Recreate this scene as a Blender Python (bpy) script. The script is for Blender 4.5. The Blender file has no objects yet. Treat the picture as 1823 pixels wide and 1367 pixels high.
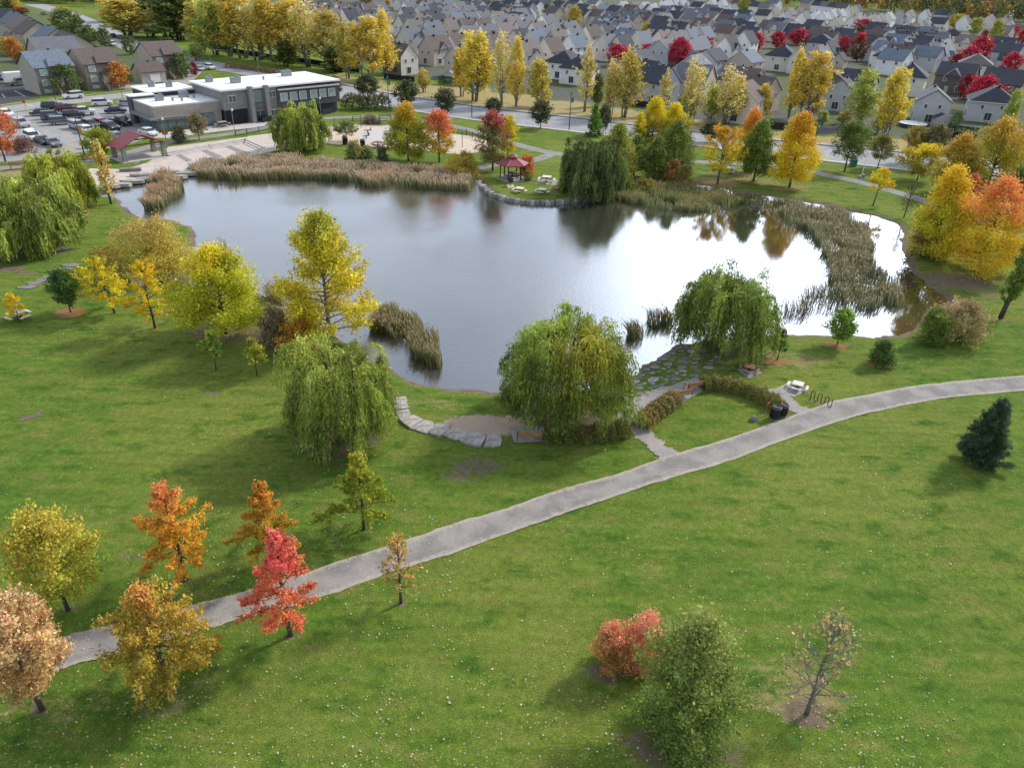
import bpy, math, random
import numpy as np
from mathutils import Matrix, Vector
D = bpy.data; SC = bpy.context.scene; COL = SC.collection
RS = math.radians

# ------------------------------------------------------------------ camera
F = 1310.; CX = 911.5; CY = 683.5; HC = 32.0          # focal length (px of an 1823 px wide frame), height above the park
TH = RS(30.1); ROLL = math.atan(72 / 2263)
FW = np.array([0, math.cos(TH), -math.sin(TH)])
_u = np.array([0, math.sin(TH), math.cos(TH)]); _r = np.array([1., 0, 0])
RT = math.cos(ROLL) * _r + math.sin(ROLL) * _u
UP = math.cos(ROLL) * _u - math.sin(ROLL) * _r
cd = D.cameras.new('camera'); cam = D.objects.new('camera', cd); COL.objects.link(cam)
cd.sensor_fit = 'HORIZONTAL'; cd.sensor_width = 36; cd.lens = F / 1823 * 36
cd.clip_start = .5; cd.clip_end = 8000
m = Matrix.Identity(4)
for i in range(3):
    m[i][0] = RT[i]; m[i][1] = UP[i]; m[i][2] = -FW[i]
m[2][3] = HC
cam.matrix_world = m
SC.camera = cam

# ------------------------------------------------------------------ light
SUN_AZ = math.atan2(.8, .6)         # from +Y towards +X
SUN_EL = RS(37)
sl = D.lights.new('sun', 'SUN'); sl.energy = 2.4; sl.angle = RS(7); sl.color = (1, .94, .85)
so = D.objects.new('sun', sl); COL.objects.link(so)
sd = Vector((math.sin(SUN_AZ) * math.cos(SUN_EL), math.cos(SUN_AZ) * math.cos(SUN_EL), math.sin(SUN_EL)))
so.rotation_euler = sd.to_track_quat('Z', 'Y').to_euler()
so.location = (0, 0, 60)
W = D.worlds.new('World'); SC.world = W; W.use_nodes = True
nt = W.node_tree; N = nt.nodes; Lk = nt.links
bg = N['Background']; bg.inputs[1].default_value = .11
sky = N.new('ShaderNodeTexSky'); sky.sky_type = 'NISHITA'; sky.sun_disc = False
sky.sun_elevation = SUN_EL; sky.sun_rotation = SUN_AZ
tc = N.new('ShaderNodeTexCoord')
mp = N.new('ShaderNodeMapping'); mp.inputs['Scale'].default_value = (1.6, 1.6, 3.4); mp.inputs['Location'].default_value = (.35, .2, .1)
Lk.new(tc.outputs['Generated'], mp.inputs[0])
nz = N.new('ShaderNodeTexNoise'); nz.inputs['Scale'].default_value = 1.35; nz.inputs['Detail'].default_value = 6; nz.inputs['Roughness'].default_value = .55
Lk.new(mp.outputs[0], nz.inputs['Vector'])
cr = N.new('ShaderNodeMapRange'); cr.interpolation_type = 'SMOOTHSTEP'; cr.inputs[1].default_value = .36; cr.inputs[2].default_value = .62
Lk.new(nz.outputs[0], cr.inputs[0])
dp = N.new('ShaderNodeVectorMath'); dp.operation = 'DOT_PRODUCT'; dp.inputs[1].default_value = (math.sin(.46) * math.cos(.42), math.cos(.46) * math.cos(.42), math.sin(.42))
Lk.new(tc.outputs['Generated'], dp.inputs[0])
gl = N.new('ShaderNodeMapRange'); gl.interpolation_type = 'SMOOTHSTEP'; gl.inputs[1].default_value = .915; gl.inputs[2].default_value = .992; gl.inputs[3].default_value = 6.6; gl.inputs[4].default_value = 21
Lk.new(dp.outputs['Value'], gl.inputs[0])
cl = N.new('ShaderNodeVectorMath'); cl.operation = 'SCALE'; cl.inputs[0].default_value = (.86, .95, 1.1)
Lk.new(gl.outputs[0], cl.inputs['Scale'])
mx = N.new('ShaderNodeMix'); mx.data_type = 'RGBA'
ov = N.new('ShaderNodeMapRange'); ov.interpolation_type = 'SMOOTHSTEP'; ov.inputs[1].default_value = .86; ov.inputs[2].default_value = .96; Lk.new(dp.outputs['Value'], ov.inputs[0])
om_ = N.new('ShaderNodeMath'); om_.operation = 'MAXIMUM'; Lk.new(cr.outputs[0], om_.inputs[0]); Lk.new(ov.outputs[0], om_.inputs[1])      # unseen cloud filled in round the glow to whiten the pond's reflection
Lk.new(om_.outputs[0], mx.inputs[0]); Lk.new(sky.outputs[0], mx.inputs[6]); Lk.new(cl.outputs[0], mx.inputs[7])
Lk.new(mx.outputs[2], bg.inputs[0])
SC.view_settings.view_transform = 'Standard'; SC.view_settings.look = 'None'
SC.view_settings.exposure = 0.68; SC.view_settings.gamma = 1; SC.view_settings.use_curve_mapping = False
SC.render.engine = 'CYCLES'

# ------------------------------------------------------------------ helpers
def P(x, y, z=0.0):
    """ground point seen at a pixel of the 1823 x 1367 photograph"""
    d = FW * F + RT * (x - CX) - UP * (y - CY)
    t = (z - HC) / d[2]
    return np.array([d[0] * t, d[1] * t, z])
def pix(p):
    q = np.array(p, float) - np.array([0, 0, HC]); zc = q @ FW
    return CX + F * (q @ RT) / zc, CY - F * (q @ UP) / zc
def ppm(p):
    return F / ((np.array(p, float) - np.array([0, 0, HC])) @ FW)
def height_to(b, ty):
    lo, hi = 0., 40.
    for _ in range(40):
        mid = (lo + hi) / 2
        if pix((b[0], b[1], mid))[1] > ty: lo = mid
        else: hi = mid
    return lo

def node_mat(name):
    mt = D.materials.new(name); mt.use_nodes = True
    n = mt.node_tree.nodes; return mt, n, mt.node_tree.links, n['Principled BSDF']
def M(name, col, rough=.8, ns=3., na=.18, bump=0., metal=0., spec=.3, fine=0., coord='Object'):
    mt, n, l, b = node_mat(name)
    b.inputs['Roughness'].default_value = rough; b.inputs['Metallic'].default_value = metal
    b.inputs['Specular IOR Level'].default_value = spec
    t = n.new('ShaderNodeTexCoord')
    z = n.new('ShaderNodeTexNoise'); z.inputs['Scale'].default_value = ns; z.inputs['Detail'].default_value = 5
    l.new(t.outputs[coord], z.inputs['Vector'])
    r = n.new('ShaderNodeMapRange'); r.inputs[1].default_value = .25; r.inputs[2].default_value = .75
    r.inputs[3].default_value = 1 - na; r.inputs[4].default_value = 1 + na
    l.new(z.outputs[0], r.inputs[0])
    v = n.new('ShaderNodeVectorMath'); v.operation = 'SCALE'; v.inputs[0].default_value = col[:3]
    l.new(r.outputs[0], v.inputs['Scale']); last = v.outputs[0]
    if fine:
        z2 = n.new('ShaderNodeTexNoise'); z2.inputs['Scale'].default_value = fine; z2.inputs['Detail'].default_value = 2
        l.new(t.outputs[coord], z2.inputs['Vector'])
        r2 = n.new('ShaderNodeMapRange'); r2.inputs[1].default_value = .3; r2.inputs[2].default_value = .7; r2.inputs[3].default_value = .75; r2.inputs[4].default_value = 1.25
        l.new(z2.outputs[0], r2.inputs[0])
        v2 = n.new('ShaderNodeVectorMath'); v2.operation = 'SCALE'; l.new(last, v2.inputs[0]); l.new(r2.outputs[0], v2.inputs['Scale']); last = v2.outputs[0]
    l.new(last, b.inputs['Base Color'])
    if bump:
        bp = n.new('ShaderNodeBump'); bp.inputs['Strength'].default_value = bump; bp.inputs['Distance'].default_value = .05
        l.new(z.outputs[0], bp.inputs['Height']); l.new(bp.outputs[0], b.inputs['Normal'])
    return mt

def leaf_material():
    mt, n, l, b = node_mat('leaves')
    a = n.new('ShaderNodeAttribute'); a.attribute_name = 'col'
    l.new(a.outputs['Color'], b.inputs['Base Color'])
    b.inputs['Roughness'].default_value = .55; b.inputs['Specular IOR Level'].default_value = .25
    tr = n.new('ShaderNodeBsdfTranslucent'); l.new(a.outputs['Color'], tr.inputs[0])
    mix = n.new('ShaderNodeMixShader'); mix.inputs[0].default_value = .3
    l.new(b.outputs[0], mix.inputs[1]); l.new(tr.outputs[0], mix.inputs[2])
    l.new(mix.outputs[0], n['Material Output'].inputs[0])
    return mt
LEAF = leaf_material()
BARK = M('bark', (.085, .07, .058), .9, 6, .35, .4)
BARKG = M('pale_bark', (.2, .185, .165), .9, 6, .3, .4)

def raw_mesh(name, verts, quads, cols=None, smooth=False, nside=4):
    me = D.meshes.new(name)
    verts = np.asarray(verts, np.float32).reshape(-1, 3); quads = np.asarray(quads, np.int32).reshape(-1, nside)
    me.vertices.add(len(verts)); me.vertices.foreach_set('co', verts.ravel())
    me.loops.add(quads.size); me.loops.foreach_set('vertex_index', quads.ravel())
    me.polygons.add(len(quads)); me.polygons.foreach_set('loop_start', np.arange(0, quads.size, nside, dtype=np.int32))
    if smooth: me.polygons.foreach_set('use_smooth', np.ones(len(quads), bool))
    me.update(calc_edges=True)
    if cols is not None:
        at = me.color_attributes.new('col', 'FLOAT_COLOR', 'POINT')
        c = np.ones((len(verts), 4), np.float32); c[:, :3] = np.clip(cols, 0, .9); at.data.foreach_set('color', c.ravel())
    return me

class MB:
    """collects simple shapes into one mesh"""
    def __init__(s): s.v = []; s.f = []; s.m = []
    def add(s, vs, fs, mi=0):
        o = len(s.v); s.v += [tuple(float(c) for c in v) for v in vs]
        s.f += [tuple(i + o for i in f) for f in fs]; s.m += [mi] * len(fs); return s
    def box(s, c, d, rz=0, mi=0, taper=1.):
        x, y, z = d[0] / 2, d[1] / 2, d[2] / 2; ca, sa = math.cos(rz), math.sin(rz); vs = []
        for k, t in ((-1, 1.), (1, taper)):
            for i, j in ((-1, -1), (1, -1), (1, 1), (-1, 1)):
                a, b = i * x * t, j * y * t
                vs.append((c[0] + a * ca - b * sa, c[1] + a * sa + b * ca, c[2] + k * z))
        return s.add(vs, [(3, 2, 1, 0), (4, 5, 6, 7), (0, 1, 5, 4), (1, 2, 6, 5), (2, 3, 7, 6), (3, 0, 4, 7)], mi)
    def prism(s, poly, z0, z1, mi=0):
        n = len(poly); ar = sum(poly[i][0] * poly[(i + 1) % n][1] - poly[(i + 1) % n][0] * poly[i][1] for i in range(n))
        if ar < 0: poly = poly[::-1]
        vs = [(p[0], p[1], z0) for p in poly] + [(p[0], p[1], z1) for p in poly]
        return s.add(vs, [tuple(range(n))[::-1], tuple(range(n, 2 * n))] + [(i, (i + 1) % n, n + (i + 1) % n, n + i) for i in range(n)], mi)
    def tube(s, pts, rad, k=6, mi=0):
        pts = [np.array(p, float) for p in pts]; vs = []; fs = []
        for i, p in enumerate(pts):
            t = pts[min(i + 1, len(pts) - 1)] - pts[max(i - 1, 0)]; t /= (np.linalg.norm(t) + 1e-9)
            a = np.cross(t, (0, 0, 1.) if abs(t[2]) < .9 else (1., 0, 0)); a /= np.linalg.norm(a); b = np.cross(t, a)
            r = rad[i] if hasattr(rad, '__len__') else rad
            for j in range(k):
                w = 2 * math.pi * j / k; vs.append(p + r * (math.cos(w) * a + math.sin(w) * b))
        for i in range(len(pts) - 1):
            for j in range(k):
                fs.append((i * k + j, i * k + (j + 1) % k, (i + 1) * k + (j + 1) % k, (i + 1) * k + j))
        fs.append(tuple(range(k))[::-1]); fs.append(tuple(range((len(pts) - 1) * k, len(pts) * k)))
        return s.add(vs, fs, mi)
    def lathe(s, prof, k=16, c=(0, 0, 0), mi=0):
        vs = []; fs = []; n = len(prof)
        for r, z in prof:
            for j in range(k):
                w = 2 * math.pi * j / k; vs.append((c[0] + r * math.cos(w), c[1] + r * math.sin(w), c[2] + z))
        for i in range(n - 1):
            for j in range(k): fs.append((i * k + j, i * k + (j + 1) % k, (i + 1) * k + (j + 1) % k, (i + 1) * k + j))
        fs.append(tuple(range(k))[::-1]); fs.append(tuple(range((n - 1) * k, n * k)))
        return s.add(vs, fs, mi)
    def mesh(s, name, mats=None, smooth=False):
        me = D.meshes.new(name); me.from_pydata(s.v, [], s.f)
        me.polygons.foreach_set('material_index', s.m)
        if smooth: me.polygons.foreach_set('use_smooth', [True] * len(s.f))
        for t in (mats if isinstance(mats, (list, tuple)) else [mats] if mats else []): me.materials.append(t)
        me.update(); return me
    def build(s, name, mats, parent=None, smooth=False):
        return obj(name, s.mesh(name, mats, smooth), parent)

def obj(name, me, parent=None, loc=None):
    o = D.objects.new(name, me); COL.objects.link(o)
    if parent: o.parent = parent
    if loc is not None: o.location = loc
    return o
def tag(o, label=None, cat=None, group=None, kind=None):
    if label: o['label'] = label
    if cat: o['category'] = cat
    if group: o['group'] = group
    if kind: o['kind'] = kind
    return o
def thing(name, loc, label, cat, rz=0, group=None, scale=None):
    o = D.objects.new(name, None); COL.objects.link(o); o.empty_display_size = .3
    o.location = loc; o.rotation_euler = (0, 0, rz)
    if scale is not None: o.scale = scale
    return tag(o, label, cat, group)
ORD = ['leftmost', 'second', 'third', 'fourth', 'fifth', 'sixth', 'seventh', 'eighth', 'ninth', 'tenth', 'eleventh', 'twelfth', 'thirteenth', 'fourteenth', 'fifteenth', 'sixteenth', 'seventeenth', 'eighteenth', 'nineteenth', 'twentieth'] + ['%d%s' % (i, 'st' if i % 10 == 1 else 'nd' if i % 10 == 2 else 'rd' if i % 10 == 3 else 'th') for i in range(21, 90)]

def curve(pts, n):
    """Catmull-Rom through points, n samples"""
    p = np.array(pts, float); p = np.vstack([2 * p[0] - p[1], p, 2 * p[-1] - p[-2]]); out = []
    m_ = len(p) - 3
    for t in np.linspace(0, m_ - 1e-6, n):
        i = int(t); u = t - i; a, b, c, d = p[i:i + 4]
        out.append(.5 * (2 * b + (c - a) * u + (2 * a - 5 * b + 4 * c - d) * u * u + (3 * b - a - 3 * c + d) * u ** 3))
    return np.array(out)
def in_poly(x, y, poly):
    x = np.asarray(x); y = np.asarray(y); r = np.zeros(x.shape, bool); n = len(poly)
    for i in range(n):
        x0, y0 = poly[i][:2]; x1, y1 = poly[(i + 1) % n][:2]
        if y0 == y1: continue
        c = ((y0 > y) != (y1 > y)) & (x < (x1 - x0) * (y - y0) / (y1 - y0) + x0); r ^= c
    return r
def dist_poly(x, y, poly, closed=True):
    d = np.full(np.shape(x), 1e9); n = len(poly)
    for i in range(n if closed else n - 1):
        a = np.array(poly[i][:2]); b = np.array(poly[(i + 1) % n][:2]); ab = b - a; q = ab @ ab + 1e-12
        t = np.clip(((x - a[0]) * ab[0] + (y - a[1]) * ab[1]) / q, 0, 1)
        d = np.minimum(d, np.hypot(x - a[0] - t * ab[0], y - a[1] - t * ab[1]))
    return d
def PP(l, z=0): return [P(x, y, z) for x, y in l]
def ss(a, b, x):
    t = np.clip((x - a) / (b - a), 0, 1); return t * t * (3 - 2 * t)
_ph = np.random.RandomState(7).rand(24) * 6.28
def wob(x, y, z=0., f=1.):
    """cheap smooth noise about -1..1"""
    x, y, z = x * f, y * f, z * f
    return (np.sin(x + _ph[0] + 1.7 * np.sin(.7 * y + _ph[1])) + np.sin(1.3 * y + _ph[2] + 1.3 * np.sin(.9 * z + _ph[3])) + np.sin(1.1 * z + _ph[4] + 1.5 * np.sin(.8 * x + _ph[5]))) / 3 \
        + .4 * np.sin(2.3 * x + 1.9 * y + _ph[6]) * np.sin(2.1 * y - 1.7 * z + _ph[7])
# ------------------------------------------------------------------ ground and water
WL = -.32
POND = [(170,338),(215,330),(255,320),(300,319),(335,312),(350,300),(440,286),(520,284),(600,294),(700,299),(800,305),(848,318),(862,334),(882,349),(912,358),(950,362),(1000,360),(1045,353),(1062,349),(1090,344),(1115,336),(1150,331),(1200,329),(1260,331),(1310,343),(1340,346),(1400,355),(1460,365),(1520,378),(1570,390),(1600,405),(1606,440),(1616,475),(1640,500),(1668,522),(1685,540),(1655,552),(1625,582),(1600,596),(1560,600),(1500,598),(1430,597),(1370,598),(1300,602),(1230,610),(1205,613),(1180,630),(1150,646),(1130,662),(1060,688),(980,696),(920,692),(880,696),(820,692),(760,685),(715,671),(690,650),(655,632),(610,606),(560,575),(520,556),(496,540),(470,524),(425,512),(375,506),(330,511),(290,513),(250,506),(222,493),(245,487),(300,492),(332,478),(346,455),(350,425),(342,405),(300,391),(255,392),(232,376),(215,360),(203,350),(178,349)]
PW = PP(POND, WL)
PWc = [tuple(p[:2]) for p in curve(PW + [PW[0]], 330)[:-1]]
def axis(lo, hi, step, far0, far1):
    a = np.arange(lo, hi + step, step); out = [lo]; s = step; b = []
    x = lo
    while x > far0: s *= 1.16; x -= s; b.append(x)
    s = step; x = a[-1]; c = []
    while x < far1: s *= 1.16; x += s; c.append(x)
    return np.array(b[::-1] + list(a) + c)
GX = axis(-64, 80, .42, -4000, 4000); GY = axis(18, 150, .42, -60, 7000)
gx, gy = np.meshgrid(GX, GY); gxf, gyf = gx.ravel(), gy.ravel()
near = (gxf > -75) & (gxf < 95) & (gyf > 30) & (gyf < 160)
sdist = np.full(gxf.shape, 99.)
jx = gxf + .35 * wob(gxf, gyf, 3., 1.1); jy = gyf + .35 * wob(gyf, gxf, 9., 1.3)
ins = in_poly(jx[near], jy[near], PWc); dd = dist_poly(jx[near], jy[near], PWc); sdist[near] = np.where(ins, -dd, dd)
gz = np.where(sdist > 0, -.32 * (1 - ss(0, 1.3, sdist)), -.32 + np.maximum(sdist, -1.6) * .6)
gz = gz + .05 * wob(gxf, gyf, 0, .35) * ss(2, 6, sdist) * (gyf < 110) * ss(0, .1, np.ones_like(gxf))
gz = np.where(sdist > 1.4, np.minimum(gz, .012), gz)
m1 = np.zeros((len(gxf), 4), np.float32); m2 = np.zeros((len(gxf), 4), np.float32); m1[:, 3] = 1; m2[:, 3] = 1
def blob(arr, ch, x, y, rx, ry=None, amt=1., soft=.6):
    """soft elliptical patch of real ground cover round a photo point, radii in metres"""
    c = P(x, y); ry = ry or rx
    r = np.hypot((gxf - c[0]) / rx, (gyf - c[1]) / ry)
    arr[:, ch] = np.maximum(arr[:, ch], amt * (1 - ss(1 - soft, 1 + soft * .6, r)))
def zone(arr, ch, poly, amt=1., soft=1.):
    pw = [tuple(p[:2]) for p in PP(poly)]; i = in_poly(gxf, gyf, pw); d = dist_poly(gxf, gyf, pw); s = np.where(i, d, -d)
    arr[:, ch] = np.maximum(arr[:, ch], amt * ss(-soft, soft, s))
# bare soil
m1[:, 0] = np.maximum(m1[:, 0], .95 * (1 - ss(.2, 1.5, sdist)))
for a in ((600,785,3.6,2.6,.8),(1000,748,5,2.4,.95),(1275,622,4.6,2.6,.65),(60,445,5,3,.85),(120,368,4,3,.6),(850,830,2.6,1.5,.58),(810,850,1.3,.7,.6),(380,700,.8,.5,.9),(48,742,.8,.6,.9),(70,735,.5,.4,.9),(10,478,3.2,1.2,.8),(50,487,2.4,.7,.6),(1742,820,2.3,1.6,.45),(1215,1330,4,2,.5),(1085,1195,2,1,.6),(400,592,4,2.4,.85),(540,625,4,2,.7),(470,600,3,2,.7),(1700,500,6,3,.75),(1740,520,5,2,.5),(1690,560,4,2,.6),(1560,440,1,1,.5),(275,480,6,3,.7),(1150,320,12,2.5,.65),(1070,345,5,2,.8),(1620,420,3,4,.7),(1640,300,9,5,.55),(300,1240,3,1.6,.4),(517,1132,.7,.5,.6),(648,943,.7,.5,.5),(714,1074,.5,.4,.6),(330,1034,.6,.5,.5),(122,1087,.6,.5,.5),(75,1263,.8,.6,.5),(1435,1270,1.4,1,.8),(1470,715,1.6,.7,.5),(1200,810,1.2,.8,.6),(1405,728,1.5,.8,.7),(540,1190,.8,.3,.5),(240,990,1.4,.7,.35),(1530,345,1.3,.6,.45),(1780,568,2,1,.4)):
    blob(m1, 0, *a)
# sandy patch beside the bench, mulch rings, leaf litter
for a in ((862,757,3.7,1.7,1.),(835,753,1.6,.8,.9),(905,748,1.6,1.,.8)): blob(m2, 2, *a)
for a in ((125,556,1.7,1.4,.95),(1567,650,1.2,.9,.95),(1490,616,1.5,1,.8),(1383,642,1.6,1,.7),(275,584,.9,.7,.5),(203,556,.7,.6,.5),(1660,612,1.2,.7,.6)): blob(m2, 0, *a)
for a in ((1277,325,4.6,3.6,.9),(1405,334,5,3,.6),(1340,322,5,3,.6),(1300,310,6,3,.7),(75,1263,2.6,1.8,.4),(1360,1220,4,2.4,.5),(1435,1260,2.5,1.5,.6),(230,1250,4,2,.35),(240,585,4,1.6,.35),(1640,640,6,2,.3),(1400,640,5,2,.5),(1300,650,5,1.5,.4),(780,720,4,1.3,.45),(1560,400,7,1.5,.4),(300,560,3,1,.4),(30,620,6,3,.25),(140,780,6,2,.25)): blob(m2, 1, *a)
# dry meadow strip beyond the avenue and the built-up ground behind it
DRY = [(600,128),(690,146),(790,150),(900,165),(1000,180),(1120,196),(1250,216),(1450,242),(1640,250),(1823,286),(1990,320),(1990,370),(1823,318),(1640,285),(1449,256),(1246,235),(1117,221),(1031,210),(864,191),(682,164),(600,147)]
zone(m1, 1, DRY, 1., 1.5)
zone(m1, 1, [(215,300),(10,300),(-40,330),(10,318),(120,305),(215,308)], .6, 1)
URB = [(700,140),(790,146),(900,163),(1000,178),(1120,193),(1250,213),(1450,238),(1640,246),(1823,282),(2600,420),(2600,120),(1900,30),(1500,18),(1100,-10),(500,-40),(400,-30),(560,60)]
zone(m1, 2, URB, 1., 2)
zone(m1, 2, [(0,190),(60,150),(230,140),(330,120),(250,60),(100,15),(-300,10),(-300,200)], .6, 2)
ny, nx = gx.shape
ii = np.arange(ny * nx).reshape(ny, nx)
gq = np.stack([ii[:-1, :-1], ii[:-1, 1:], ii[1:, 1:], ii[1:, :-1]], -1).reshape(-1, 4)
gme = raw_mesh('ground', np.stack([gxf, gyf, gz], 1), gq, smooth=True)
for nm, arr in (('m1', m1), ('m2', m2)):
    at = gme.color_attributes.new(nm, 'FLOAT_COLOR', 'POINT'); at.data.foreach_set('color', arr.ravel())
def ground_material():
    mt, n, l, b = node_mat('lawn')
    b.inputs['Roughness'].default_value = .95; b.inputs['Specular IOR Level'].default_value = .1
    g = n.new('ShaderNodeNewGeometry')
    def noise(s, d=4, rough=.55, sc=None):
        z = n.new('ShaderNodeTexNoise'); z.inputs['Scale'].default_value = s; z.inputs['Detail'].default_value = d; z.inputs['Roughness'].default_value = rough
        if sc:
            mp_ = n.new('ShaderNodeMapping'); mp_.inputs['Scale'].default_value = sc; mp_.inputs['Rotation'].default_value = (0, 0, -.5)
            l.new(g.outputs['Position'], mp_.inputs[0]); l.new(mp_.outputs[0], z.inputs['Vector'])
        else: l.new(g.outputs['Position'], z.inputs['Vector'])
        return z.outputs[0]
    def rng(x, a, b_, c=0., d=1.):
        r = n.new('ShaderNodeMapRange'); r.interpolation_type = 'SMOOTHSTEP'
        r.inputs[1].default_value = a; r.inputs[2].default_value = b_; r.inputs[3].default_value = c; r.inputs[4].default_value = d
        l.new(x, r.inputs[0]); return r.outputs[0]
    def mixc(f, a, c):
        m_ = n.new('ShaderNodeMix'); m_.data_type = 'RGBA'
        for s_, v in ((0, f), (6, a), (7, c)):
            if isinstance(v, tuple): m_.inputs[s_].default_value = v + (1,)
            elif isinstance(v, float): m_.inputs[s_].default_value = v
            else: l.new(v, m_.inputs[s_])
        return m_.outputs[2]
    def mul(c, f):
        v = n.new('ShaderNodeVectorMath'); v.operation = 'SCALE'; l.new(c, v.inputs[0]); l.new(f, v.inputs['Scale']); return v.outputs[0]
    def math_(op, a, c):
        m_ = n.new('ShaderNodeMath'); m_.operation = op
        for i_, v in enumerate((a, c)):
            if isinstance(v, (int, float)): m_.inputs[i_].default_value = v
            else: l.new(v, m_.inputs[i_])
        return m_.outputs[0]
    big = noise(.055, 3); mid = noise(.4, 5, .6, (1, 1.8, 1)); sm = noise(2.2, 4, .6); fi = noise(9, 3, .7, (1, 2.2, 1)); vf = noise(30, 2, .7)
    c = mixc(rng(big, .38, .62), (.102, .172, .021), (.158, .2, .032))
    c = mixc(rng(mid, .48, .74), c, (.18, .188, .043))
    c = mixc(rng(mid, .5, .28), c, (.052, .118, .014))
    c = mixc(rng(sm, .55, .75, 0, .55), c, (.19, .185, .05))
    c = mul(c, rng(sm, .25, .75, .82, 1.18)); c = mul(c, rng(fi, .3, .7, .62, 1.4)); c = mul(c, rng(vf, .3, .7, .72, 1.3))
    mow = noise(1., 2, .5, (.12, 1.5, 1)); c = mul(c, rng(mow, .35, .65, .92, 1.07))
    A1 = n.new('ShaderNodeAttribute'); A1.attribute_name = 'm1'; S1 = n.new('ShaderNodeSeparateColor'); l.new(A1.outputs['Color'], S1.inputs[0])
    A2 = n.new('ShaderNodeAttribute'); A2.attribute_name = 'm2'; S2 = n.new('ShaderNodeSeparateColor'); l.new(A2.outputs['Color'], S2.inputs[0])
    brk = math_('ADD', math_('MULTIPLY', math_('SUBTRACT', mid, .5), 1.1), math_('ADD', math_('MULTIPLY', math_('SUBTRACT', sm, .5), .9), math_('MULTIPLY', math_('SUBTRACT', fi, .5), .5)))
    def cover(c, mask, col, lo=.32, hi=.68, amt=.9):
        f_ = rng(math_('ADD', mask, math_('MULTIPLY', brk, math_('MINIMUM', math_('MULTIPLY', mask, 3.), 1.))), lo, hi, 0, amt)
        return mixc(f_, c, col)
    var = rng(fi, .3, .7, .7, 1.3)
    asph = mul(mixc(rng(noise(.12, 2), .42, .6), (.12, .115, .115), (.1, .125, .035)), var)
    c = cover(c, S1.outputs[2], asph, amt=1.)
    c = cover(c, S1.outputs[1], mul(mixc(rng(mid, .35, .65), (.42, .32, .17), (.3, .26, .1)), var), amt=.95)
    c = cover(c, S2.outputs[1], mul(mixc(rng(fi, .4, .6), (.36, .24, .1), (.28, .24, .12)), var), amt=.8)
    c = cover(c, S1.outputs[0], mul(mixc(rng(sm, .35, .65), (.155, .115, .08), (.21, .16, .115)), var), amt=.92)
    c = cover(c, S2.outputs[0], mul(mixc(rng(fi, .4, .6), (.36, .17, .07), (.3, .15, .08)), var), amt=.9)
    c = cover(c, S2.outputs[2], mul(mixc(rng(fi, .4, .6), (.56, .42, .33), (.44, .33, .25)), var), amt=.95)
    l.new(c, b.inputs['Base Color'])
    bp = n.new('ShaderNodeBump'); bp.inputs['Strength'].default_value = .7; bp.inputs['Distance'].default_value = .12
    l.new(math_('ADD', fi, math_('MULTIPLY', vf, .6)), bp.inputs['Height']); l.new(bp.outputs[0], b.inputs['Normal'])
    return mt
gme.materials.append(ground_material())
tag(obj('ground', gme), kind='structure')

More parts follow.
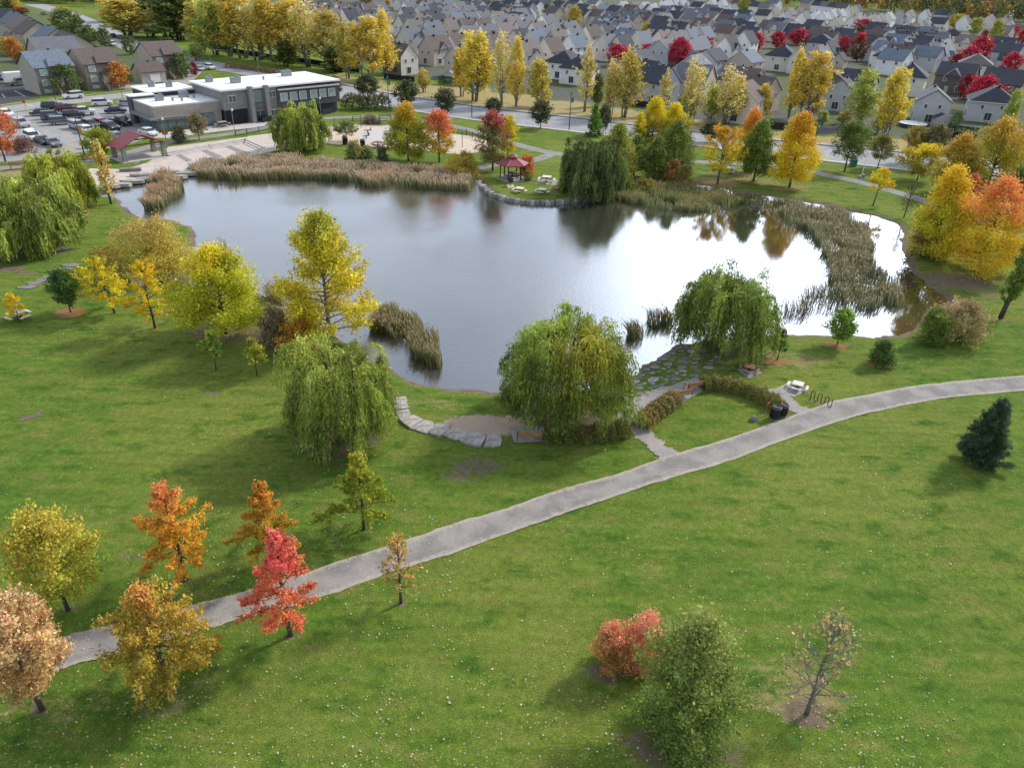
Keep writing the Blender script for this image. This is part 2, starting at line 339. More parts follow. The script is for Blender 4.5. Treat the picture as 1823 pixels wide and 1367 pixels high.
def water_material():
    mt, n, l, b = node_mat('pond_water')
    n.remove(b)
    g = n.new('ShaderNodeNewGeometry')
    mp_ = n.new('ShaderNodeMapping'); mp_.inputs['Scale'].default_value = (1, 1.9, 1); mp_.inputs['Rotation'].default_value = (0, 0, .35)
    l.new(g.outputs['Position'], mp_.inputs[0])
    z1 = n.new('ShaderNodeTexNoise'); z1.inputs['Scale'].default_value = 2.4; z1.inputs['Detail'].default_value = 4; l.new(mp_.outputs[0], z1.inputs['Vector'])
    # the breeze ruffles the western half and the middle; the eastern end lies calm
    sp = n.new('ShaderNodeSeparateXYZ'); l.new(g.outputs['Position'], sp.inputs[0])
    ca = n.new('ShaderNodeMapRange'); ca.interpolation_type = 'SMOOTHSTEP'; ca.inputs[1].default_value = -2; ca.inputs[2].default_value = 26; ca.inputs[3].default_value = 1; ca.inputs[4].default_value = .12
    l.new(sp.outputs[0], ca.inputs[0])
    z2 = n.new('ShaderNodeTexNoise'); z2.inputs['Scale'].default_value = .08; z2.inputs['Detail'].default_value = 3; l.new(g.outputs['Position'], z2.inputs['Vector'])
    pa = n.new('ShaderNodeMapRange'); pa.inputs[1].default_value = .35; pa.inputs[2].default_value = .65; pa.inputs[3].default_value = .45; pa.inputs[4].default_value = 1.35; l.new(z2.outputs[0], pa.inputs[0])
    st = n.new('ShaderNodeMath'); st.operation = 'MULTIPLY'; l.new(ca.outputs[0], st.inputs[0]); l.new(pa.outputs[0], st.inputs[1])
    bs = n.new('ShaderNodeMath'); bs.operation = 'MULTIPLY'; bs.inputs[1].default_value = .22; l.new(st.outputs[0], bs.inputs[0])
    bp = n.new('ShaderNodeBump'); bp.inputs['Distance'].default_value = .1; l.new(z1.outputs[0], bp.inputs['Height']); l.new(bs.outputs[0], bp.inputs['Strength'])
    gl_ = n.new('ShaderNodeBsdfGlossy'); gl_.inputs['Color'].default_value = (.95, .97, 1, 1); l.new(bp.outputs[0], gl_.inputs['Normal'])
    ro = n.new('ShaderNodeMath'); ro.operation = 'MULTIPLY_ADD'; ro.inputs[1].default_value = .16; ro.inputs[2].default_value = .015; l.new(st.outputs[0], ro.inputs[0]); l.new(ro.outputs[0], gl_.inputs['Roughness'])
    df = n.new('ShaderNodeBsdfDiffuse'); df.inputs[0].default_value = (.045, .042, .03, 1)
    fr = n.new('ShaderNodeFresnel'); fr.inputs[0].default_value = 1.6; l.new(bp.outputs[0], fr.inputs[1])
    fm = n.new('ShaderNodeMapRange'); fm.inputs[1].default_value = 0; fm.inputs[2].default_value = .5; fm.inputs[3].default_value = .12; fm.inputs[4].default_value = .95; l.new(fr.outputs[0], fm.inputs[0])
    mi = n.new('ShaderNodeMixShader'); l.new(fm.outputs[0], mi.inputs[0]); l.new(df.outputs[0], mi.inputs[1]); l.new(gl_.outputs[0], mi.inputs[2])
    l.new(mi.outputs[0], n['Material Output'].inputs[0]); return mt
wb = MB(); xs = [p[0] for p in PWc]; ys = [p[1] for p in PWc]
wb.add([(min(xs) - 1, min(ys) - 1, WL), (max(xs) + 1, min(ys) - 1, WL), (max(xs) + 1, max(ys) + 1, WL), (min(xs) - 1, max(ys) + 1, WL)], [(0, 1, 2, 3)])
tag(wb.build('pond_water', water_material()), kind='structure')

# ------------------------------------------------------------------ paths, avenue, plaza
def edge_noise(rr, n, jit):
    t = np.arange(n); o = np.zeros(n)
    for s_, a_ in ((41, .5), (13, .6), (5, .5), (2, .4)):
        k = n // s_ + 3; o += a_ * np.interp(t / s_, np.arange(k), rr.normal(size=k))
    return o * jit
def ribbon(name, left, right, mat, z=.03, n=240, k=6, jit=.12, edge_attr=True):
    a = curve(PP(left), n); b = curve(PP(right), n); rr = np.random.RandomState(len(name) + n)
    ja = edge_noise(rr, n, jit); jb = edge_noise(rr, n, jit)
    d = b - a; w = np.linalg.norm(d, axis=1, keepdims=True); u = d / w
    a = a + u * ja[:, None]; b = b + u * jb[:, None]
    t = np.linspace(0, 1, k + 1)
    v = a[:, None, :] * (1 - t)[None, :, None] + b[:, None, :] * t[None, :, None]; v[..., 2] = z
    q = np.arange(n * (k + 1)).reshape(n, k + 1)
    f = np.stack([q[:-1, :-1], q[:-1, 1:], q[1:, 1:], q[1:, :-1]], -1).reshape(-1, 4)
    # normals up
    p0, p1, p2 = v.reshape(-1, 3)[f[0, 0]], v.reshape(-1, 3)[f[0, 1]], v.reshape(-1, 3)[f[0, 2]]
    if np.cross(p1 - p0, p2 - p0)[2] < 0: f = f[:, ::-1]
    e = np.abs(np.linspace(-1, 1, k + 1)); cols = np.repeat(np.tile(e, n)[:, None], 3, 1)
    me = raw_mesh(name, v.reshape(-1, 3), f, cols * .9); me.materials.append(mat)
    return tag(obj(name, me), kind='structure')
def strip(name, centre, width, mat, z=.03, n=200, jit=.08, k=4):
    c = curve(PP(centre), n); t = np.gradient(c, axis=0); t /= np.linalg.norm(t, axis=1, keepdims=True)
    s = np.stack([-t[:, 1], t[:, 0], 0 * t[:, 0]], 1); rr = np.random.RandomState(n + len(centre)); j = edge_noise(rr, n, jit)
    a = c + s * (width / 2 + j)[:, None] if jit else c + s * width / 2
    b = c - s * (width / 2 + edge_noise(rr, n, jit))[:, None] if jit else c - s * width / 2
    tt = np.linspace(0, 1, k + 1); v = a[:, None] * (1 - tt)[None, :, None] + b[:, None] * tt[None, :, None]; v[..., 2] = z
    q = np.arange(n * (k + 1)).reshape(n, k + 1); f = np.stack([q[:-1, :-1], q[1:, :-1], q[1:, 1:], q[:-1, 1:]], -1).reshape(-1, 4)
    vv = v.reshape(-1, 3)
    if np.cross(vv[f[0, 1]] - vv[f[0, 0]], vv[f[0, 2]] - vv[f[0, 0]])[2] < 0: f = f[:, ::-1]
    e = np.abs(np.linspace(-1, 1, k + 1)); cols = np.repeat(np.tile(e, n)[:, None], 3, 1)
    me = raw_mesh(name, vv, f, cols * .9); me.materials.append(mat)
    return tag(obj(name, me), kind='structure')
def flat(name, poly, mat, z=.02, world=False):
    pw = poly if world else PP(poly); n = len(pw)
    ar = sum(pw[i][0] * pw[(i + 1) % n][1] - pw[(i + 1) % n][0] * pw[i][1] for i in range(n))
    if ar < 0: pw = pw[::-1]
    b = MB(); b.add([(p[0], p[1], z) for p in pw], [tuple(range(n))]); return tag(b.build(name, mat), kind='structure')
def path_material(name, c0, c1, ce, fine=22.):
    mt, n, l, b = node_mat(name); b.inputs['Roughness'].default_value = .95; b.inputs['Specular IOR Level'].default_value = .12
    g = n.new('ShaderNodeNewGeometry'); A = n.new('ShaderNodeAttribute'); A.attribute_name = 'col'
    def noise(s, d=4):
        z = n.new('ShaderNodeTexNoise'); z.inputs['Scale'].default_value = s; z.inputs['Detail'].default_value = d; l.new(g.outputs['Position'], z.inputs['Vector']); return z.outputs[0]
    z0 = noise(.55, 5); zf = noise(fine, 3); zm = noise(3., 3)
    m_ = n.new('ShaderNodeMix'); m_.data_type = 'RGBA'; m_.inputs[6].default_value = c0 + (1,); m_.inputs[7].default_value = c1 + (1,)
    r0 = n.new('ShaderNodeMapRange'); r0.interpolation_type = 'SMOOTHSTEP'; r0.inputs[1].default_value = .36; r0.inputs[2].default_value = .64; l.new(z0, r0.inputs[0]); l.new(r0.outputs[0], m_.inputs[0])
    ad = n.new('ShaderNodeMath'); ad.operation = 'MULTIPLY_ADD'; l.new(zm, ad.inputs[0]); ad.inputs[1].default_value = .7; l.new(A.outputs['Fac'], ad.inputs[2])
    r1 = n.new('ShaderNodeMapRange'); r1.interpolation_type = 'SMOOTHSTEP'; r1.inputs[1].default_value = .9; r1.inputs[2].default_value = 1.22; r1.inputs[4].default_value = .85; l.new(ad.outputs[0], r1.inputs[0])
    m2_ = n.new('ShaderNodeMix'); m2_.data_type = 'RGBA'; l.new(r1.outputs[0], m2_.inputs[0]); l.new(m_.outputs[2], m2_.inputs[6]); m2_.inputs[7].default_value = ce + (1,)
    rf = n.new('ShaderNodeMapRange'); rf.inputs[1].default_value = .3; rf.inputs[2].default_value = .7; rf.inputs[3].default_value = .7; rf.inputs[4].default_value = 1.3; l.new(zf, rf.inputs[0])
    v = n.new('ShaderNodeVectorMath'); v.operation = 'SCALE'; l.new(m2_.outputs[2], v.inputs[0]); l.new(rf.outputs[0], v.inputs['Scale']); l.new(v.outputs[0], b.inputs['Base Color'])
    bp = n.new('ShaderNodeBump'); bp.inputs['Strength'].default_value = .35; bp.inputs['Distance'].default_value = .04; l.new(zf, bp.inputs['Height']); l.new(bp.outputs[0], b.inputs['Normal'])
    return mt
GRAVEL = path_material('gravel_path', (.215, .2, .185), (.3, .277, .252), (.41, .355, .29))
PARKPATH = path_material('park_path', (.23, .22, .215), (.28, .265, .25), (.3, .29, .26), 8)
DIRTPATH = path_material('worn_path', (.29, .265, .25), (.34, .31, .285), (.3, .26, .2))
ASPH = path_material('avenue_asphalt', (.29, .29, .3), (.335, .33, .335), (.3, .3, .3), 6)
LOT = path_material('parking_asphalt', (.29, .28, .275), (.34, .33, .31), (.3, .29, .27), 6)
DARKLOT = M('fresh_asphalt', (.06, .058, .062), .9, 1.5, .2)
CONC = M('concrete', (.5, .46, .42), .9, 1.2, .15, .15, fine=14)
CONCG = M('grey_concrete', (.31, .29, .275), .9, 1.5, .2, .15, fine=14)
PAVE = M('pale_paving', (.5, .425, .37), .9, .7, .14, .1, fine=5)
PAVED = M('dark_paving', (.24, .225, .23), .9, .9, .15)
SAND = M('play_sand', (.55, .44, .34), .95, 1.2, .12, .2, fine=9)
ribbon('gravel_path', [(-60,1185),(60,1150),(125,1130),(200,1112),(280,1092),(390,1065),(480,1038),(560,1014),(640,986),(740,955),(820,928),(900,906),(1000,871),(1100,843),(1195,810),(1290,783),(1390,748),(1480,716),(1560,699),(1640,686),(1720,677),(1823,669),(1960,660)],
       [(-60,1240),(60,1207),(125,1188),(200,1169),(280,1147),(390,1113),(480,1090),(560,1066),(640,1038),(740,1005),(820,979),(900,950),(1000,915),(1100,882),(1195,852),(1290,824),(1390,786),(1480,754),(1560,732),(1640,716),(1720,705),(1823,696),(1960,688)], GRAVEL, .03, 420, 10, .07)
strip('worn_path', [(1203,816),(1184,806),(1165,794),(1149,778),(1133,761),(1121,746),(1126,731),(1160,712),(1200,694),(1250,679)], 1.55, DIRTPATH, .024, 160, .2)
strip('worn_path', [(1440,735),(1410,722),(1388,702),(1378,692)], 1.5, DIRTPATH, .0255, 90, .18)
flat('bench_pad', [(905,760),(968,757),(972,786),(915,788)], CONCG, .021)
flat('bench_pad', [(1195,708),(1240,686),(1252,696),(1208,720)], CONCG, .021)
strip('park_path', [(100,292),(180,285),(275,260),(330,250),(420,237),(500,222),(560,213),(620,209),(700,209),(780,220),(850,236),(920,258),(985,273),(1060,282),(1200,285),(1245,289),(1340,293),(1420,303),(1470,312),(1540,327),(1620,350),(1690,374),(1760,400)], 2.6, PARKPATH, .03, 320, .06)
strip('park_path', [(985,274),(950,286),(895,292),(850,300)], 2.4, PARKPATH, .036, 60, .06)
strip('park_path', [(-40,305),(30,297),(100,291)], 2.6, PARKPATH, .033, 40, .06)
strip('park_path', [(775,222),(790,212),(810,207)], 4, PARKPATH, .034, 30, .05)
ACL = [(60,8),(105,20),(150,38),(205,68),(262,92),(340,110),(440,127),(520,143)]
def W2(l): return PP(l)
near_e = PP([(560,168),(599,175),(700,191),(813,209),(911,221),(1074,240),(1246,260),(1444,283),(1593,300),(1823,327),(2100,362)])
far_e = PP([(600,150),(682,166),(760,178),(864,193),(1031,212),(1117,222.5),(1246,237),(1449,258),(1620,274),(1823,295),(2100,330)])
def wribbon(name, a, b, mat, z, n=160, k=4):
    a = curve(a, n); b = curve(b, n); t = np.linspace(0, 1, k + 1); v = a[:, None] * (1 - t)[None, :, None] + b[:, None] * t[None, :, None]; v[..., 2] = z
    q = np.arange(n * (k + 1)).reshape(n, k + 1); f = np.stack([q[:-1, :-1], q[:-1, 1:], q[1:, 1:], q[1:, :-1]], -1).reshape(-1, 4); vv = v.reshape(-1, 3)
    if np.cross(vv[f[0, 1]] - vv[f[0, 0]], vv[f[0, 2]] - vv[f[0, 0]])[2] < 0: f = f[:, ::-1]
    me = raw_mesh(name, vv, f, np.zeros((len(vv), 3))); me.materials.append(mat); return tag(obj(name, me), kind='structure')
strip('avenue', ACL + [(585,160)], 11, ASPH, .02, 160, 0)
wribbon('avenue', near_e, far_e, ASPH, .024)
ne = curve(near_e, 160); fe = curve(far_e, 160)
def offs(c, d):
    t = np.gradient(c, axis=0); t /= np.linalg.norm(t, axis=1, keepdims=True); return c + np.stack([-t[:, 1], t[:, 0], 0 * t[:, 0]], 1) * d
def kerb(name, c, d0, d1, z0, z1, mat):
    a, b = offs(c, d0), offs(c, d1); mb = MB(); n = len(a); vs = []
    for i in range(n): vs += [(*a[i][:2], z0), (*a[i][:2], z1), (*b[i][:2], z1), (*b[i][:2], z0)]
    fs = []
    for i in range(n - 1):
        for j in range(3): fs.append((4 * i + j, 4 * i + j + 1, 4 * i + j + 5, 4 * i + j + 4))
    mb.add(vs, fs); return tag(mb.build(name, mat), kind='structure')
kerb('avenue_kerb', ne, -1.1, .0, -.05, .14, CONC)
kerb('avenue_kerb', fe, 0., .35, -.05, .15, M('shaded_kerb', (.1, .1, .1), .9))  # shade on the far kerb's face is painted as a dark colour
kerb('sidewalk', fe, .36, 2.2, -.05, .13, M('sidewalk_concrete', (.36, .32, .29), .9, .8, .15))
YLINE = M('yellow_paint', (.55, .36, .12), .7, 4, .2); WLINE = M('white_paint', (.7, .68, .62), .7, 4, .2)
for fr_ in (.42, .58):
    c = ne * (1 - fr_) + fe * fr_
    wribbon('lane_marking', offs(c, .06)[::8], offs(c, -.06)[::8], YLINE if fr_ < .5 else WLINE, .03, 120, 1)
strip('street', [(-120,214),(0,197),(110,182),(270,164),(305,152),(330,132),(350,112)], 8, LOT, .022, 120, 0)
strip('street_kerb', [(-120,203),(0,188),(110,174.5),(205,164),(262,157.5)], .4, CONC, .05, 100, 0)
flat('parking_lot', [(-80,250),(0,207),(60,196),(110,196),(228,186),(262,228),(272,244),(214,262),(150,270),(100,280),(60,284),(0,290),(-80,300)], LOT, .02)
flat('driveway', [(-60,160),(0,148),(34,150),(72,174),(0,186),(-60,196)], DARKLOT, .021)
flat('driveway', [(200,158),(255,140),(290,148),(262,158)], LOT, .019)
flat('forecourt', [(262,228),(275,246),(300,246),(400,233),(470,226),(478,216),(455,214),(396,221),(282,238)], CONC, .018)
flat('plaza', [(222,302),(262,290),(289,272),(300,262),(400,249),(440,244),(470,243),(545,247),(520,262),(480,271),(440,279),(400,289),(350,294),(338,308),(300,314),(235,322),(165,335),(145,320),(160,300)], PAVE, .016)
for a in ([(313,277),(322,275.5),(343,286),(332,289)], [(357,269),(368,267),(397,279),(384,283)], [(400,262),(411,260),(446,273),(433,276.5)], [(222,284),(243,292),(262,281),(244,273)]):
    flat('paving_band', a, PAVED, .0205)
flat('play_sand', [(440,243),(500,236),(581,225),(637,222),(692,222),(775,235),(844,243),(885,258),(860,270),(820,275),(793,273),(715,263),(667,262),(591,257),(540,250),(500,260),(470,254)], SAND, .0125)
for a in ([(443,262),(438,272),(520,262)],): pass
flat('play_pad', [(640,236),(672,226),(700,232),(715,258),(690,262),(640,248)], CONC, .0175)
for k_ in range(22):      # stall lines in the car park
    pass
for (x0, y0, x1, y1) in ((112,236,134,251),(206,227,231,236),(200,230,214,239),(148,212,168,218),(196,188,232,203),(222,200,232,204),(110,262,140,262),(122,264,150,262),(3,168,9,174),(26,162,44,172),(48,186,60,190),(20,203,40,201)):
    a, b = P(x0, y0), P(x1, y1); d = (b - a) / np.linalg.norm(b - a); s_ = np.array([-d[1], d[0], 0]) * .09
    flat('stall_line', [a + s_, b + s_, b - s_, a - s_], YLINE if x0 > 60 else WLINE, .027, True)
# ------------------------------------------------------------------ trees
YEL=(.74,.56,.02); GOLD=(.72,.45,.03); ORG=(.74,.31,.05); RED=(.78,.2,.08); CRIM=(.34,.035,.055); OLV=(.25,.22,.035)
YGR=(.34,.36,.03); GRN=(.11,.18,.03); DGR=(.05,.09,.028); WIL=(.17,.23,.045); WLL=(.42,.46,.085); TAN=(.62,.4,.17); BRN=(.27,.16,.08)
PNK=(.66,.22,.13); SPR=(.035,.06,.032); OCH=(.42,.29,.05); LGR=(.22,.32,.045); BRO=(.36,.2,.07); WYEL=(.52,.45,.05); MAR=(.2,.03,.035)
def env(shape, t):
    t = np.asarray(t, float)
    if shape == 'cone': return np.clip(1.02 - t, 0, 1) ** .85 * np.clip(t / .10 + .45, 0, 1)
    if shape == 'round': return np.sqrt(np.clip(1 - (2 * (t * .93 + .03) - 1) ** 2, 0, 1))
    if shape == 'egg': return np.clip(np.sin(np.pi * np.clip(t * .86 + .14, 0, 1)), 0, 1) ** .7 * (1.12 - .35 * t)
    if shape == 'spire': return np.clip(t / .16 + .1, 0, 1) ** .6 * np.clip(1.03 - t, 0, 1) ** .5
    if shape == 'col': return np.clip(np.sin(np.pi * np.clip(t * .88 + .1, 0, 1)), 0, 1) ** .5
    if shape == 'vase': return np.clip(np.sin(np.pi * np.clip(t * .8 + .06, 0, 1)), 0, 1) ** .6
    if shape == 'dome': return np.sqrt(np.clip(1 - (t * .98) ** 2.4, 0, 1))
def leaves_mesh(name, c, size, cols, rng, elong=.55, axis=None, flat=0.):
    n = len(c); u = rng.normal(size=(n, 3))
    if axis is not None: u = axis + u * .28
    u /= np.linalg.norm(u, axis=1, keepdims=True) + 1e-9
    w = rng.normal(size=(n, 3)); w[:, 2] += flat * 2.
    v = np.cross(u, w); v /= np.linalg.norm(v, axis=1, keepdims=True) + 1e-9
    s = (size * (.55 + .95 * rng.rand(n) ** 1.6))[:, None]
    V = np.stack([c - u * s, c + v * s * elong, c + u * s, c - v * s * elong], 1).reshape(-1, 3)
    me = raw_mesh(name, V, np.arange(4 * n).reshape(n, 4), np.repeat(cols, 4, 0)); me.materials.append(LEAF); return me
def grow(rng, H, R, shape='round', cb=.25, nb=40, e0=5, e1=65, droop=0., twigs=5, lean=(0, 0), stems=1, rt=None, jitter=.2, twl=.42, lobes=.16):
    """branches as polylines: list of (points, radius)"""
    br = []; rt = rt or max(.05, .017 * H); tr = []
    ph = rng.rand(4) * 6.28
    for s in range(stems):
        a = rng.rand() * 6.28; q = (0 if stems == 1 else .25 * R * (.4 + rng.rand()))
        b0 = np.array([math.cos(a) * q * .5, math.sin(a) * q * .5, 0])
        top = np.array([lean[0] * H + math.cos(a) * q * 1.8, lean[1] * H + math.sin(a) * q * 1.8, H * (.92 if stems == 1 else .8 + .14 * rng.rand())])
        zz = np.linspace(0, 1, 7)[:, None]; pts = b0 + (top - b0) * zz + np.stack([wob(zz[:, 0] * 3 + ph[0] + s, zz[:, 0], ph[1]), wob(zz[:, 0] * 3 + ph[2] + s, zz[:, 0], ph[3]), 0 * zz[:, 0]], 1) * .012 * H * (zz * (1.2 - zz)) * 3
        tr.append((pts, rt * (1.12 - zz[:, 0] * .98) / math.sqrt(stems)))
    for i in range(nb):
        t = (i + rng.rand()) / nb; pts, rr = tr[i % stems]
        k = cb + (1 - cb) * t * .93; f = k / .95 * 6; j = int(min(f, 5)); b = pts[j] + (pts[min(j + 1, 6)] - pts[j]) * (f - j)
        az = i * 2.39996 + rng.normal() * .35; el = RS(e0 + (e1 - e0) * t ** 1.2 + rng.normal() * 8)
        lob = 1 + lobes * math.sin(3 * az + ph[0] + 4 * t) + lobes * .7 * math.sin(5 * az + ph[1] - 6 * t)
        # reach the envelope along the direction
        d = np.array([math.cos(az) * math.cos(el), math.sin(az) * math.cos(el), math.sin(el)])
        L = .3
        for L in np.arange(.3, 1.3 * max(H, R), .2):
            p = b + d * L; tz = (p[2] / H - cb) / (1 - cb)
            if tz > 1 or math.hypot(p[0] - lean[0] * p[2], p[1] - lean[1] * p[2]) > R * float(env(shape, np.clip(tz, 0, 1))) * lob: break
        L *= 1 - jitter * rng.rand()
        s = np.linspace(0, 1, 5)[:, None]; q = b + d * L * s; q[:, 2] += droop * L * s[:, 0] ** 2
        q += np.cumsum(rng.normal(size=(5, 3)) * .03 * L, 0) * s
        br.append((q, max(.012, rt * .42 * (1 - .6 * t)) * (1.05 - s[:, 0]), L, t, i))
        for w in range(twigs):
            u = .3 + .65 * rng.rand(); b2 = q[0] + (q[4] - q[0]) * u; b2 = q[int(u * 4)] + (q[min(4, int(u * 4) + 1)] - q[int(u * 4)]) * (u * 4 - int(u * 4))
            d2 = d + rng.normal(size=3) * .55; d2 /= np.linalg.norm(d2); L2 = L * twl * (1.1 - .6 * u) * (.6 + .6 * rng.rand())
            s2 = np.linspace(0, 1, 3)[:, None]; q2 = b2 + d2 * L2 * s2; q2[:, 2] += droop * L2 * s2[:, 0] ** 2
            br.append((q2, None, L2, t, i))
    return tr, br
def leaf_points(rng, br, n, s0=.25, spread=.22, tip=.5):
    L = np.array([b[2] * (.8 if b[1] is not None else 1.) for b in br]); idx = rng.choice(len(br), n, p=L / L.sum())
    s = s0 + (1 - s0) * rng.rand(n) ** .75; out = np.empty((n, 3)); bt = np.empty(n); bi = np.empty(n, int)
    for j, b in enumerate(br):
        w = np.where(idx == j)[0]
        if not len(w): continue
        q = b[0]; m_ = len(q) - 1; f = s[w] * m_; k = np.minimum(f.astype(int), m_ - 1); out[w] = q[k] + (q[k + 1] - q[k]) * (f - k)[:, None]; bt[w] = b[3]; bi[w] = b[4]
    out += rng.normal(size=(n, 3)) * (spread * (1 - tip * s))[:, None]
    return out, bt, bi
def tint(rng, c, pal, bi, H, cb, top=None, topw=.55, var=.22, nf=.6):
    """leaf colours: two main colours in drifts, an accent colour towards the top, each branch a little different"""
    A, B = np.array(pal[0]), np.array(pal[1]); n = len(c); o = rng.rand(3) * 30
    f = np.clip(.5 + .55 * wob(c[:, 0] + o[0], c[:, 1] + o[1], c[:, 2] + o[2], nf) + rng.normal(size=n) * .25, 0, 1)[:, None]
    col = A * (1 - f) + B * f
    if len(pal) > 2:
        t = (c[:, 2] / H - cb) / (1 - cb); g = np.clip((t - topw) * 3 + .5 * wob(c[:, 0] + o[1], c[:, 1], c[:, 2] + o[0], nf * 1.3) + rng.normal(size=n) * .15, 0, 1)[:, None]
        col = col * (1 - g) + np.array(pal[2]) * g
    bj = (1 + var * (rng.rand(4096) - .5) * 1.6)[bi % 4096]; lj = np.exp(rng.normal(size=n) * var * .8)
    return col * (1.15 * bj * lj)[:, None] * np.exp(rng.normal(size=(n, 3)) * (.12, .1, .15))
def trunk_mesh(name, tr, br, mat, kmain=8, ktw=4, nbr=60, twig_r=None):
    b = MB()
    for p, r in tr: b.tube(p, r, kmain)
    for q, r, L, t, i in br[:]:
        if r is None:
            if twig_r: b.tube(q, [twig_r, twig_r * .8, twig_r * .5], 3)
        elif nbr > 0: b.tube(q, r, ktw); nbr -= 1
    return b.mesh(name, mat, True)
STY = {   # habit of each kind
 'oak':   dict(g=dict(shape='cone', cb=.2, nb=48, e0=-8, e1=68, droop=.03, twigs=9, twl=.3, jitter=.32, lobes=.22), n=11000, sp=.22, tip=.82, leaf=.08, el=.5),
 'oakw':  dict(g=dict(shape='egg', cb=.12, nb=70, e0=-14, e1=66, droop=-.08, twigs=6, twl=.36, jitter=.38, lobes=.24), n=22000, sp=.34, tip=.8, leaf=.085, el=.5),
 'maple': dict(g=dict(shape='egg', cb=.14, nb=70, e0=0, e1=74, droop=0, twigs=7, twl=.4, jitter=.16, lobes=.1), n=24000, sp=.38, tip=.25, leaf=.12, el=.6),
 'round': dict(g=dict(shape='round', cb=.24, nb=52, e0=-4, e1=70, droop=0, twigs=6, twl=.42, jitter=.14, lobes=.12), n=9000, sp=.3, tip=.25, leaf=.13, el=.6),
 'vase':  dict(g=dict(shape='vase', cb=.2, nb=64, e0=12, e1=80, droop=0, twigs=6, twl=.34, jitter=.1, lobes=.06), n=8500, sp=.2, tip=.5, leaf=.13, el=.5),
 'cotton':dict(g=dict(shape='egg', cb=.14, nb=64, e0=14, e1=76, droop=.05, twigs=7, twl=.36, jitter=.3, lobes=.2), n=8500, sp=.30, tip=.35, leaf=.135, el=.7),
 'poplar':dict(g=dict(shape='spire', cb=.1, nb=60, e0=50, e1=80, droop=.05, twigs=6, twl=.36, jitter=.34, lobes=.2), n=5500, sp=.26, tip=.3, leaf=.19, el=.7),
 'conef': dict(g=dict(shape='cone', cb=.1, nb=56, e0=5, e1=66, droop=0, twigs=5, twl=.36, jitter=.22, lobes=.14), n=6000, sp=.26, tip=.3, leaf=.15, el=.6),
 'spruce':dict(g=dict(shape='cone', cb=.02, nb=190, e0=-8, e1=46, droop=.1, twigs=8, twl=.34, jitter=.2, lobes=.1), n=56000, sp=.11, tip=.4, leaf=.085, el=.24),
 'young': dict(g=dict(shape='egg', cb=.3, nb=22, e0=10, e1=70, droop=0, twigs=5, twl=.45, jitter=.35, lobes=.2), n=1100, sp=.2, tip=.3, leaf=.11, el=.55),
 'bare':  dict(g=dict(shape='round', cb=.18, nb=40, e0=12, e1=75, droop=.05, twigs=10, twl=.5, jitter=.2, lobes=.1), n=420, sp=.2, tip=.3, leaf=.09, el=.6),
 'shrub': dict(g=dict(shape='dome', cb=.02, nb=64, e0=12, e1=82, droop=0, twigs=6, twl=.4, jitter=.18, lobes=.16, stems=5), n=9000, sp=.3, tip=.25, leaf=.115, el=.5),
}
NT = [0]
def plant(kind, bx, by, top, wpx, pal, name, label, cat, n=1., leaf=1., lean=(0, 0), group=None, seed=None, mat=None, hmul=1., cb=None, opts=None, topw=.55, base=None, sp=1., fol='crown', var=.22):
    NT[0] += 1; rng = np.random.RandomState(seed or 1000 + NT[0] * 17)
    b = base if base is not None else P(bx, by)
    H = height_to(b, top) * hmul; R = wpx / ppm((b[0], b[1], H * .55)) / 2 * (1.06 if kind in ('maple', 'vase') else 1.12 if kind in ('conef', 'cotton', 'oak') else 1.)
    st = STY[kind]; g = dict(st['g']); g.update(opts or {})
    if cb is not None: g['cb'] = cb
    tr, br = grow(rng, H, R, lean=lean, **g)
    nl = int(st['n'] * n); c, bt, bi = leaf_points(rng, br, nl, spread=st['sp'] * sp * (R / 3.) ** .5 if kind != 'spruce' else st['sp'], tip=st['tip'])
    c[:, 2] = np.maximum(c[:, 2], .08)
    root = thing(name, (b[0], b[1], gz_at(b)), label, cat, group=group)
    obj('trunk' if kind != 'shrub' else 'stem', trunk_mesh('trunk', tr, br, mat or BARK, twig_r=.012 if kind in ('bare', 'young') else None), root)
    obj(fol, leaves_mesh(fol, c, st['leaf'] * leaf, tint(rng, c, pal, bi, H, g['cb'], topw=topw, var=var), rng, st['el']), root)
    return root
def gz_at(b):
    i = min(len(GX) - 1, np.searchsorted(GX, b[0])); j = min(len(GY) - 1, np.searchsorted(GY, b[1])); return float(gz[j * len(GX) + i]) - .02

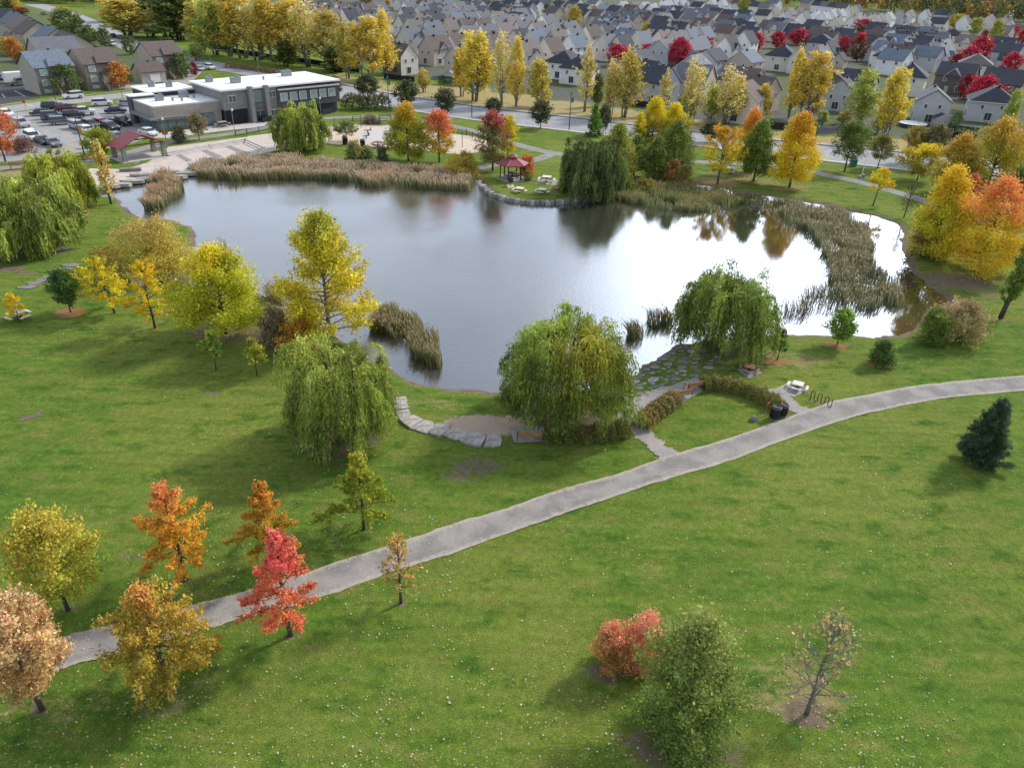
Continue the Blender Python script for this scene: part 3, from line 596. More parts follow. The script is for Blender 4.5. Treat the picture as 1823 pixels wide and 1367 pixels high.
def willow(bx, by, top, wpx, pal, label, n=1., lean=(0, 0), low=.1, yel=None, dome=.42, seed=None, leaf=.16, base=None, wind=(0, 0)):
    NT[0] += 1; rng = np.random.RandomState(seed or 500 + NT[0] * 13); b = P(bx, by); H = height_to(b, top) * 1.0; R = wpx / ppm((b[0], b[1], H * .5)) / 2
    tr = [(np.array([(0, 0, 0), (.1, .05, H * .12), (.05, .12, H * .26), (0, .1, H * .34)]), np.array([.045, .036, .034, .03]) * H)]; limbs = []
    for k in range(11):
        a = k * 2.4 + rng.rand() * .5; rr = R * (.3 + .5 * rng.rand()); z = H * (.9 - .35 * (rr / R) ** 2)
        s = np.linspace(0, 1, 5)[:, None]; p = np.array([0, .08, H * .27]) + np.array([math.cos(a) * rr, math.sin(a) * rr, 0]) * s ** 1.2 + np.array([0, 0, z - H * .27]) * s ** .8
        limbs.append((p, H * .02 * (1.1 - s[:, 0]), 1, 0, k))
    pts = []; ax = []; cl = []; R *= .86; H *= .95; npl = int(150 * n ** .5); ph = rng.rand(3) * 6.28
    A, B = np.array(pal[0]), np.array(pal[1]); zc = H * .42
    for k in range(npl):
        a = k * 2.39996 + rng.normal() * .3; sf = 1 - (k + .5) / npl * 1.36; cf = math.sqrt(max(0, 1 - sf * sf)) ** .72 if sf > 0 else 1.
        q = (.6 + .46 * rng.rand()) * (1 + .13 * math.sin(3 * a + ph[0]) + .12 * math.sin(5 * a + ph[1] + 3 * sf)); ro = R * .84 * cf * q
        zo = zc + (H * .95 - zc) * sf * (1 - dome * .3 + dome * .3 * rng.rand()) * (q if sf > .5 else 1)
        x0, y0 = math.cos(a) * ro + lean[0] * zo, math.sin(a) * ro + lean[1] * zo
        hj = np.clip(rng.rand() * .75 + .35 * max(sf, 0), 0, 1); pc = (B * (1 - hj) + A * hj) * (.5 + .95 * rng.rand())
        if yel is not None:
            g = np.clip(1.3 - math.hypot(x0 - yel[0], y0 - yel[1]) / yel[2], 0, 1) * ss(.4, .62, zo / H) * .8; pc = pc * (1 - g) + np.array(WYEL) * (.75 + .4 * rng.rand()) * g
        nst = int(17 * n ** .5) + 3; reach = R * (.16 + .2 * rng.rand()); fan = .2 + .4 * max(sf, 0); up = (.25 + .6 * rng.rand()) * (1.1 if sf > .3 else .6)
        zend = max(H * low * (.5 + 2.4 * rng.rand() ** 1.5), zo - (1.4 + 2.6 * rng.rand()) * H / 8 * (1 if sf > .1 else 1.6))
        for s in range(nst):
            da = a + rng.normal() * fan; sp0 = rng.normal(size=2) * .036 * R
            ze = max(.12, zend + rng.normal() * H * .045); rad_ = reach * (.6 + .5 * rng.rand()); drop = max(.5, zo - ze); m_ = max(5, int((drop + rad_) / (.19 if leaf > .15 else .145))); u = np.linspace(0, 1, m_)
            rad = rad_ * (1 - np.exp(-4.5 * u)); zz = zo + up * (.5 + rng.rand()) * np.sin(np.pi * np.clip(u * 2.6, 0, 1)) - drop * np.clip(u - .06, 0, 1) ** 1.25
            sx = x0 + sp0[0] + math.cos(da) * rad + wind[0] * u * drop * .2; sy = y0 + sp0[1] + math.sin(da) * rad + wind[1] * u * drop * .2
            sw = rng.normal(size=2) * .09; sx = sx + sw[0] * np.sin(u * 5 + k); sy = sy + sw[1] * np.sin(u * 4 + k)
            p = np.stack([sx, sy, zz], 1); t = np.gradient(p, axis=0); t /= np.linalg.norm(t, axis=1, keepdims=True) + 1e-9
            pts.append(p + rng.normal(size=p.shape) * .045); ax.append(t)
            cl.append(pc * np.exp(rng.normal(size=(m_, 1)) * .2 + rng.normal() * .12))
    c = np.vstack(pts); root = thing('willow_tree', (b[0], b[1], gz_at(b)), label, 'willow')
    obj('trunk', trunk_mesh('trunk', tr, limbs, BARK), root)
    obj('crown', leaves_mesh('crown', c, leaf, np.vstack(cl), rng, .3, np.vstack(ax)), root); return root
# --- foreground trees
plant('round',75,1262,1072,140,(TAN,(.66,.45,.22),(.68,.46,.24)),'oak_tree','tan brown leaved oak at the left edge of the gravel path','tree',n=3.,leaf=.58,cb=.26,sp=.9)
plant('round',122,1086,925,162,(YGR,(.44,.4,.06),(.5,.42,.06)),'lawn_tree','pale yellow green broad tree above the tan oak','tree',n=2.,leaf=.6,cb=.2)
plant('oak',331,1032,858,168,(ORG,(.68,.4,.04),(.72,.26,.1)),'oak_tree','orange spiky oak on the lawn left of the gravel path','tree',n=1.25,cb=.26)
plant('oakw',300,1228,1046,200,((.36,.31,.05),(.5,.35,.05),(.62,.3,.07)),'oak_tree','wide olive oak with rusty top overhanging the gravel path','tree',n=1.,cb=.17,topw=.62)
plant('oak',486,1003,855,130,((.52,.3,.03),(.44,.3,.04),(.56,.28,.04)),'oak_tree','ochre brown spiky oak just behind the red oak','tree',n=1.1,cb=.24)
plant('oak',517,1131,945,178,(RED,(.78,.24,.1),(.74,.15,.12)),'oak_tree','bright red spiky oak beside the gravel path','tree',n=1.15,cb=.28,lean=(.02,0),topw=.35,opts=dict(nb=44,jitter=.38,lobes=.3,e0=-8))
plant('oak',648,942,806,140,(YGR,(.27,.31,.03),(.46,.42,.04)),'oak_tree','small yellow green pointed oak standing alone on the lawn','tree',n=1.1,cb=.22,opts=dict(nb=44))
plant('young',714,1073,950,78,((.52,.32,.08),(.45,.3,.1),(.55,.36,.08)),'young_oak','thin half bare golden sapling at the near edge of the gravel path','tree',n=1.0,leaf=.8,cb=.24)
plant('spruce',1742,822,707,96,((.06,.1,.05),(.08,.13,.055)),'spruce_tree','dark green spruce on the lawn at the right','spruce',var=.3)
plant('round',1210,1312,1098,206,((.16,.23,.045),(.24,.3,.065),(.3,.34,.085)),'lawn_tree','large dense green tree at the bottom edge','tree',n=4.2,leaf=.55,cb=.0,sp=1.,opts=dict(shape='egg',lobes=.16,jitter=.34,nb=120,e0=-10,e1=62))
plant('shrub',1086,1186,1116,66,((.66,.24,.1),(.45,.27,.08),(.74,.3,.16)),'red_shrub','small orange red shrub left of the dense green tree','shrub',n=.9,leaf=.55)
plant('shrub',1142,1180,1103,92,((.76,.27,.16),(.62,.22,.11),(.78,.3,.18)),'red_shrub','salmon red shrub half behind the dense green tree','shrub',n=1.1,leaf=.55)
plant('bare',1436,1270,1106,140,(TAN,(.5,.33,.12)),'bare_tree','nearly leafless grey tree near the bottom edge','tree',n=1.2,mat=BARKG,cb=.14)
# --- willows
willow(612,782,594,226,(WLL,WIL),'windblown willow left of the stone slab edging',n=1.15,low=.14,dome=.4,wind=(-.5,0),leaf=.125)
willow(1004,742,548,264,((.33,.41,.07),(.15,.205,.04)),'largest willow, yellow in the middle, at the near shore beside the bench',n=1.5,low=.2,yel=(.8,-1.0,2.2),dome=.2,leaf=.125)
willow(1277,622,467,192,((.32,.4,.065),(.15,.205,.045)),'dark green willow above the flagstones on the near shore',n=1.1,low=.13,dome=.3,seed=611,leaf=.13)
willow(55,440,310,190,(WLL,WIL),'big broad willow at the left edge of the park',n=1.0,low=.08,leaf=.2,dome=.4)
willow(118,368,260,115,((.5,.5,.07),(.3,.34,.05)),'willow behind the big broad willow at the left edge',n=.7,low=.1,leaf=.22)
willow(541,268,176,100,(WLL,(.2,.25,.05)),'willow between the plaza and the long bed of reeds',n=.6,low=.12,leaf=.24,lean=(-.06,0))
willow(1050,346,231,118,((.17,.22,.06),(.1,.14,.045)),'dark weeping willow right of the gazebo',n=.7,low=.05,leaf=.22,dome=.1)
# --- near shore
plant('cotton',588,602,376,172,((.7,.55,.03),(.52,.46,.04),(.44,.44,.06)),'cottonwood_tree','tall airy yellow cottonwood on the near shore','cottonwood',n=3.,leaf=.9,mat=BARKG,cb=.06,topw=.75)
plant('shrub',530,626,574,70,(GOLD,(.5,.27,.04)),'amber_shrub','amber shrub at the foot of the yellow cottonwood','shrub',n=.6)
plant('maple',402,594,443,158,((.4,.42,.025),(.5,.48,.025),(.72,.56,.03)),'maple_tree','dense yellow green maple on the left shore','maple',n=1.25,leaf=.9,topw=.66)
plant('oak',276,584,462,98,(YEL,(.62,.38,.02)),'yellow_tree','bright yellow tree left of the dense maple','tree',n=.75,leaf=1.1,cb=.2,opts=dict(shape='egg'))
plant('oak',204,557,455,88,((.5,.42,.03),YEL),'yellow_tree','yellow tree leaning left beside the small pine','tree',n=.7,leaf=1.1,cb=.25,lean=(-.12,0),opts=dict(shape='egg'))
plant('round',126,556,484,52,((.07,.13,.04),GRN),'small_pine','small dark green round tree in a ring of mulch','tree',n=.4,cb=.3)
plant('young',36,574,522,38,(GOLD,YEL),'young_tree','thin yellow sapling over the white picnic table on the left lawn','tree',n=.8)
plant('young',385,659,588,36,(LGR,(.34,.38,.05)),'young_tree','light green sapling in front of the dense maple','tree',n=1.2,cb=.35)
plant('young',458,668,602,46,(YGR,(.4,.38,.05)),'young_tree','yellow green sapling left of the windblown willow','tree',n=1.3,cb=.35)
plant('shrub',275,488,386,172,((.44,.37,.07),(.54,.42,.06),(.46,.35,.1)),'shore_shrub','broad ochre thicket on the left bank','shrub',n=1.7,opts=dict(stems=9,nb=110))
plant('shrub',292,482,426,62,(YEL,OCH),'shore_shrub','yellow shrub in front of the ochre thicket','shrub',n=.5)
plant('shrub',196,478,440,62,(OLV,OCH),'shore_shrub','low olive shrub at the left end of the ochre thicket','shrub',n=.5)
plant('poplar',198,363,252,36,((.66,.5,.13),(.56,.42,.12)),'slender_tree','slender golden tree on the left shore','tree',n=.3,cb=.1,leaf=.8)
plant('shrub',490,612,552,62,((.3,.22,.15),(.26,.2,.1)),'dry_shrub','dull brown shrub between the maple and the cottonwood','shrub',n=.5)
# --- right side
plant('maple',1738,484,322,150,((.56,.5,.03),(.78,.46,.03),(.88,.32,.09)),'maple_tree','large orange and yellow maple on the right shore','maple',n=1.4,topw=.45,cb=.08,leaf=.95)
plant('maple',1655,458,296,96,((.42,.42,.03),(.58,.48,.03),(.84,.5,.03)),'maple_tree','yellow green maple left of the large orange maple','maple',n=1.,cb=.05)
plant('maple',1716,372,312,34,(RED,PNK),'maple_tree','red maple wedged behind the orange and yellow maples','maple',n=.3)
plant('poplar',1781,566,338,40,((.16,.23,.04),(.24,.3,.05)),'poplar_tree','tall green leaning poplar at the right edge','poplar',n=2.,lean=(.05,0),cb=.1,leaf=.6)
plant('maple',1750,352,214,120,((.3,.29,.04),(.46,.36,.03),(.56,.36,.05)),'maple_tree','tall olive and orange maple behind the large orange maple','maple',n=.9,leaf=1.2)
plant('round',1800,330,240,76,((.22,.24,.04),OLV,(.4,.3,.05)),'lawn_tree','olive tree at the right edge beside the avenue','tree',n=.8,leaf=1.2)
plant('maple',1790,392,300,70,((.14,.2,.035),(.2,.24,.04)),'maple_tree','green tree behind the orange maple at the right edge','maple',n=.7,leaf=1.1)
plant('round',1632,322,262,76,((.3,.29,.04),(.42,.34,.04),YEL),'lawn_tree','yellow green tree between the avenue and the maples','tree',n=.8,leaf=1.1)
plant('maple',1688,345,240,74,((.5,.36,.04),(.42,.34,.04),(.6,.38,.06)),'maple_tree','golden tree beside the yellow green tree near the avenue','maple',n=.7,leaf=1.1)
plant('round',1654,296,225,52,((.13,.13,.045),(.2,.16,.06)),'lawn_tree','dark brownish tree in front of the cedar hedge','tree',n=.6,leaf=1.2)
plant('round',1622,290,228,48,((.24,.22,.04),(.38,.25,.05)),'lawn_tree','olive orange tree left of the dark brownish tree','tree',n=.6,leaf=1.2)
plant('round',1503,306,220,70,((.1,.15,.03),(.15,.19,.035)),'street_tree','round green tree beside the park path on the right','tree',n=.9,leaf=1.1,cb=.3)
plant('round',1562,300,243,46,((.17,.17,.05),(.22,.2,.05)),'street_tree','thin olive tree right of the camera pole','tree',n=.5,leaf=1.,cb=.35)
plant('young',1554,366,298,46,(GOLD,YEL),'young_tree','golden young tree with a bare leaning trunk by the park path','tree',n=1.5,lean=(.05,0),leaf=1.3,cb=.42)
plant('bare',1609,387,330,26,(BRN,TAN),'bare_sapling','bare sapling on the far right bank','tree',n=.3)
plant('shrub',1640,455,398,60,((.32,.26,.05),(.28,.17,.06)),'shore_shrub','brown olive shrub under the yellow green maple','shrub',n=.5)
plant('round',1490,614,556,46,((.2,.3,.035),LGR),'young_tree','small bright green tree on the near right shore','tree',n=.42,leaf=.9,cb=.25)
plant('young',1384,640,584,30,((.1,.16,.05),GRN),'young_tree','thin dark sapling in mulch left of the bright green tree','tree',n=.7)
plant('shrub',1567,649,611,44,((.08,.14,.03),GRN),'round_shrub','round dark green bush in a ring of orange mulch','shrub',n=.45,leaf=.85)
plant('shrub',1700,605,540,100,((.42,.33,.15),(.36,.3,.1),(.46,.34,.16)),'tan_shrub','tan dry shrub on the near right shore','shrub',n=.9)
plant('shrub',1656,612,553,56,((.14,.2,.035),(.24,.27,.05)),'tan_shrub','green bush at the left side of the tan dry shrub','shrub',n=.5)
# --- far shore
plant('vase',1277,327,228,70,((.64,.44,.02),YEL,(.62,.36,.03)),'golden_tree','round golden tree on the far shore','tree',n=1.1,cb=.22,leaf=1.05)
plant('maple',1326,306,194,50,(YEL,(.34,.34,.03),ORG),'golden_tree','narrow yellow tree with orange top behind the dark green tree','tree',n=.5,leaf=1.1)
plant('maple',1341,323,214,60,((.14,.21,.04),(.2,.26,.045)),'lawn_tree','dark green tree between the two golden trees','tree',n=.7,leaf=1.1)
plant('maple',1405,334,202,80,(YEL,GOLD,(.64,.36,.03)),'golden_tree','tall golden tree with orange top on the far shore','tree',n=1.05,leaf=1.1)
plant('shrub',1196,324,286,28,(BRO,(.44,.2,.06)),'amber_shrub','rusty orange bush on the far shore','shrub',n=.35,leaf=1.2)
plant('shrub',1219,327,292,40,(OLV,(.26,.22,.07)),'olive_shrub','olive bush right of the rusty orange bush','shrub',n=.4,leaf=1.2)
for a in ((1095,322,222,62,((.26,.29,.05),(.32,.3,.05)),'olive tree beside the dark weeping willow'),(1128,314,238,46,((.13,.19,.04),(.2,.25,.05)),'green conical tree in the far shore clump'),(1133,280,198,42,((.34,.34,.03),YGR,YEL),'narrow yellow green cone tree at the avenue side of the clump'),(1158,272,175,50,(OLV,(.36,.32,.04),YEL),'tallest yellow topped tree of the far shore clump'),(1192,282,184,52,((.44,.37,.03),OLV,YEL),'yellow tree at the right back of the far shore clump'),(1165,318,246,44,((.14,.2,.04),(.2,.25,.05)),'small green tree at the front of the far shore clump'),(1196,312,218,66,((.13,.18,.03),(.2,.23,.04)),'green pointed tree at the right front of the far shore clump'),(1070,330,252,40,(OLV,(.2,.22,.04)),'thin olive tree behind the dark weeping willow')):
    plant('conef' if 'con' in a[5] else 'maple',a[0],a[1],a[2],a[3]*1.1,a[4],'clump_tree',a[5],'tree',n=.5,leaf=1.15,group='trees clumped on the far shore')
for a in ((1110,338,310,50,((.2,.2,.04),GRN),'low green bush below the far shore clump'),(1150,335,306,50,(OLV,(.3,.28,.05)),'low yellowish bush below the far shore clump')):
    plant('shrub',a[0],a[1],a[2],a[3],a[4],'shore_shrub',a[5],'shrub',n=.4,leaf=1.2)
plant('conef',1057,243,184,32,((.13,.23,.04),(.17,.27,.04)),'cone_tree','bright green cone shaped tree by the avenue','tree',n=.5,leaf=1.2,cb=.04)
plant('round',877,304,202,62,((.14,.16,.045),(.26,.16,.06),(.42,.09,.07)),'maple_tree','maple turning from green to crimson behind the gazebo','maple',n=1.1,leaf=1.05,topw=.62,cb=.16)
plant('round',904,285,208,36,(YEL,(.48,.4,.03)),'maple_tree','yellow tree behind the crimson topped maple','maple',n=.5,leaf=1.2)
plant('shrub',938,310,277,28,((.45,.1,.05),ORG),'red_shrub','small round red bush right of the gazebo','shrub',n=.3,leaf=1.1)
plant('shrub',941,321,305,16,(OLV,(.3,.26,.06)),'olive_shrub','tiny olive bush beside the gazebo step','shrub',n=.12)
plant('maple',727,287,186,74,((.26,.3,.03),(.4,.36,.03),(.6,.38,.03)),'maple_tree','green maple with yellow top beside the play sand','maple',n=.9,leaf=1.1,topw=.6)
plant('round',782,289,200,62,((.5,.4,.03),(.6,.4,.04),(.68,.22,.09)),'maple_tree','yellow maple with coral top beside the play sand','maple',n=1.,leaf=1.1,topw=.42,cb=.22)
plant('shrub',822,312,262,70,((.36,.27,.05),(.48,.34,.04)),'amber_shrub','golden brown bush left of the gazebo','shrub',n=.7,leaf=1.2)
plant('vase',617,252,218,44,((.16,.18,.06),(.22,.22,.08)),'small_tree','small dull green tree on the play sand','tree',n=.35,leaf=1.1,cb=.3)
plant('shrub',632,282,252,34,((.2,.22,.07),(.3,.28,.08)),'grey_shrub','grey green bush behind the long bed of reeds','shrub',n=.35,leaf=1.2)
plant('shrub',655,280,262,30,((.3,.32,.14),(.24,.28,.1)),'grey_shrub','pale flowering bush behind the long bed of reeds','shrub',n=.3,leaf=1.2)
plant('shrub',681,288,264,20,((.13,.16,.08),(.18,.2,.1)),'grey_shrub','small blue grey bush behind the long bed of reeds','shrub',n=.2,leaf=1.2)
plant('shrub',660,221,208,36,((.22,.17,.14),(.26,.2,.15)),'grey_shrub','bare brown bush along the play sand fence','shrub',n=.3,leaf=1.2)
plant('round',355,249,205,38,((.2,.16,.09),(.26,.2,.1)),'small_tree','small brownish tree in front of the stone community building','tree',n=.4,cb=.3,leaf=1.1)
plant('shrub',320,254,226,26,((.09,.1,.05),(.12,.12,.06)),'round_shrub','dark round bush in front of the stone community building','shrub',n=.35,leaf=1.1)
plant('round',180,278,232,56,((.26,.28,.03),(.34,.34,.04)),'small_tree','round yellow green tree beside the red roofed pavilion','tree',n=.6,leaf=1.2,cb=.2)
plant('round',10,288,198,70,((.5,.13,.05),(.46,.2,.05),(.58,.17,.07)),'maple_tree','red orange maple at the left edge by the car park','maple',n=.8,leaf=1.2)
plant('shrub',45,272,248,44,((.2,.11,.1),(.26,.15,.12)),'dry_shrub','maroon bush beside the red orange maple','shrub',n=.3,leaf=1.2)
# ------------------------------------------------------------------ houses
ROOF = {'s': ('dark slate', (.055,.06,.074)), 'g': ('grey', (.14,.145,.162)), 'b': ('blue grey', (.14,.17,.21)), 'n': ('brown', (.12,.092,.085)),
        't': ('tan brown', (.17,.148,.138)), 'p': ('pinkish brown', (.18,.145,.137)), 'l': ('pale grey', (.29,.30,.32))}
WALL = {'c': ('cream', (.68,.62,.54)), 'w': ('white', (.8,.79,.76)), 't': ('tan', (.5,.42,.345)), 'g': ('grey', (.47,.47,.485)), 'k': ('brown brick', (.2,.155,.13)), 'd': ('dark stone', (.14,.125,.12))}
def roof_mat(k):
    mt = M('shingles_' + k, ROOF[k][1], .85, 1.4, .2, fine=14); return mt
def wall_mat(k):
    return M('siding_' + k, WALL[k][1], .85, .8, .1, fine=10)
RM = {k: roof_mat(k) for k in ROOF}; WM = {k: wall_mat(k) for k in WALL}
TRIM = M('white_trim', (.72,.71,.68), .6, 2, .08); DTRIM = M('dark_trim', (.05,.045,.045), .6, 2, .1)
GLASS = M('window_glass', (.05,.06,.07), .12, 1, .3, spec=.8); GLASSL = M('pale_glass', (.3,.38,.38), .15, 1, .25, spec=.8)
DOORM = M('door_paint', (.45,.43,.4), .6, 3, .1); BLACKM = M('black_metal', (.02,.02,.022), .5, 6, .2)
_mc = {}
def cached(key, fn):
    if key not in _mc: _mc[key] = fn()
    return _mc[key]
def gable_walls(L, w, e, r):
    b = MB(); h = w / 2
    v = [(0,-h,-.3),(0,h,-.3),(0,h,e),(0,0,r),(0,-h,e),(L,-h,-.3),(L,h,-.3),(L,h,e),(L,0,r),(L,-h,e)]
    b.add(v, [(1,0,4,3,2),(5,6,7,8,9),(0,5,9,4),(6,1,2,7)]); return b
def gable_roof(b, x0, x1, w, e, r, oh=.35, th=.16, y0=0, mi=0, tri=1):
    h = w / 2; sl = (r - e) / h; ye = h + oh; ze = e - oh * sl
    for s in (-1, 1):
        v = [(x0,y0,r+th),(x1,y0,r+th),(x1,y0+s*ye,ze+th),(x0,y0+s*ye,ze+th),(x0,y0,r+.01),(x1,y0,r+.01),(x1,y0+s*ye,ze),(x0,y0+s*ye,ze)]
        f = [(0,1,2,3),(7,6,5,4),(3,2,6,7)]; g = [(0,3,7,4),(1,5,6,2)]
        if s > 0: f = [q[::-1] for q in f]; g = [q[::-1] for q in g]
        f[:] = [q[::-1] for q in f]; g[:] = [q[::-1] for q in g]
        b.add(v, f, mi); b.add(v, g, tri)
def hip_roof(b, x0, x1, y0, y1, e, r, oh=.4, ridge=.3, mi=0):
    X0, X1, Y0, Y1 = x0 - oh, x1 + oh, y0 - oh, y1 + oh; yc = (y0 + y1) / 2; dx = (X1 - X0) * (1 - ridge) / 2
    v = [(X0,Y0,e),(X1,Y0,e),(X1,Y1,e),(X0,Y1,e),(X0+dx,yc,r),(X1-dx,yc,r)]
    b.add(v, [(0,1,5,4),(1,2,5),(2,3,4,5),(3,0,4),(3,2,1,0)], mi)
    for a, c in (((X0,Y0),(X1,Y0)),((X1,Y0),(X1,Y1)),((X1,Y1),(X0,Y1)),((X0,Y1),(X0,Y0))):
        b.add([(a[0],a[1],e-.18),(c[0],c[1],e-.18),(c[0],c[1],e),(a[0],a[1],e)], [(0,1,2,3)], 1)
def window_mesh(w, h, frame='white', pale=False):
    def f():
        b = MB(); b.box((-.03, 0, 0), (.1, w, h), mi=0); n = 2 if w > .9 else 1; pw = (w - .16) / n - .06
        for i in range(n): b.box((-.07, -w / 2 + .08 + (w - .16) / n * (i + .5), 0), (.06, pw, h - .22), mi=1)
        return b.mesh('window', [TRIM if frame == 'white' else DTRIM, GLASSL if pale else GLASS])
    return cached(('win', w, h, frame, pale), f)
def put_window(root, x, y, z, side, w=1.1, h=1.3, frame='white', pale=False):
    """side: 'n' near gable, 'l' -y wall, 'r' +y wall"""
    o = obj('window', window_mesh(w, h, frame, pale), root, (x, y, z)); o.rotation_euler[2] = {'n': 0, 'l': math.pi / 2, 'r': -math.pi / 2, 'f': math.pi}[side]; return o
def house(p, ang, L, w, e, r, roof, wall, label, group, det=1, hip=False, trim='white', seed=0, front=False):
    rng = random.Random(seed); root = thing('house', (p[0], p[1], 0), label, 'house', ang, group)
    tm = TRIM if trim == 'white' else DTRIM
    if hip:
        def fw_():
            b = MB(); b.box((L/2, 0, e/2 - .15), (L, w, e + .3)); return b.mesh('wall', WM[wall])
        def fr_():
            b = MB(); hip_roof(b, 0, L, -w/2, w/2, e, r); return b.mesh('roof', [RM[roof], tm])
    else:
        def fw_(): return gable_walls(L, w, e, r).mesh('wall', WM[wall])
        def fr_():
            b = MB(); gable_roof(b, -.3, L + .3, w, e, r); return b.mesh('roof', [RM[roof], tm])
    key = (L, w, e, r, hip, trim)
    obj('wall', cached(('w', wall) + key, fw_), root); ro = obj('roof', cached(('r', roof) + key, fr_), root)
    def vent():
        b = MB(); b.box((0,0,.25),(.45,.45,.7)); b.box((0,0,.65),(.6,.6,.12)); return b.mesh('roof_vent', BLACKM)
    obj('roof_vent', cached('vent', vent), ro, (L * (.25 + .5 * rng.random()), .3 * rng.choice((-1, 1)), r - .25))
    if det >= 1:
        put_window(root, -.02, -w*.18, e - 1.1, 'n', .8, 1.1)
        put_window(root, -.02, w*.22, e - 1.2, 'n', .8, 1.1)
        for s, sd_ in ((-1, 'l'), (1, 'r')):
            for fx in (.25, .72): put_window(root, L*fx, s*(w/2+.02), e - 1., sd_, 1.0, 1.2)
    if det >= 2:
        for s, sd_ in ((-1, 'l'), (1, 'r')):
            put_window(root, L*.3, s*(w/2+.02), 1.5, sd_, 1.7, 1.7)
        put_window(root, -.02, w*.05, 1.4, 'n', 1.7, 1.9, 'white')
        dm = MB(); dm.box((0,0,1.05),(.12,1.0,2.1)); dm.box((-.08,.32,1.0),(.05,.06,.06),mi=1)
        do = obj('door', cached('door', lambda: dm.mesh('door', [DOORM, BLACKM])), root, (L*.62, w/2+.02, 0)); do.rotation_euler[2] = -math.pi/2
    if det == 1 and seed % 3 == 1 and not hip:      # lower side wing with its own gable
        wl_, ww, we, wr = L * .55, 4.6, 2.7, 4.9
        wg = obj('wing', cached(('wg', wall, wl_), lambda: gable_walls(wl_, ww, we, wr).mesh('wing', WM[wall])), root, (.4, (w / 2 + ww / 2 - .6) * (-1 if L < 8.5 else 1), 0))
        def wr_():
            b = MB(); gable_roof(b, -.25, wl_ + .2, ww, we, wr, .3, .14); return b.mesh('wing_roof', [RM[roof], tm])
        obj('wing_roof', cached(('wgr', roof, wl_, trim), wr_), wg)
        put_window(wg, -.02, 0, 1.7, 'n', 1.0, 1.1)
    if front:     # a small cross gable over the long side
        def gw():
            b = MB(); W2 = L * .42; b.add([(-W2/2,0,e-.6),(W2/2,0,e-.6),(W2/2,0,e+.1),(0,0,e+.1+W2*.45),(-W2/2,0,e+.1),(-W2/2,-2.6,e-.6),(W2/2,-2.6,e-.6),(W2/2,-2.6,e+.1),(0,-2.6,e+.1+W2*.45),(-W2/2,-2.6,e+.1)], [(4,3,2,1,0),(0,1,6,5),(1,2,7,6),(5,9,4,0)][:4]); return b.mesh('dormer', WM[wall])
        def gr():
            b = MB(); W2 = L * .42; h = W2/2; rr = e+.1+W2*.45
            for s in (-1, 1):
                v = [(0,.35,rr+.12),(0,-2.9,rr+.12),(s*(h+.25),-2.9,e-.05),(s*(h+.25),.35,e-.05),(0,.35,rr-.02),(s*(h+.25),.35,e-.2)]
                q = [(0,1,2,3),(0,3,5,4)]
                if s < 0: q = [z[::-1] for z in q]
                b.add(v, q[:1], 0); b.add(v, q[1:], 1)
            return b.mesh('dormer_roof', [RM[roof], tm])
        for s in ((-1, 1) if front == 2 else (1,) if front == 1 else (-1,)):
            dg = obj('dormer', cached(('dw', wall) + key, gw), root, (L*.52, s*(w/2+.25), 0)); dg.rotation_euler[2] = 0 if s > 0 else math.pi
            obj('dormer_roof', cached(('dr', roof) + key, gr), dg)
    return root
S7 = 260 / 1823
HL = []   # (px, py, type, roof, wall)
def tile(ox, oy, txt):
    for ln in txt.split():
        x, y, t, rf, wl = ln.split(',')[:5]; HL.append((ox + float(x) * S7, oy + float(y) * S7, t, rf, wl))
tile(700, 0, '110,345,L,b,c 385,340,L,g,c 165,245,L,t,c 400,265,L,n,c 280,190,L,t,c 475,180,L,s,c 455,105,L,n,c 90,100,L,s,c 60,192,L,s,c 290,75,L,b,c 690,112,L,g,t 730,165,L,b,t 650,240,L,t,t 855,330,L,g,w 835,235,L,n,c 890,160,L,g,w 1055,145,L,g,w 1040,245,L,n,c 1090,312,L,g,w 1245,215,L,g,c 1240,150,L,t,c 1400,125,L,b,w 1430,212,L,t,c 1540,262,L,p,c 1610,200,L,b,w 1730,275,L,p,w 1500,372,L,n,c 1300,295,L,p,t 1480,22,R,s,c 1600,52,R,s,c 1745,42,R,s,g 1350,25,R,s,t 1235,18,R,n,t 1120,22,R,g,w 1050,72,R,g,t 1160,80,R,g,t 985,20,R,g,c 760,25,L,g,c 1000,-20,R,s,w 880,70,L,g,t 1840,20,R,s,w 1700,-10,R,g,w 1560,-15,R,s,w 560,15,L,g,c 130,25,L,g,w 700,430,L,n,c 820,420,L,g,c 1180,420,L,n,t 1320,430,L,t,c')
tile(480, 0, '560,45,L,n,c 660,185,L,p,c 680,250,L,s,w 610,85,L,s,w 680,45,L,s,w 830,35,L,n,w 760,105,L,p,c 900,110,L,n,w 950,80,L,n,w 990,40,L,s,w 1150,130,L,s,t 1200,170,L,g,w 1290,30,L,n,w 1150,40,L,n,w 530,120,L,g,c 600,10,L,s,w 1250,110,L,p,t 1340,150,L,g,c')
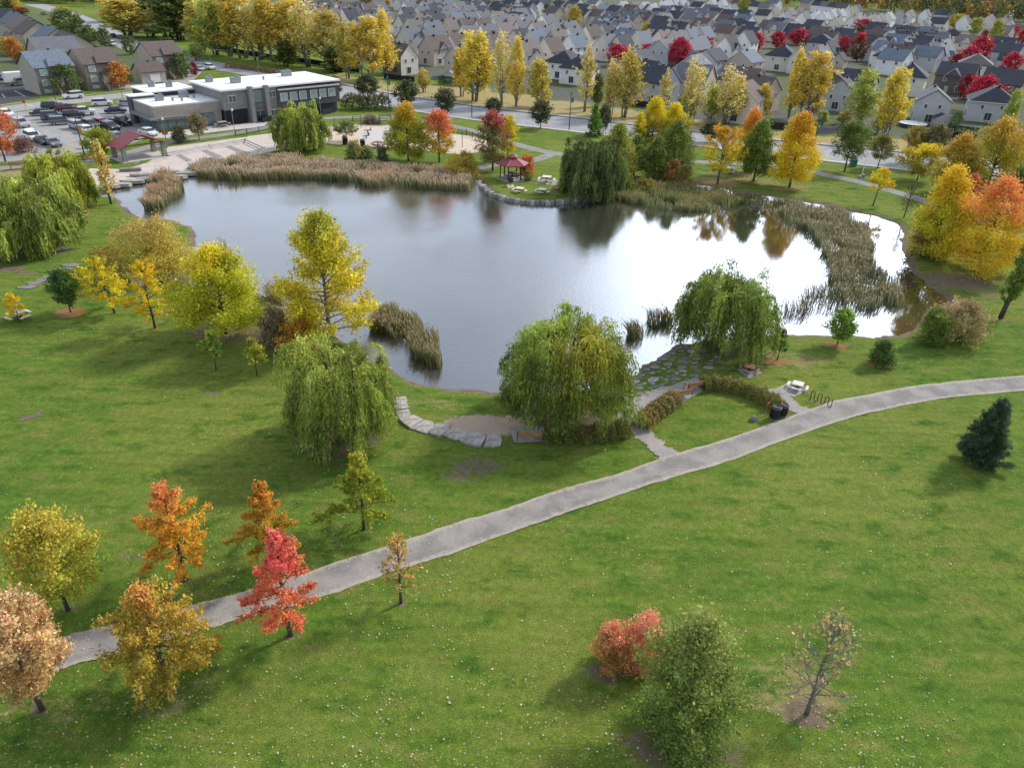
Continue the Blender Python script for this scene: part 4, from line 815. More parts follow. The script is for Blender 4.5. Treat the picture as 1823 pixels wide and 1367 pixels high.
tile(920, 0, '45,520,L,t,c 150,382,L,b,c 265,338,L,b,c 335,482,L,n,c 645,440,L,b,w 800,452,L,t,c 1060,442,L,g,c 640,345,L,g,w 860,322,L,n,c 1060,312,L,n,c 1275,305,L,g,w 1250,448,L,s,c 1490,400,L,b,c 1770,382,L,p,c 450,272,L,t,c 310,187,L,g,w 600,270,L,t,c 430,382,L,t,t 310,2,R,g,c 440,15,R,g,t 540,90,R,n,t 610,18,R,n,c 765,30,R,n,t 915,60,R,s,c 910,120,R,s,c 1095,130,R,n,c 1185,215,R,n,k 1290,155,R,g,t 1385,230,R,s,w 1315,80,R,s,t 1500,70,R,n,t 1530,175,R,g,t 1700,165,R,n,t 1770,65,R,n,t 1040,-10,R,g,w 1180,60,R,l,w 1290,20,L,l,w 1440,25,L,p,c 1560,30,L,l,w 1660,45,L,l,w 1790,15,L,l,w 800,-15,R,s,w 120,-15,R,g,w')
tile(1140, 0, '370,215,R,s,c 365,275,R,s,c 325,118,R,s,t 415,85,R,g,w 535,82,R,s,t 545,148,R,s,c 605,285,R,s,c 700,118,R,g,w 745,165,R,g,t 845,112,R,g,t 890,240,R,n,t 975,152,R,n,c 1035,110,R,s,w 1185,262,R,t,c 1205,132,R,s,w 1180,195,R,n,t 1395,132,R,s,c 1405,192,R,b,w 1645,130,R,n,c 1455,282,R,s,c 1745,268,R,n,c 1505,348,R,s,c 1205,325,R,n,t 395,388,L,g,c 570,352,L,b,c 725,312,L,s,c 680,462,L,b,w 1060,462,L,s,w 1290,398,L,s,w 1260,640,M,b,t 1115,55,L,g,w 1440,10,R,s,w 1540,30,R,s,w 1650,40,R,g,t 1300,-10,R,n,t 120,62,L,l,w 250,15,L,l,w 330,10,L,l,w 410,8,L,l,w 500,8,L,l,w 600,10,L,s,w 720,15,L,b,w 800,30,R,s,w 960,70,R,g,c 870,-10,L,l,w 1000,0,L,l,w 1100,-15,R,n,t 1750,-5,R,g,w 240,500,M,g,g 820,620,M,s,g 560,505,M,g,g')
tile(1360, 0, '240,150,L,t,w 480,152,L,g,w 630,142,L,l,w 735,150,L,l,w 835,120,L,l,w 935,118,L,l,w 1045,90,L,p,w 1150,62,L,p,c 890,215,L,t,c 990,222,L,g,w 1100,202,L,g,w 1205,192,L,g,w 1340,182,L,t,c 1435,172,L,p,c 1545,152,L,l,w 1680,130,L,s,g 765,20,R,s,w 870,30,R,g,w 970,40,R,s,w 1070,50,R,n,w 620,-10,R,n,t 510,312,R,s,t 755,260,R,s,c 840,345,R,n,t 925,402,R,n,t 1385,440,R,s,g 1525,390,R,n,c 1610,470,R,n,t 1545,292,R,s,g 1735,305,L,g,w 310,235,R,n,t 120,100,L,t,c 300,100,L,g,t 420,95,L,n,t 1150,370,R,s,g')
tile(1563, 0, '590,120,L,g,w 910,130,R,s,g 1285,142,R,s,w 1085,195,L,s,w 1400,185,L,n,c 1530,160,R,s,c 1620,172,L,l,w 1640,252,L,p,c 490,250,L,g,t 590,245,L,g,c 885,230,R,t,c 440,330,R,n,g 530,350,R,n,g 470,405,R,s,g 590,400,R,n,t 880,450,R,n,c 1305,455,R,t,c 1740,480,R,s,g 1830,560,R,s,g 390,130,L,g,w 270,130,L,s,g 1700,330,R,p,c')
HL2 = [  # hip roofs and the near rows, larger: (px, py of the ridge end or apex, type, roof, wall)
 (1000+0*1,92,'H','s','w'),(1397,80,'H','s','c'),(1466,60,'H','s','g'),(1589,82,'H','s','w'),(1673,69,'H','s','w'),(1743,95,'H','t','c'),(1699,50,'H','s','c'),(1627,116,'H','s','w')]
HP = []
def hdist(a, b): return math.hypot(a[0] - b[0], a[1] - b[1])
NEARH = [ # hand placed front-row houses: (peak px, peak py, angle deg, L, w, eave, ridge, roof, wall, hip, trim, front, label)
 (1670.5,161,68,9,7.4,5.2,7.7,'g','g',0,'dark',0,'pale grey gabled house with a pool and deck behind the meadow'),
 (1777,154,66,9.5,10.2,4.7,8.0,'s','g',1,'white',0,'grey hip roofed house behind the cedar hedge'),
 (1744,116,142,10,9,5,8.2,'s','d',0,'white',2,'dark stone house with a steep front gable behind the pale grey gabled house'),
 (1481,126,70,10,9,5.2,8,'s','d',0,'dark',1,'dark stone house with a black roof behind the tall yellow poplars'),
 (1357,124,136,9,9,5.5,8.6,'n','t',0,'white',0,'tan house with a brown roof behind the yellow poplars'),
 (1382,139,136,8,8,5,8,'n','t',0,'white',0,'smaller brown roofed tan house next to the tan house'),
 (1175,111,130,8,8,5.5,9,'s','g',0,'white',0,'grey house with white bargeboards behind the clump of poplars'),
 (1197,121,130,8,8,5.3,8.8,'s','g',0,'white',0,'second grey house with white bargeboards behind the clump of poplars'),
 (1130,92,60,9,9,5.5,9,'s','g',0,'white',0,'grey roofed house behind the crimson tree in the front row'),
 (1230,100,60,9,9,5.5,8.8,'g','g',0,'white',0,'light grey house behind the thin poplars'),
 (1270,117,150,9,9,5.3,8.6,'g','t',0,'white',0,'tan grey house hidden behind two thin poplars'),
 (1320,150,60,9,9,5.3,8.6,'n','c',0,'white',0,'cream house low behind the poplars'),
 (728,80,140,8.5,7,5.2,8.4,'n','c',0,'white',0,'brick house with a white gable end next to the big yellow poplar'),
 (757.5,65,50,9,7.5,5.2,8.8,'n','t',0,'white',-1,'tan house with a brown roof and a small front gable near the brick house'),
 (806,83,50,9,7.5,5.2,8.6,'g','g',0,'white',0,'grey house half hidden by the big yellow poplar clump'),
 (1006,90,58,9,10,4.8,8,'s','w',1,'dark',0,'white house with a dark pyramid roof in the front row'),
 (1030,100,58,8,9,4.5,7.6,'s','w',1,'dark',0,'low dark roofed house right of the pyramid roofed white house'),
 (1560,128,140,8,8,5,8,'s','c',0,'dark',0,'cream house with dark roof behind the greenish poplar'),
 (1626,113,60,9,9,5.4,8.6,'s','c',1,'dark',0,'cream house with dark hip roof behind the leaning yellow poplar'),
 (1832,127,142,10,9,5.5,8.8,'s','k',0,'dark',0,'dark brick house at the right edge of the front row'),
 (1500,142,60,7,8,4.6,7.6,'s','g',0,'dark',0,'low grey house under the dark stone house with a black roof'),
]
for i, (x, y, a, L, w, e, r, rf, wl, hp, tr_, fr_, lb) in enumerate(NEARH):
    p = P(x, y, r); ca, sa = math.cos(RS(a)), math.sin(RS(a)); q = p - np.array([ca, sa, 0]) * (L * .35 if hp else 0)
    house(q, RS(a), L, w, e, r, rf, wl, lb, 'front row houses', 2, hp, tr_, i, fr_); HP.append(q + np.array([ca, sa, 0]) * L / 2)
for i, (x, y, t, rf, wl) in enumerate(HL2):
    p = P(x, y, 8.2); a = RS(62); q = p - np.array([math.cos(a), math.sin(a), 0]) * 4.5; c = q + np.array([math.cos(a), math.sin(a), 0]) * 4.5
    if any(hdist(c, h) < 7 for h in HP): continue
    HP.append(c); house(q, a, 9.5, 10, 5.0, 8.2, rf, wl, '%s hip roofed house with %s walls, %s such house from the left' % (ROOF[rf][0], WALL[wl][0], ORD[i]), 'hip roofed houses', 2, 1, 'dark', i)
rows = {}
for hi_, (x, y, t, rf, wl) in enumerate(HL):
    if rf in 'ntp' and hi_ % 5 in (1, 3): rf = 'sg'[hi_ % 2]
    if rf == 'b' and hi_ % 3 == 0: rf = 'g'
    r = {'L': 8.5, 'R': 8.1, 'M': 8.1}[t]; p = P(x, y, r)
    a = RS(50 if t != 'R' else 134); L = 8.0 if t == 'L' else 9.0
    c = p + np.array([math.cos(a), math.sin(a), 0]) * L / 2
    if any(hdist(c, h) < 5.1 for h in HP): continue
    HP.append(c); rows.setdefault(int(max(0, c[1] - 215) // 45), []).append((x, y, t, rf, wl, p, a, L, c))
# the plots between: houses of the same estate on the same street grid
GT = [('c',1153,103,80,28),('c',1205,119,70,40),('d',1213,122,102,20),('c',1254,96,67,26),('c',1343,93,61,32),('c',1383,87,58,28),('c',1420,81,53,36),('c',1437,74,62,22),('c',1443,60,40,18),('c',1498,98,67,24),('d',1524,110,62,32),('d',1535,62,36,36),('d',1698,84,58,18),('c',1740,110,68,42),('c',1722,114,84,36),('m',1752,68,55,14),('m',1782,64,44,15),('c',1800,69,46,20),('c',1818,80,54,20),('c',1793,136,96,36),('c',1741,198,138,56),('m',1714,178,134,28),('c',1276,130,105,32),('m',1698,130,98,30),('c',1352,42,33,20),('c',1098,118,82,44),('m',835,8,-3,20),
      ('y',1021,50,14,28),('g',973,34,8,16),('o',1058,23,11,13),('o',1083,24,12,14),('l',1322,22,-1,26),('y',1152,62,42,24),('o',1207,42,33,16),('y',1205,44,36,12),('o',1240,42,31,14),('o',1280,42,35,14),('l',1733,64,34,28),('l',1766,82,38,26),('y',1700,52,27,28),('l',1490,60,44,16),('l',790,68,42,24),('o',733,30,18,14),('g',588,32,19,18),('g',845,24,13,14),('g',820,26,14,14),('o',818,30,20,10),('y',1296,103,84,24),('g',1212,68,60,10),('y',955,136*0+30,20,10),('o',645,4,-8,18),('o',600,3,-8,16),('o',690,10,1,12),('g',655,8,-4,18),('o',870,30,18,8),('y',1010,60,50,10),('g',1730,176,150,28),('l',1280,70,62,10),('l',710,30,22,10),('g',960,160,112,26),('g',1740,150,136,16),('o',612,40,25,10),('y',1365,14,5,12),('o',1400,8,0,10)]
rgf = random.Random(8); u_ = np.array([math.cos(RS(-28)), math.sin(RS(-28)), 0]); v_ = np.array([math.cos(RS(62)), math.sin(RS(62)), 0]); o_ = P(1000, 92); NF = 0
EST = [(690,80),(760,78),(860,60),(960,70),(1100,90),(1250,112),(1420,134),(1560,146),(1640,136),(1700,118),(1823,120),(1900,120),(1900,60),(1700,40),(1500,26),(1300,8),(1300,-8),(560,-16),(520,20),(600,50)]
for jv in range(0, 54):
    for iu in range(-46, 68):
        c = o_ + u_ * (iu * 9.2 + (jv % 2) * 4) + v_ * (jv * 10.5 + 3 * math.sin(iu * .4)); q = pix(c)
        if not in_poly(np.array([q[0]]), np.array([q[1]]), EST)[0] or NF >= 125 or any(hdist(c, h) < 8.2 for h in HP) or any(abs(g[1] - q[0]) < g[4] * .5 + 14 and -8 < q[1] - g[2] < 42 for g in GT): continue
        t = 'L' if rgf.random() < (.7 if q[0] < 1080 else .45) else 'R'; a = RS(50 if t == 'L' else 134); L = 8. if t == 'L' else 9.; r = 8.5 if t == 'L' else 8.1
        HP.append(c); NF += 1; p = c - np.array([math.cos(a), math.sin(a), 0]) * L / 2; p[2] = r; x, y = pix(p)
        rows.setdefault(int(max(0, c[1] - 215) // 45), []).append((x, y, t, rgf.choice('sgsggnsb'), rgf.choice('ccwtwg'), p, a, L, c))
print('HOUSES', len(HP), 'fill', NF)
RWN = ['first', 'second', 'third', 'fourth', 'fifth', 'sixth', 'seventh', 'eighth', 'ninth', 'tenth', 'eleventh', 'twelfth', 'thirteenth', 'fourteenth', 'fifteenth']
hn = 0
for rk in sorted(rows):
    rw = sorted(rows[rk], key=lambda z: z[0]); cnt = {}
    for (x, y, t, rf, wl, p, a, L, c) in rw:
        hn += 1; rg = random.Random(hn); key = (rf, wl); cnt[key] = cnt.get(key, 0) + 1
        w_ = (6.7, 7.2)[hn % 2] if t == 'L' else (8.0, 8.5)[hn % 2]; e_ = 4.7 if t == 'L' else 5.1; r_ = p[2]
        
        lab = '%s roofed %s house, %s from left of its kind, %s estate row' % (ROOF[rf][0], WALL[wl][0], ORD[cnt[key] - 1].replace('leftmost', 'first'), RWN[min(rk, 14)])
        house(p, a, L, w_, e_, r_, rf, wl, lab, 'houses of the estate beyond the avenue', 1 if c[1] < 470 else 0, 0, 'white' if hn % 4 else 'dark', hn, (1 if hn % 3 == 0 else -1 if hn % 3 == 1 and t == 'L' else 0) if c[1] < 480 else 0)
hb_ = [o for o in D.objects if o.get('label', '').startswith('brick house with a white gable')][0]
b = MB(); b.box((8.5/2, 3.56, 2.6), (8.45, .12, 5.2)); b.build('brick_side', WM['k'], hb_)
# duplexes along the side street and the row behind them
BR = M('grey_brown_brick', (.215,.185,.16), .9, 1.6, .15, fine=12); WM['b'] = BR; WALL['b'] = ('grey brown brick', 0); WM['m'] = M('beige_siding', (.42,.375,.315), .85, .7, .08, fine=9); WALL['m'] = ('beige', 0)
def duplex(px_, py_, roof, label, L=9.0, w=10.2, e=6.0, r=9.0, stairs=True, seed=0):
    p = P(px_, py_, r); a = RS(50); root = house(p, a, L, w, e, r, roof, 'm', label, 'brick duplexes on the side street', 0, False, 'dark', seed)
    y = -w/2                       # street face
    b = MB(); b.box((L/2, y - .06, e/2), (L - .05, .12, e)); b.build('brick_front', BR, root)
    for x in (L*.2, L*.82):
        for z in (e - 1.1, e - 3.4, .7):
            put_window(root, x, y - .16, z, 'l', 1.7 if z > 1 else 1.5, 1.4 if z > 1 else .7, 'white', True)
    ro = MB(); ro.box((L*.55, y + .3, e + .1), (3.6, 1.6, .2)); v = [(L*.55-1.9,y-.6,e+.2),(L*.55+1.9,y-.6,e+.2),(L*.55+1.2,y+1.9,e+1.9),(L*.55-1.2,y+1.9,e+1.9),(L*.55-1.9,y+2,e+.2),(L*.55+1.9,y+2,e+.2)]
    ro.add(v, [(0,1,2,3),(4,0,3),(1,5,2)]); ro.build('roof_turret', RM[roof], root)
    po = MB(); v = [(L*.38,y-1.5,3.75),(L*.68,y-1.5,3.75),(L*.68,y-.02,4.4),(L*.38,y-.02,4.4)]; po.add(v, [(0,1,2,3)]); po.box((L*.53,y-.75,3.68),(L*.3,1.5,.12)); po.build('porch_roof', RM[roof], root)
    for xx in (L*.5, L*.6):
        d = MB(); d.box((0,0,1.05),(.9,.1,2.1)); d.box((.3,-.08,1.),(.06,.06,.06)); d.build('door', TRIM, root).location = (xx, y - .15, 1.5)
    s = MB()
    for k in range(8): s.box((L*.55, y - .9 - .34*k, .75 - .095*k), (2.6, .36, 1.5 - .19*k))
    s.build('steps', M('wood_steps', (.25,.17,.13), .85, 4, .2), root)
    for q in (-1, 1):
        s = MB(); s.tube([(L*.55 + q*1.32, y - .1, 2.5), (L*.55 + q*1.32, y - 3.3, .95)], .05, 5); s.tube([(L*.55 + q*1.32, y - 3.3, .95), (L*.55 + q*1.32, y - 3.3, 0)], .05, 5); s.tube([(L*.55 + q*1.32, y - 1.2, 2.), (L*.55 + q*1.32, y - 1.2, 1.)], .04, 5); s.build('railing', TRIM, root)
    return root
duplex(38.5, 93.5, 'b', 'brick duplex with a blue grey roof beside the dark driveway')
duplex(126.5, 88.5, 'n', 'brick duplex with a brown roof in the middle of the side street')
d3 = duplex(250, 76, 'n', 'brick duplex with a small garage nearest the avenue')
gp = P(240, 116, 4.4); gr_ = house(gp, RS(47), 6.5, 5.4, 2.9, 4.8, 'n', 'm', 'beige garage with a white door beside the brick duplex', None, 0, False, 'dark', 5)
gd = MB(); gd.box((0,0,1.1),(2.6,.1,2.2)); gd.build('garage_door', TRIM, gr_).location = (3.6, -2.75, 0)
for i, (x, y, a, rf, lb) in enumerate(((50.6,68,47,'g','grey roofed beige row house just behind the blue roofed duplex'),(131,61,137,'n','brown roofed beige house with a wide gable behind the brown duplex'),(101,51,137,'b','blue roofed beige house in the row behind the duplexes'),(66,40,137,'n','red brown roofed beige house in the row behind the duplexes'),(52,31,137,'p','pinkish roofed beige house in the row behind the duplexes'),(36,24,137,'g','grey roofed beige house in the row behind the duplexes'),(22,18,137,'s','last dark roofed beige house up the side street'))):
    p = P(x, y, 9.5); house(p, RS(a), 11, 9 if a < 100 else 10, 6.2, 9.5, rf, 'm', lb, 'row houses behind the duplexes', 1, False, 'dark', i)
for i, (x, y, rf, lb) in enumerate(((238,2,'s','dark roofed brick house above the row of poplars'),(340,22,'g','grey roofed house seen between the poplars'),(350,5,'s','dark roofed house seen above the poplars'),(270,-5,'n','brown roofed house above the poplars at the left'))):
    p = P(x, y, 9); house(p, RS(52), 9, 9, 5.5, 9, rf, 'k' if i == 0 else 'c', lb, 'houses behind the poplar row', 1, False, 'dark', i)
# ------------------------------------------------------------------ community building
STONE = M('tan_stone_block', (.33,.285,.25), .9, .9, .15, .3, fine=7); GSTONE = M('grey_stone_block', (.235,.225,.225), .9, 1.1, .2, .3, fine=7); CLAD = M('charcoal_cladding', (.085,.085,.095), .7, 1, .12)
MEMB = M('white_roof_membrane', (.78,.78,.77), .8, .3, .05); STEEL = M('grey_steel', (.24,.255,.27), .45, 2, .12, metal=.3); CURT = M('curtain_glass', (.12,.19,.2), .1, .8, .35, spec=.9); FASC = M('pale_fascia', (.5,.49,.47), .7, 1, .1)
A = RS(45); ex = np.array([math.cos(A), math.sin(A), 0]); eyv = np.array([-math.sin(A), math.cos(A), 0])
o0 = P(272, 193, 4.5); o0[2] = 0
bld = thing('community_building', (o0[0], o0[1], 0), 'low community building of tan and grey stone with a white flat roof', 'building', A)
# local x runs along the park front, y runs back from it.  low wing 13.6 x 10.2, main block behind and to the right
LW, LD, LH = 13.6, 10.4, 4.5; MX0, MX1, MY0, MY1, MH = 13.6, 41, -1.6, 12.6, 6.7
b = MB(); b.box((LW/2, LD/2, (2.6+LH)/2), (LW, LD, LH-2.6)); b.box((LW/2+.25, LD/2+.25, 1.3), (LW-.7, LD-.7, 2.6)); b.box((12.7, .1, 1.3), (1.6, .5, 2.6)); b.build('wing_wall', STONE, bld)
b = MB(); b.box((LW/2, LD/2, LH+.02), (LW-.5, LD-.5, .06)); b.build('wing_roof', MEMB, bld)
b = MB()
for (cx_, cy_, dx, dy) in ((LW/2,.12,LW,.24),(LW/2,LD-.12,LW,.24),(.12,LD/2,.24,LD-.48),(LW-.12,LD/2,.24,LD-.48)): b.box((cx_,cy_,LH+.12),(dx,dy,.3))
b.build('parapet', FASC, bld)
b = MB(); b.box((4.0,-.5,2.55),(9.4,1.3,.22)); b.box((-.55,4.6,2.56),(1.1,11.6,.22)); b.box((4.,-1.1,2.5),(9.4,.1,.4)); b.box((-1.1,4.6,2.5),(.1,11.6,.4)); b.build('canopy', STEEL, bld)
for k in range(5):
    w_ = MB(); w_.box((0,0,0),(1.5,.1,1.9),mi=0)
    for q in (-.36,.36): w_.box((q,-.07,0),(.62,.05,1.7),mi=1)
    w_.build('window', [STEEL, CURT], bld).location = (1.5+1.75*k, .5, 1.25)
for k in range(5):
    w_ = MB(); w_.box((0,0,0),(.1,1.45,1.9),mi=0)
    for q in (-.34,.34): w_.box((-.07,q,0),(.05,.6,1.7),mi=1)
    w_.build('window', [STEEL, CURT], bld).location = (.55, 1.4+1.8*k, 1.25)
w_ = MB(); w_.box((0,0,0),(2.6,.1,2.3),mi=0)
for i in range(3):
    for j in range(2): w_.box((-.82+.82*i,-.07,-.55+1.1*j),(.7,.05,.95),mi=1)
w_.build('window', [STEEL, CURT], bld).location = (11.0, -.06, 1.35)
b = MB(); b.box((2.0,LD+1.2,2.6),(4.6,2.2,5.2)); b.build('stair_block', CLAD, bld); b = MB(); b.box((2.0,LD+1.2,5.32),(5.0,2.6,.22)); b.build('stair_roof', MEMB, bld)
# main block
b = MB(); b.box((15.6+.6,(MY0+MY1)/2,(2.9+MH)/2),(5.2,MY1-MY0,MH-2.9)); b.box((MX0+1.2+13,6.,1.45),(27,12.4,2.9)); b.box((18.6+7.1-3.2,(MY0+MY1)/2+.05,MH/2),(7.4,MY1-MY0-.1,MH)); b.build('stone_wall', GSTONE, bld)
b = MB(); b.box((33.4,(MY0+MY1)/2,(2.2+MH-.4)/2),(15.4,MY1-MY0+.5,MH-.4-2.2)); b.box((33.4,(MY0+MY1)/2+.5,1.1),(15.,MY1-MY0-.8,2.2)); b.build('upper_cladding', CLAD, bld)
b = MB(); b.box((27.3,(MY0+MY1)/2,MH+.12),(MX1-MX0+.9,MY1-MY0+1.0,.34)); b.build('main_roof', MEMB, bld)
b = MB(); b.box((33.4,MY0-.5,MH-.75),(15.2,.7,.22)); b.build('sunshade', FASC, bld)
b = MB(); b.box((8.9,16.6,2.7),(9.8,9.,5.4)); b.build('rear_wall', CLAD, bld); b = MB(); b.box((8.9,16.6,5.5),(10.4,9.6,.25)); b.build('rear_roof', MEMB, bld)
for k in range(8): (lambda w_: w_.build('fin', STEEL, bld))(MB().box((3.85,12.6+1.1*k,2.6),(.3,.18,5.)))
for x in (19.4, 23.0):
    b = MB(); b.box((x, MY0-.7, MH/2+.25),(.9,1.1,MH+.5), taper=.96); b.build('pillar', GSTONE, bld)
b = MB(); b.box((21.2,MY0-.15,MH-1.6),(2.7,.2,2.4),mi=0); b.box((21.2,MY0-.27,MH-1.7),(2.3,.08,1.9),mi=1); b.build('window', [STEEL, CURT], bld)
b = MB(); b.box((21.2,MY0-.3,1.2),(2.6,.2,2.4),mi=0); b.box((20.6,MY0-.43,1.15),(.95,.08,2.1),mi=1); b.box((21.8,MY0-.43,1.15),(.95,.08,2.1),mi=1); b.build('entrance_door', [STEEL, GLASS], bld)
b = MB(); b.box((16.,MY0-.02,1.4),(4.2,.3,2.6)); b.build('passage', M('opening_shade', (.02,.02,.022), .9), bld)  # solid block, the shade inside the passage painted near black
for x, z in ((15.6,5.0),(24.6,5.2),(27.,5.2),(24.6,1.4),(27.,1.4)):
    w_ = MB(); w_.box((0,0,0),(1.7,.16,1.4),mi=0); w_.box((-.4,-.1,0),(.7,.06,1.2),mi=1); w_.box((.42,-.1,0),(.7,.06,1.2),mi=1); w_.build('window', [TRIM, GLASS], bld).location = (x, MY0-.04, z)
for k in range(6):
    w_ = MB(); w_.box((0,0,0),(1.75,.16,1.75),mi=0); w_.box((-.45,-.1,0),(.5,.06,1.55),mi=1); w_.box((.32,-.1,0),(.95,.06,1.55),mi=1); w_.build('window', [TRIM, GLASSL], bld).location = (27.2+.0+2.3*k+(.4 if k > 2 else 0), MY0-.3, 4.4)
for i, (x, y, z, s) in enumerate(((4.2,7.2,LH,1.5),(9.8,8.6,LH,1.7),(20.,5.,MH+.3,1.9),(34,8.5,MH+.3,2.0),(16.,9.,MH+.3,1.4),(10,16,5.6,1.2),(7,18,5.6,1.2))):
    b = MB(); b.box((0,0,.55),(s,s*.7,1.0)); b.box((0,0,1.1),(s*1.06,s*.76,.12)); b.box((s*.2,0,1.25),(s*.4,s*.4,.2)); b.build('roof_unit', STEEL, bld).location = (x, y, z)
for x, y, z in ((6.2,5.5,LH),(7.6,4.2,LH),(11.2,6.8,LH),(27,6,MH+.3),(23,9,MH+.3)):
    MB().lathe([(.22,0),(.22,.6),(.3,.62),(.3,.7)], 10).build('roof_pipe', STEEL, bld).location = (x, y, z)
# terrace fences in front
FEN = M('black_fence', (.022,.021,.022), .7, 2, .25)
def fence(name, pts, h, label, world=False, cat='fence', step=2.2, solid=True, m_=None):
    pw = pts if world else PP(pts); root = thing(name, pw[0], label, cat); b = MB(); pm = MB(); pw = [q - pw[0] for q in pw]
    tot = 0
    for a, c in zip(pw[:-1], pw[1:]):
        d = c - a; L_ = np.linalg.norm(d); rz = math.atan2(d[1], d[0])
        if solid: b.box(((a+c)/2)[:2].tolist() + [h/2+.04], (L_, .05, h-.08), rz)
        else:
            for z in (h*.92, h*.12): b.box(((a+c)/2)[:2].tolist() + [z], (L_, .04, .05), rz)
            for k in range(int(L_/.28)):
                q = a + d*(k+.5)/int(L_/.28+.001 or 1); b.box((q[0],q[1],h*.52),(.025,.025,h*.8),rz)
        n_ = max(1, int(L_/step))
        for k in range(n_ + 1):
            q = a + d*k/n_
            pp = MB(); pp.box((0,0,h/2+.05),(.1,.1,h+.1),rz); o = obj('post', cached(('post', h, round(rz, 2)), lambda: pp.mesh('post', m_ or FEN)), root, q)
    b.build('panel', m_ or FEN, root); return root
fence('terrace_fence', [(455,205),(468,219),(484,216)], 1.1, 'black solid fence round the small terrace left of the far willow')
fence('terrace_fence', [(560,196),(574,206),(597,200),(594,186)], 1.2, 'black solid fence round the terrace at the building corner')
fence('park_fence', [(420,243),(440,239),(482,231)], 1.0, 'low black rail fence along the plaza path', solid=False)
fence('park_fence', [(628,216),(660,217),(676,220)], 1.0, 'low black rail fence behind the play sand', solid=False)
fence('park_fence', [(806,236),(830,241),(852,249)], 1.0, 'low black rail fence right of the coral topped maple', solid=False)
fence('garden_fence', [(684,141),(700,143),(738,147)], 1.5, 'black garden fence behind the brick house')
fence('garden_fence', [(1625,244),(1660,243),(1692,247),(1735,253)], 1.6, 'black garden fence behind the pale grey gabled house')
fence('garden_fence', [(560,116),(600,124),(640,131)], 1.6, 'dark garden fence behind the big left poplars')
fence('garden_fence', [(360,80),(420,96),(480,106),(560,116)], 1.6, 'long dark garden fence under the row of left poplars')
fence('garden_fence', [(1365,230),(1395,233)], 1.6, 'dark garden fence behind the golden poplar')
fence('garden_fence', [(1120,188),(1180,197)], 1.5, 'black garden fence behind the clump of poplars')
# ------------------------------------------------------------------ cars
TYRE = M('tyre', (.015,.015,.016), .9); RIM = M('wheel_rim', (.35,.35,.36), .4, metal=.6); CGL = M('car_glass', (.02,.025,.03), .08, spec=.8); LAMP = M('headlight', (.7,.7,.68), .2); TAIL = M('tail_light', (.3,.015,.015), .3)
CC = {'white': (.72,.72,.72), 'black': (.015,.015,.017), 'dark grey': (.06,.063,.07), 'navy': (.02,.035,.085), 'silver': (.38,.39,.4), 'red': (.32,.02,.035), 'maroon': (.11,.015,.025), 'grey': (.13,.13,.15)}
CP = {}
KIND = {   # body profile x,z ; cabin base x0,x1, roof x0,x1, roof height, width, length
 'sedan': dict(prof=[(-2.2,.35),(2.2,.35),(2.25,.62),(2.05,.78),(.95,.92),(-1.45,.95),(-2.15,.9),(-2.27,.6)], cab=(-1.6,1.05,-.95,.35,1.42), w=1.78),
 'suv':   dict(prof=[(-2.2,.4),(2.15,.4),(2.2,.75),(2.05,.98),(1.0,1.08),(-2.1,1.08),(-2.22,.7)], cab=(-2.1,1.15,-1.85,.4,1.68), w=1.86),
 'pickup':dict(prof=[(-2.7,.5),(2.6,.5),(2.65,.85),(2.5,1.08),(1.4,1.16),(-2.65,1.16),(-2.75,.8)], cab=(-.9,1.5,-.6,.75,1.85), w=1.95)}
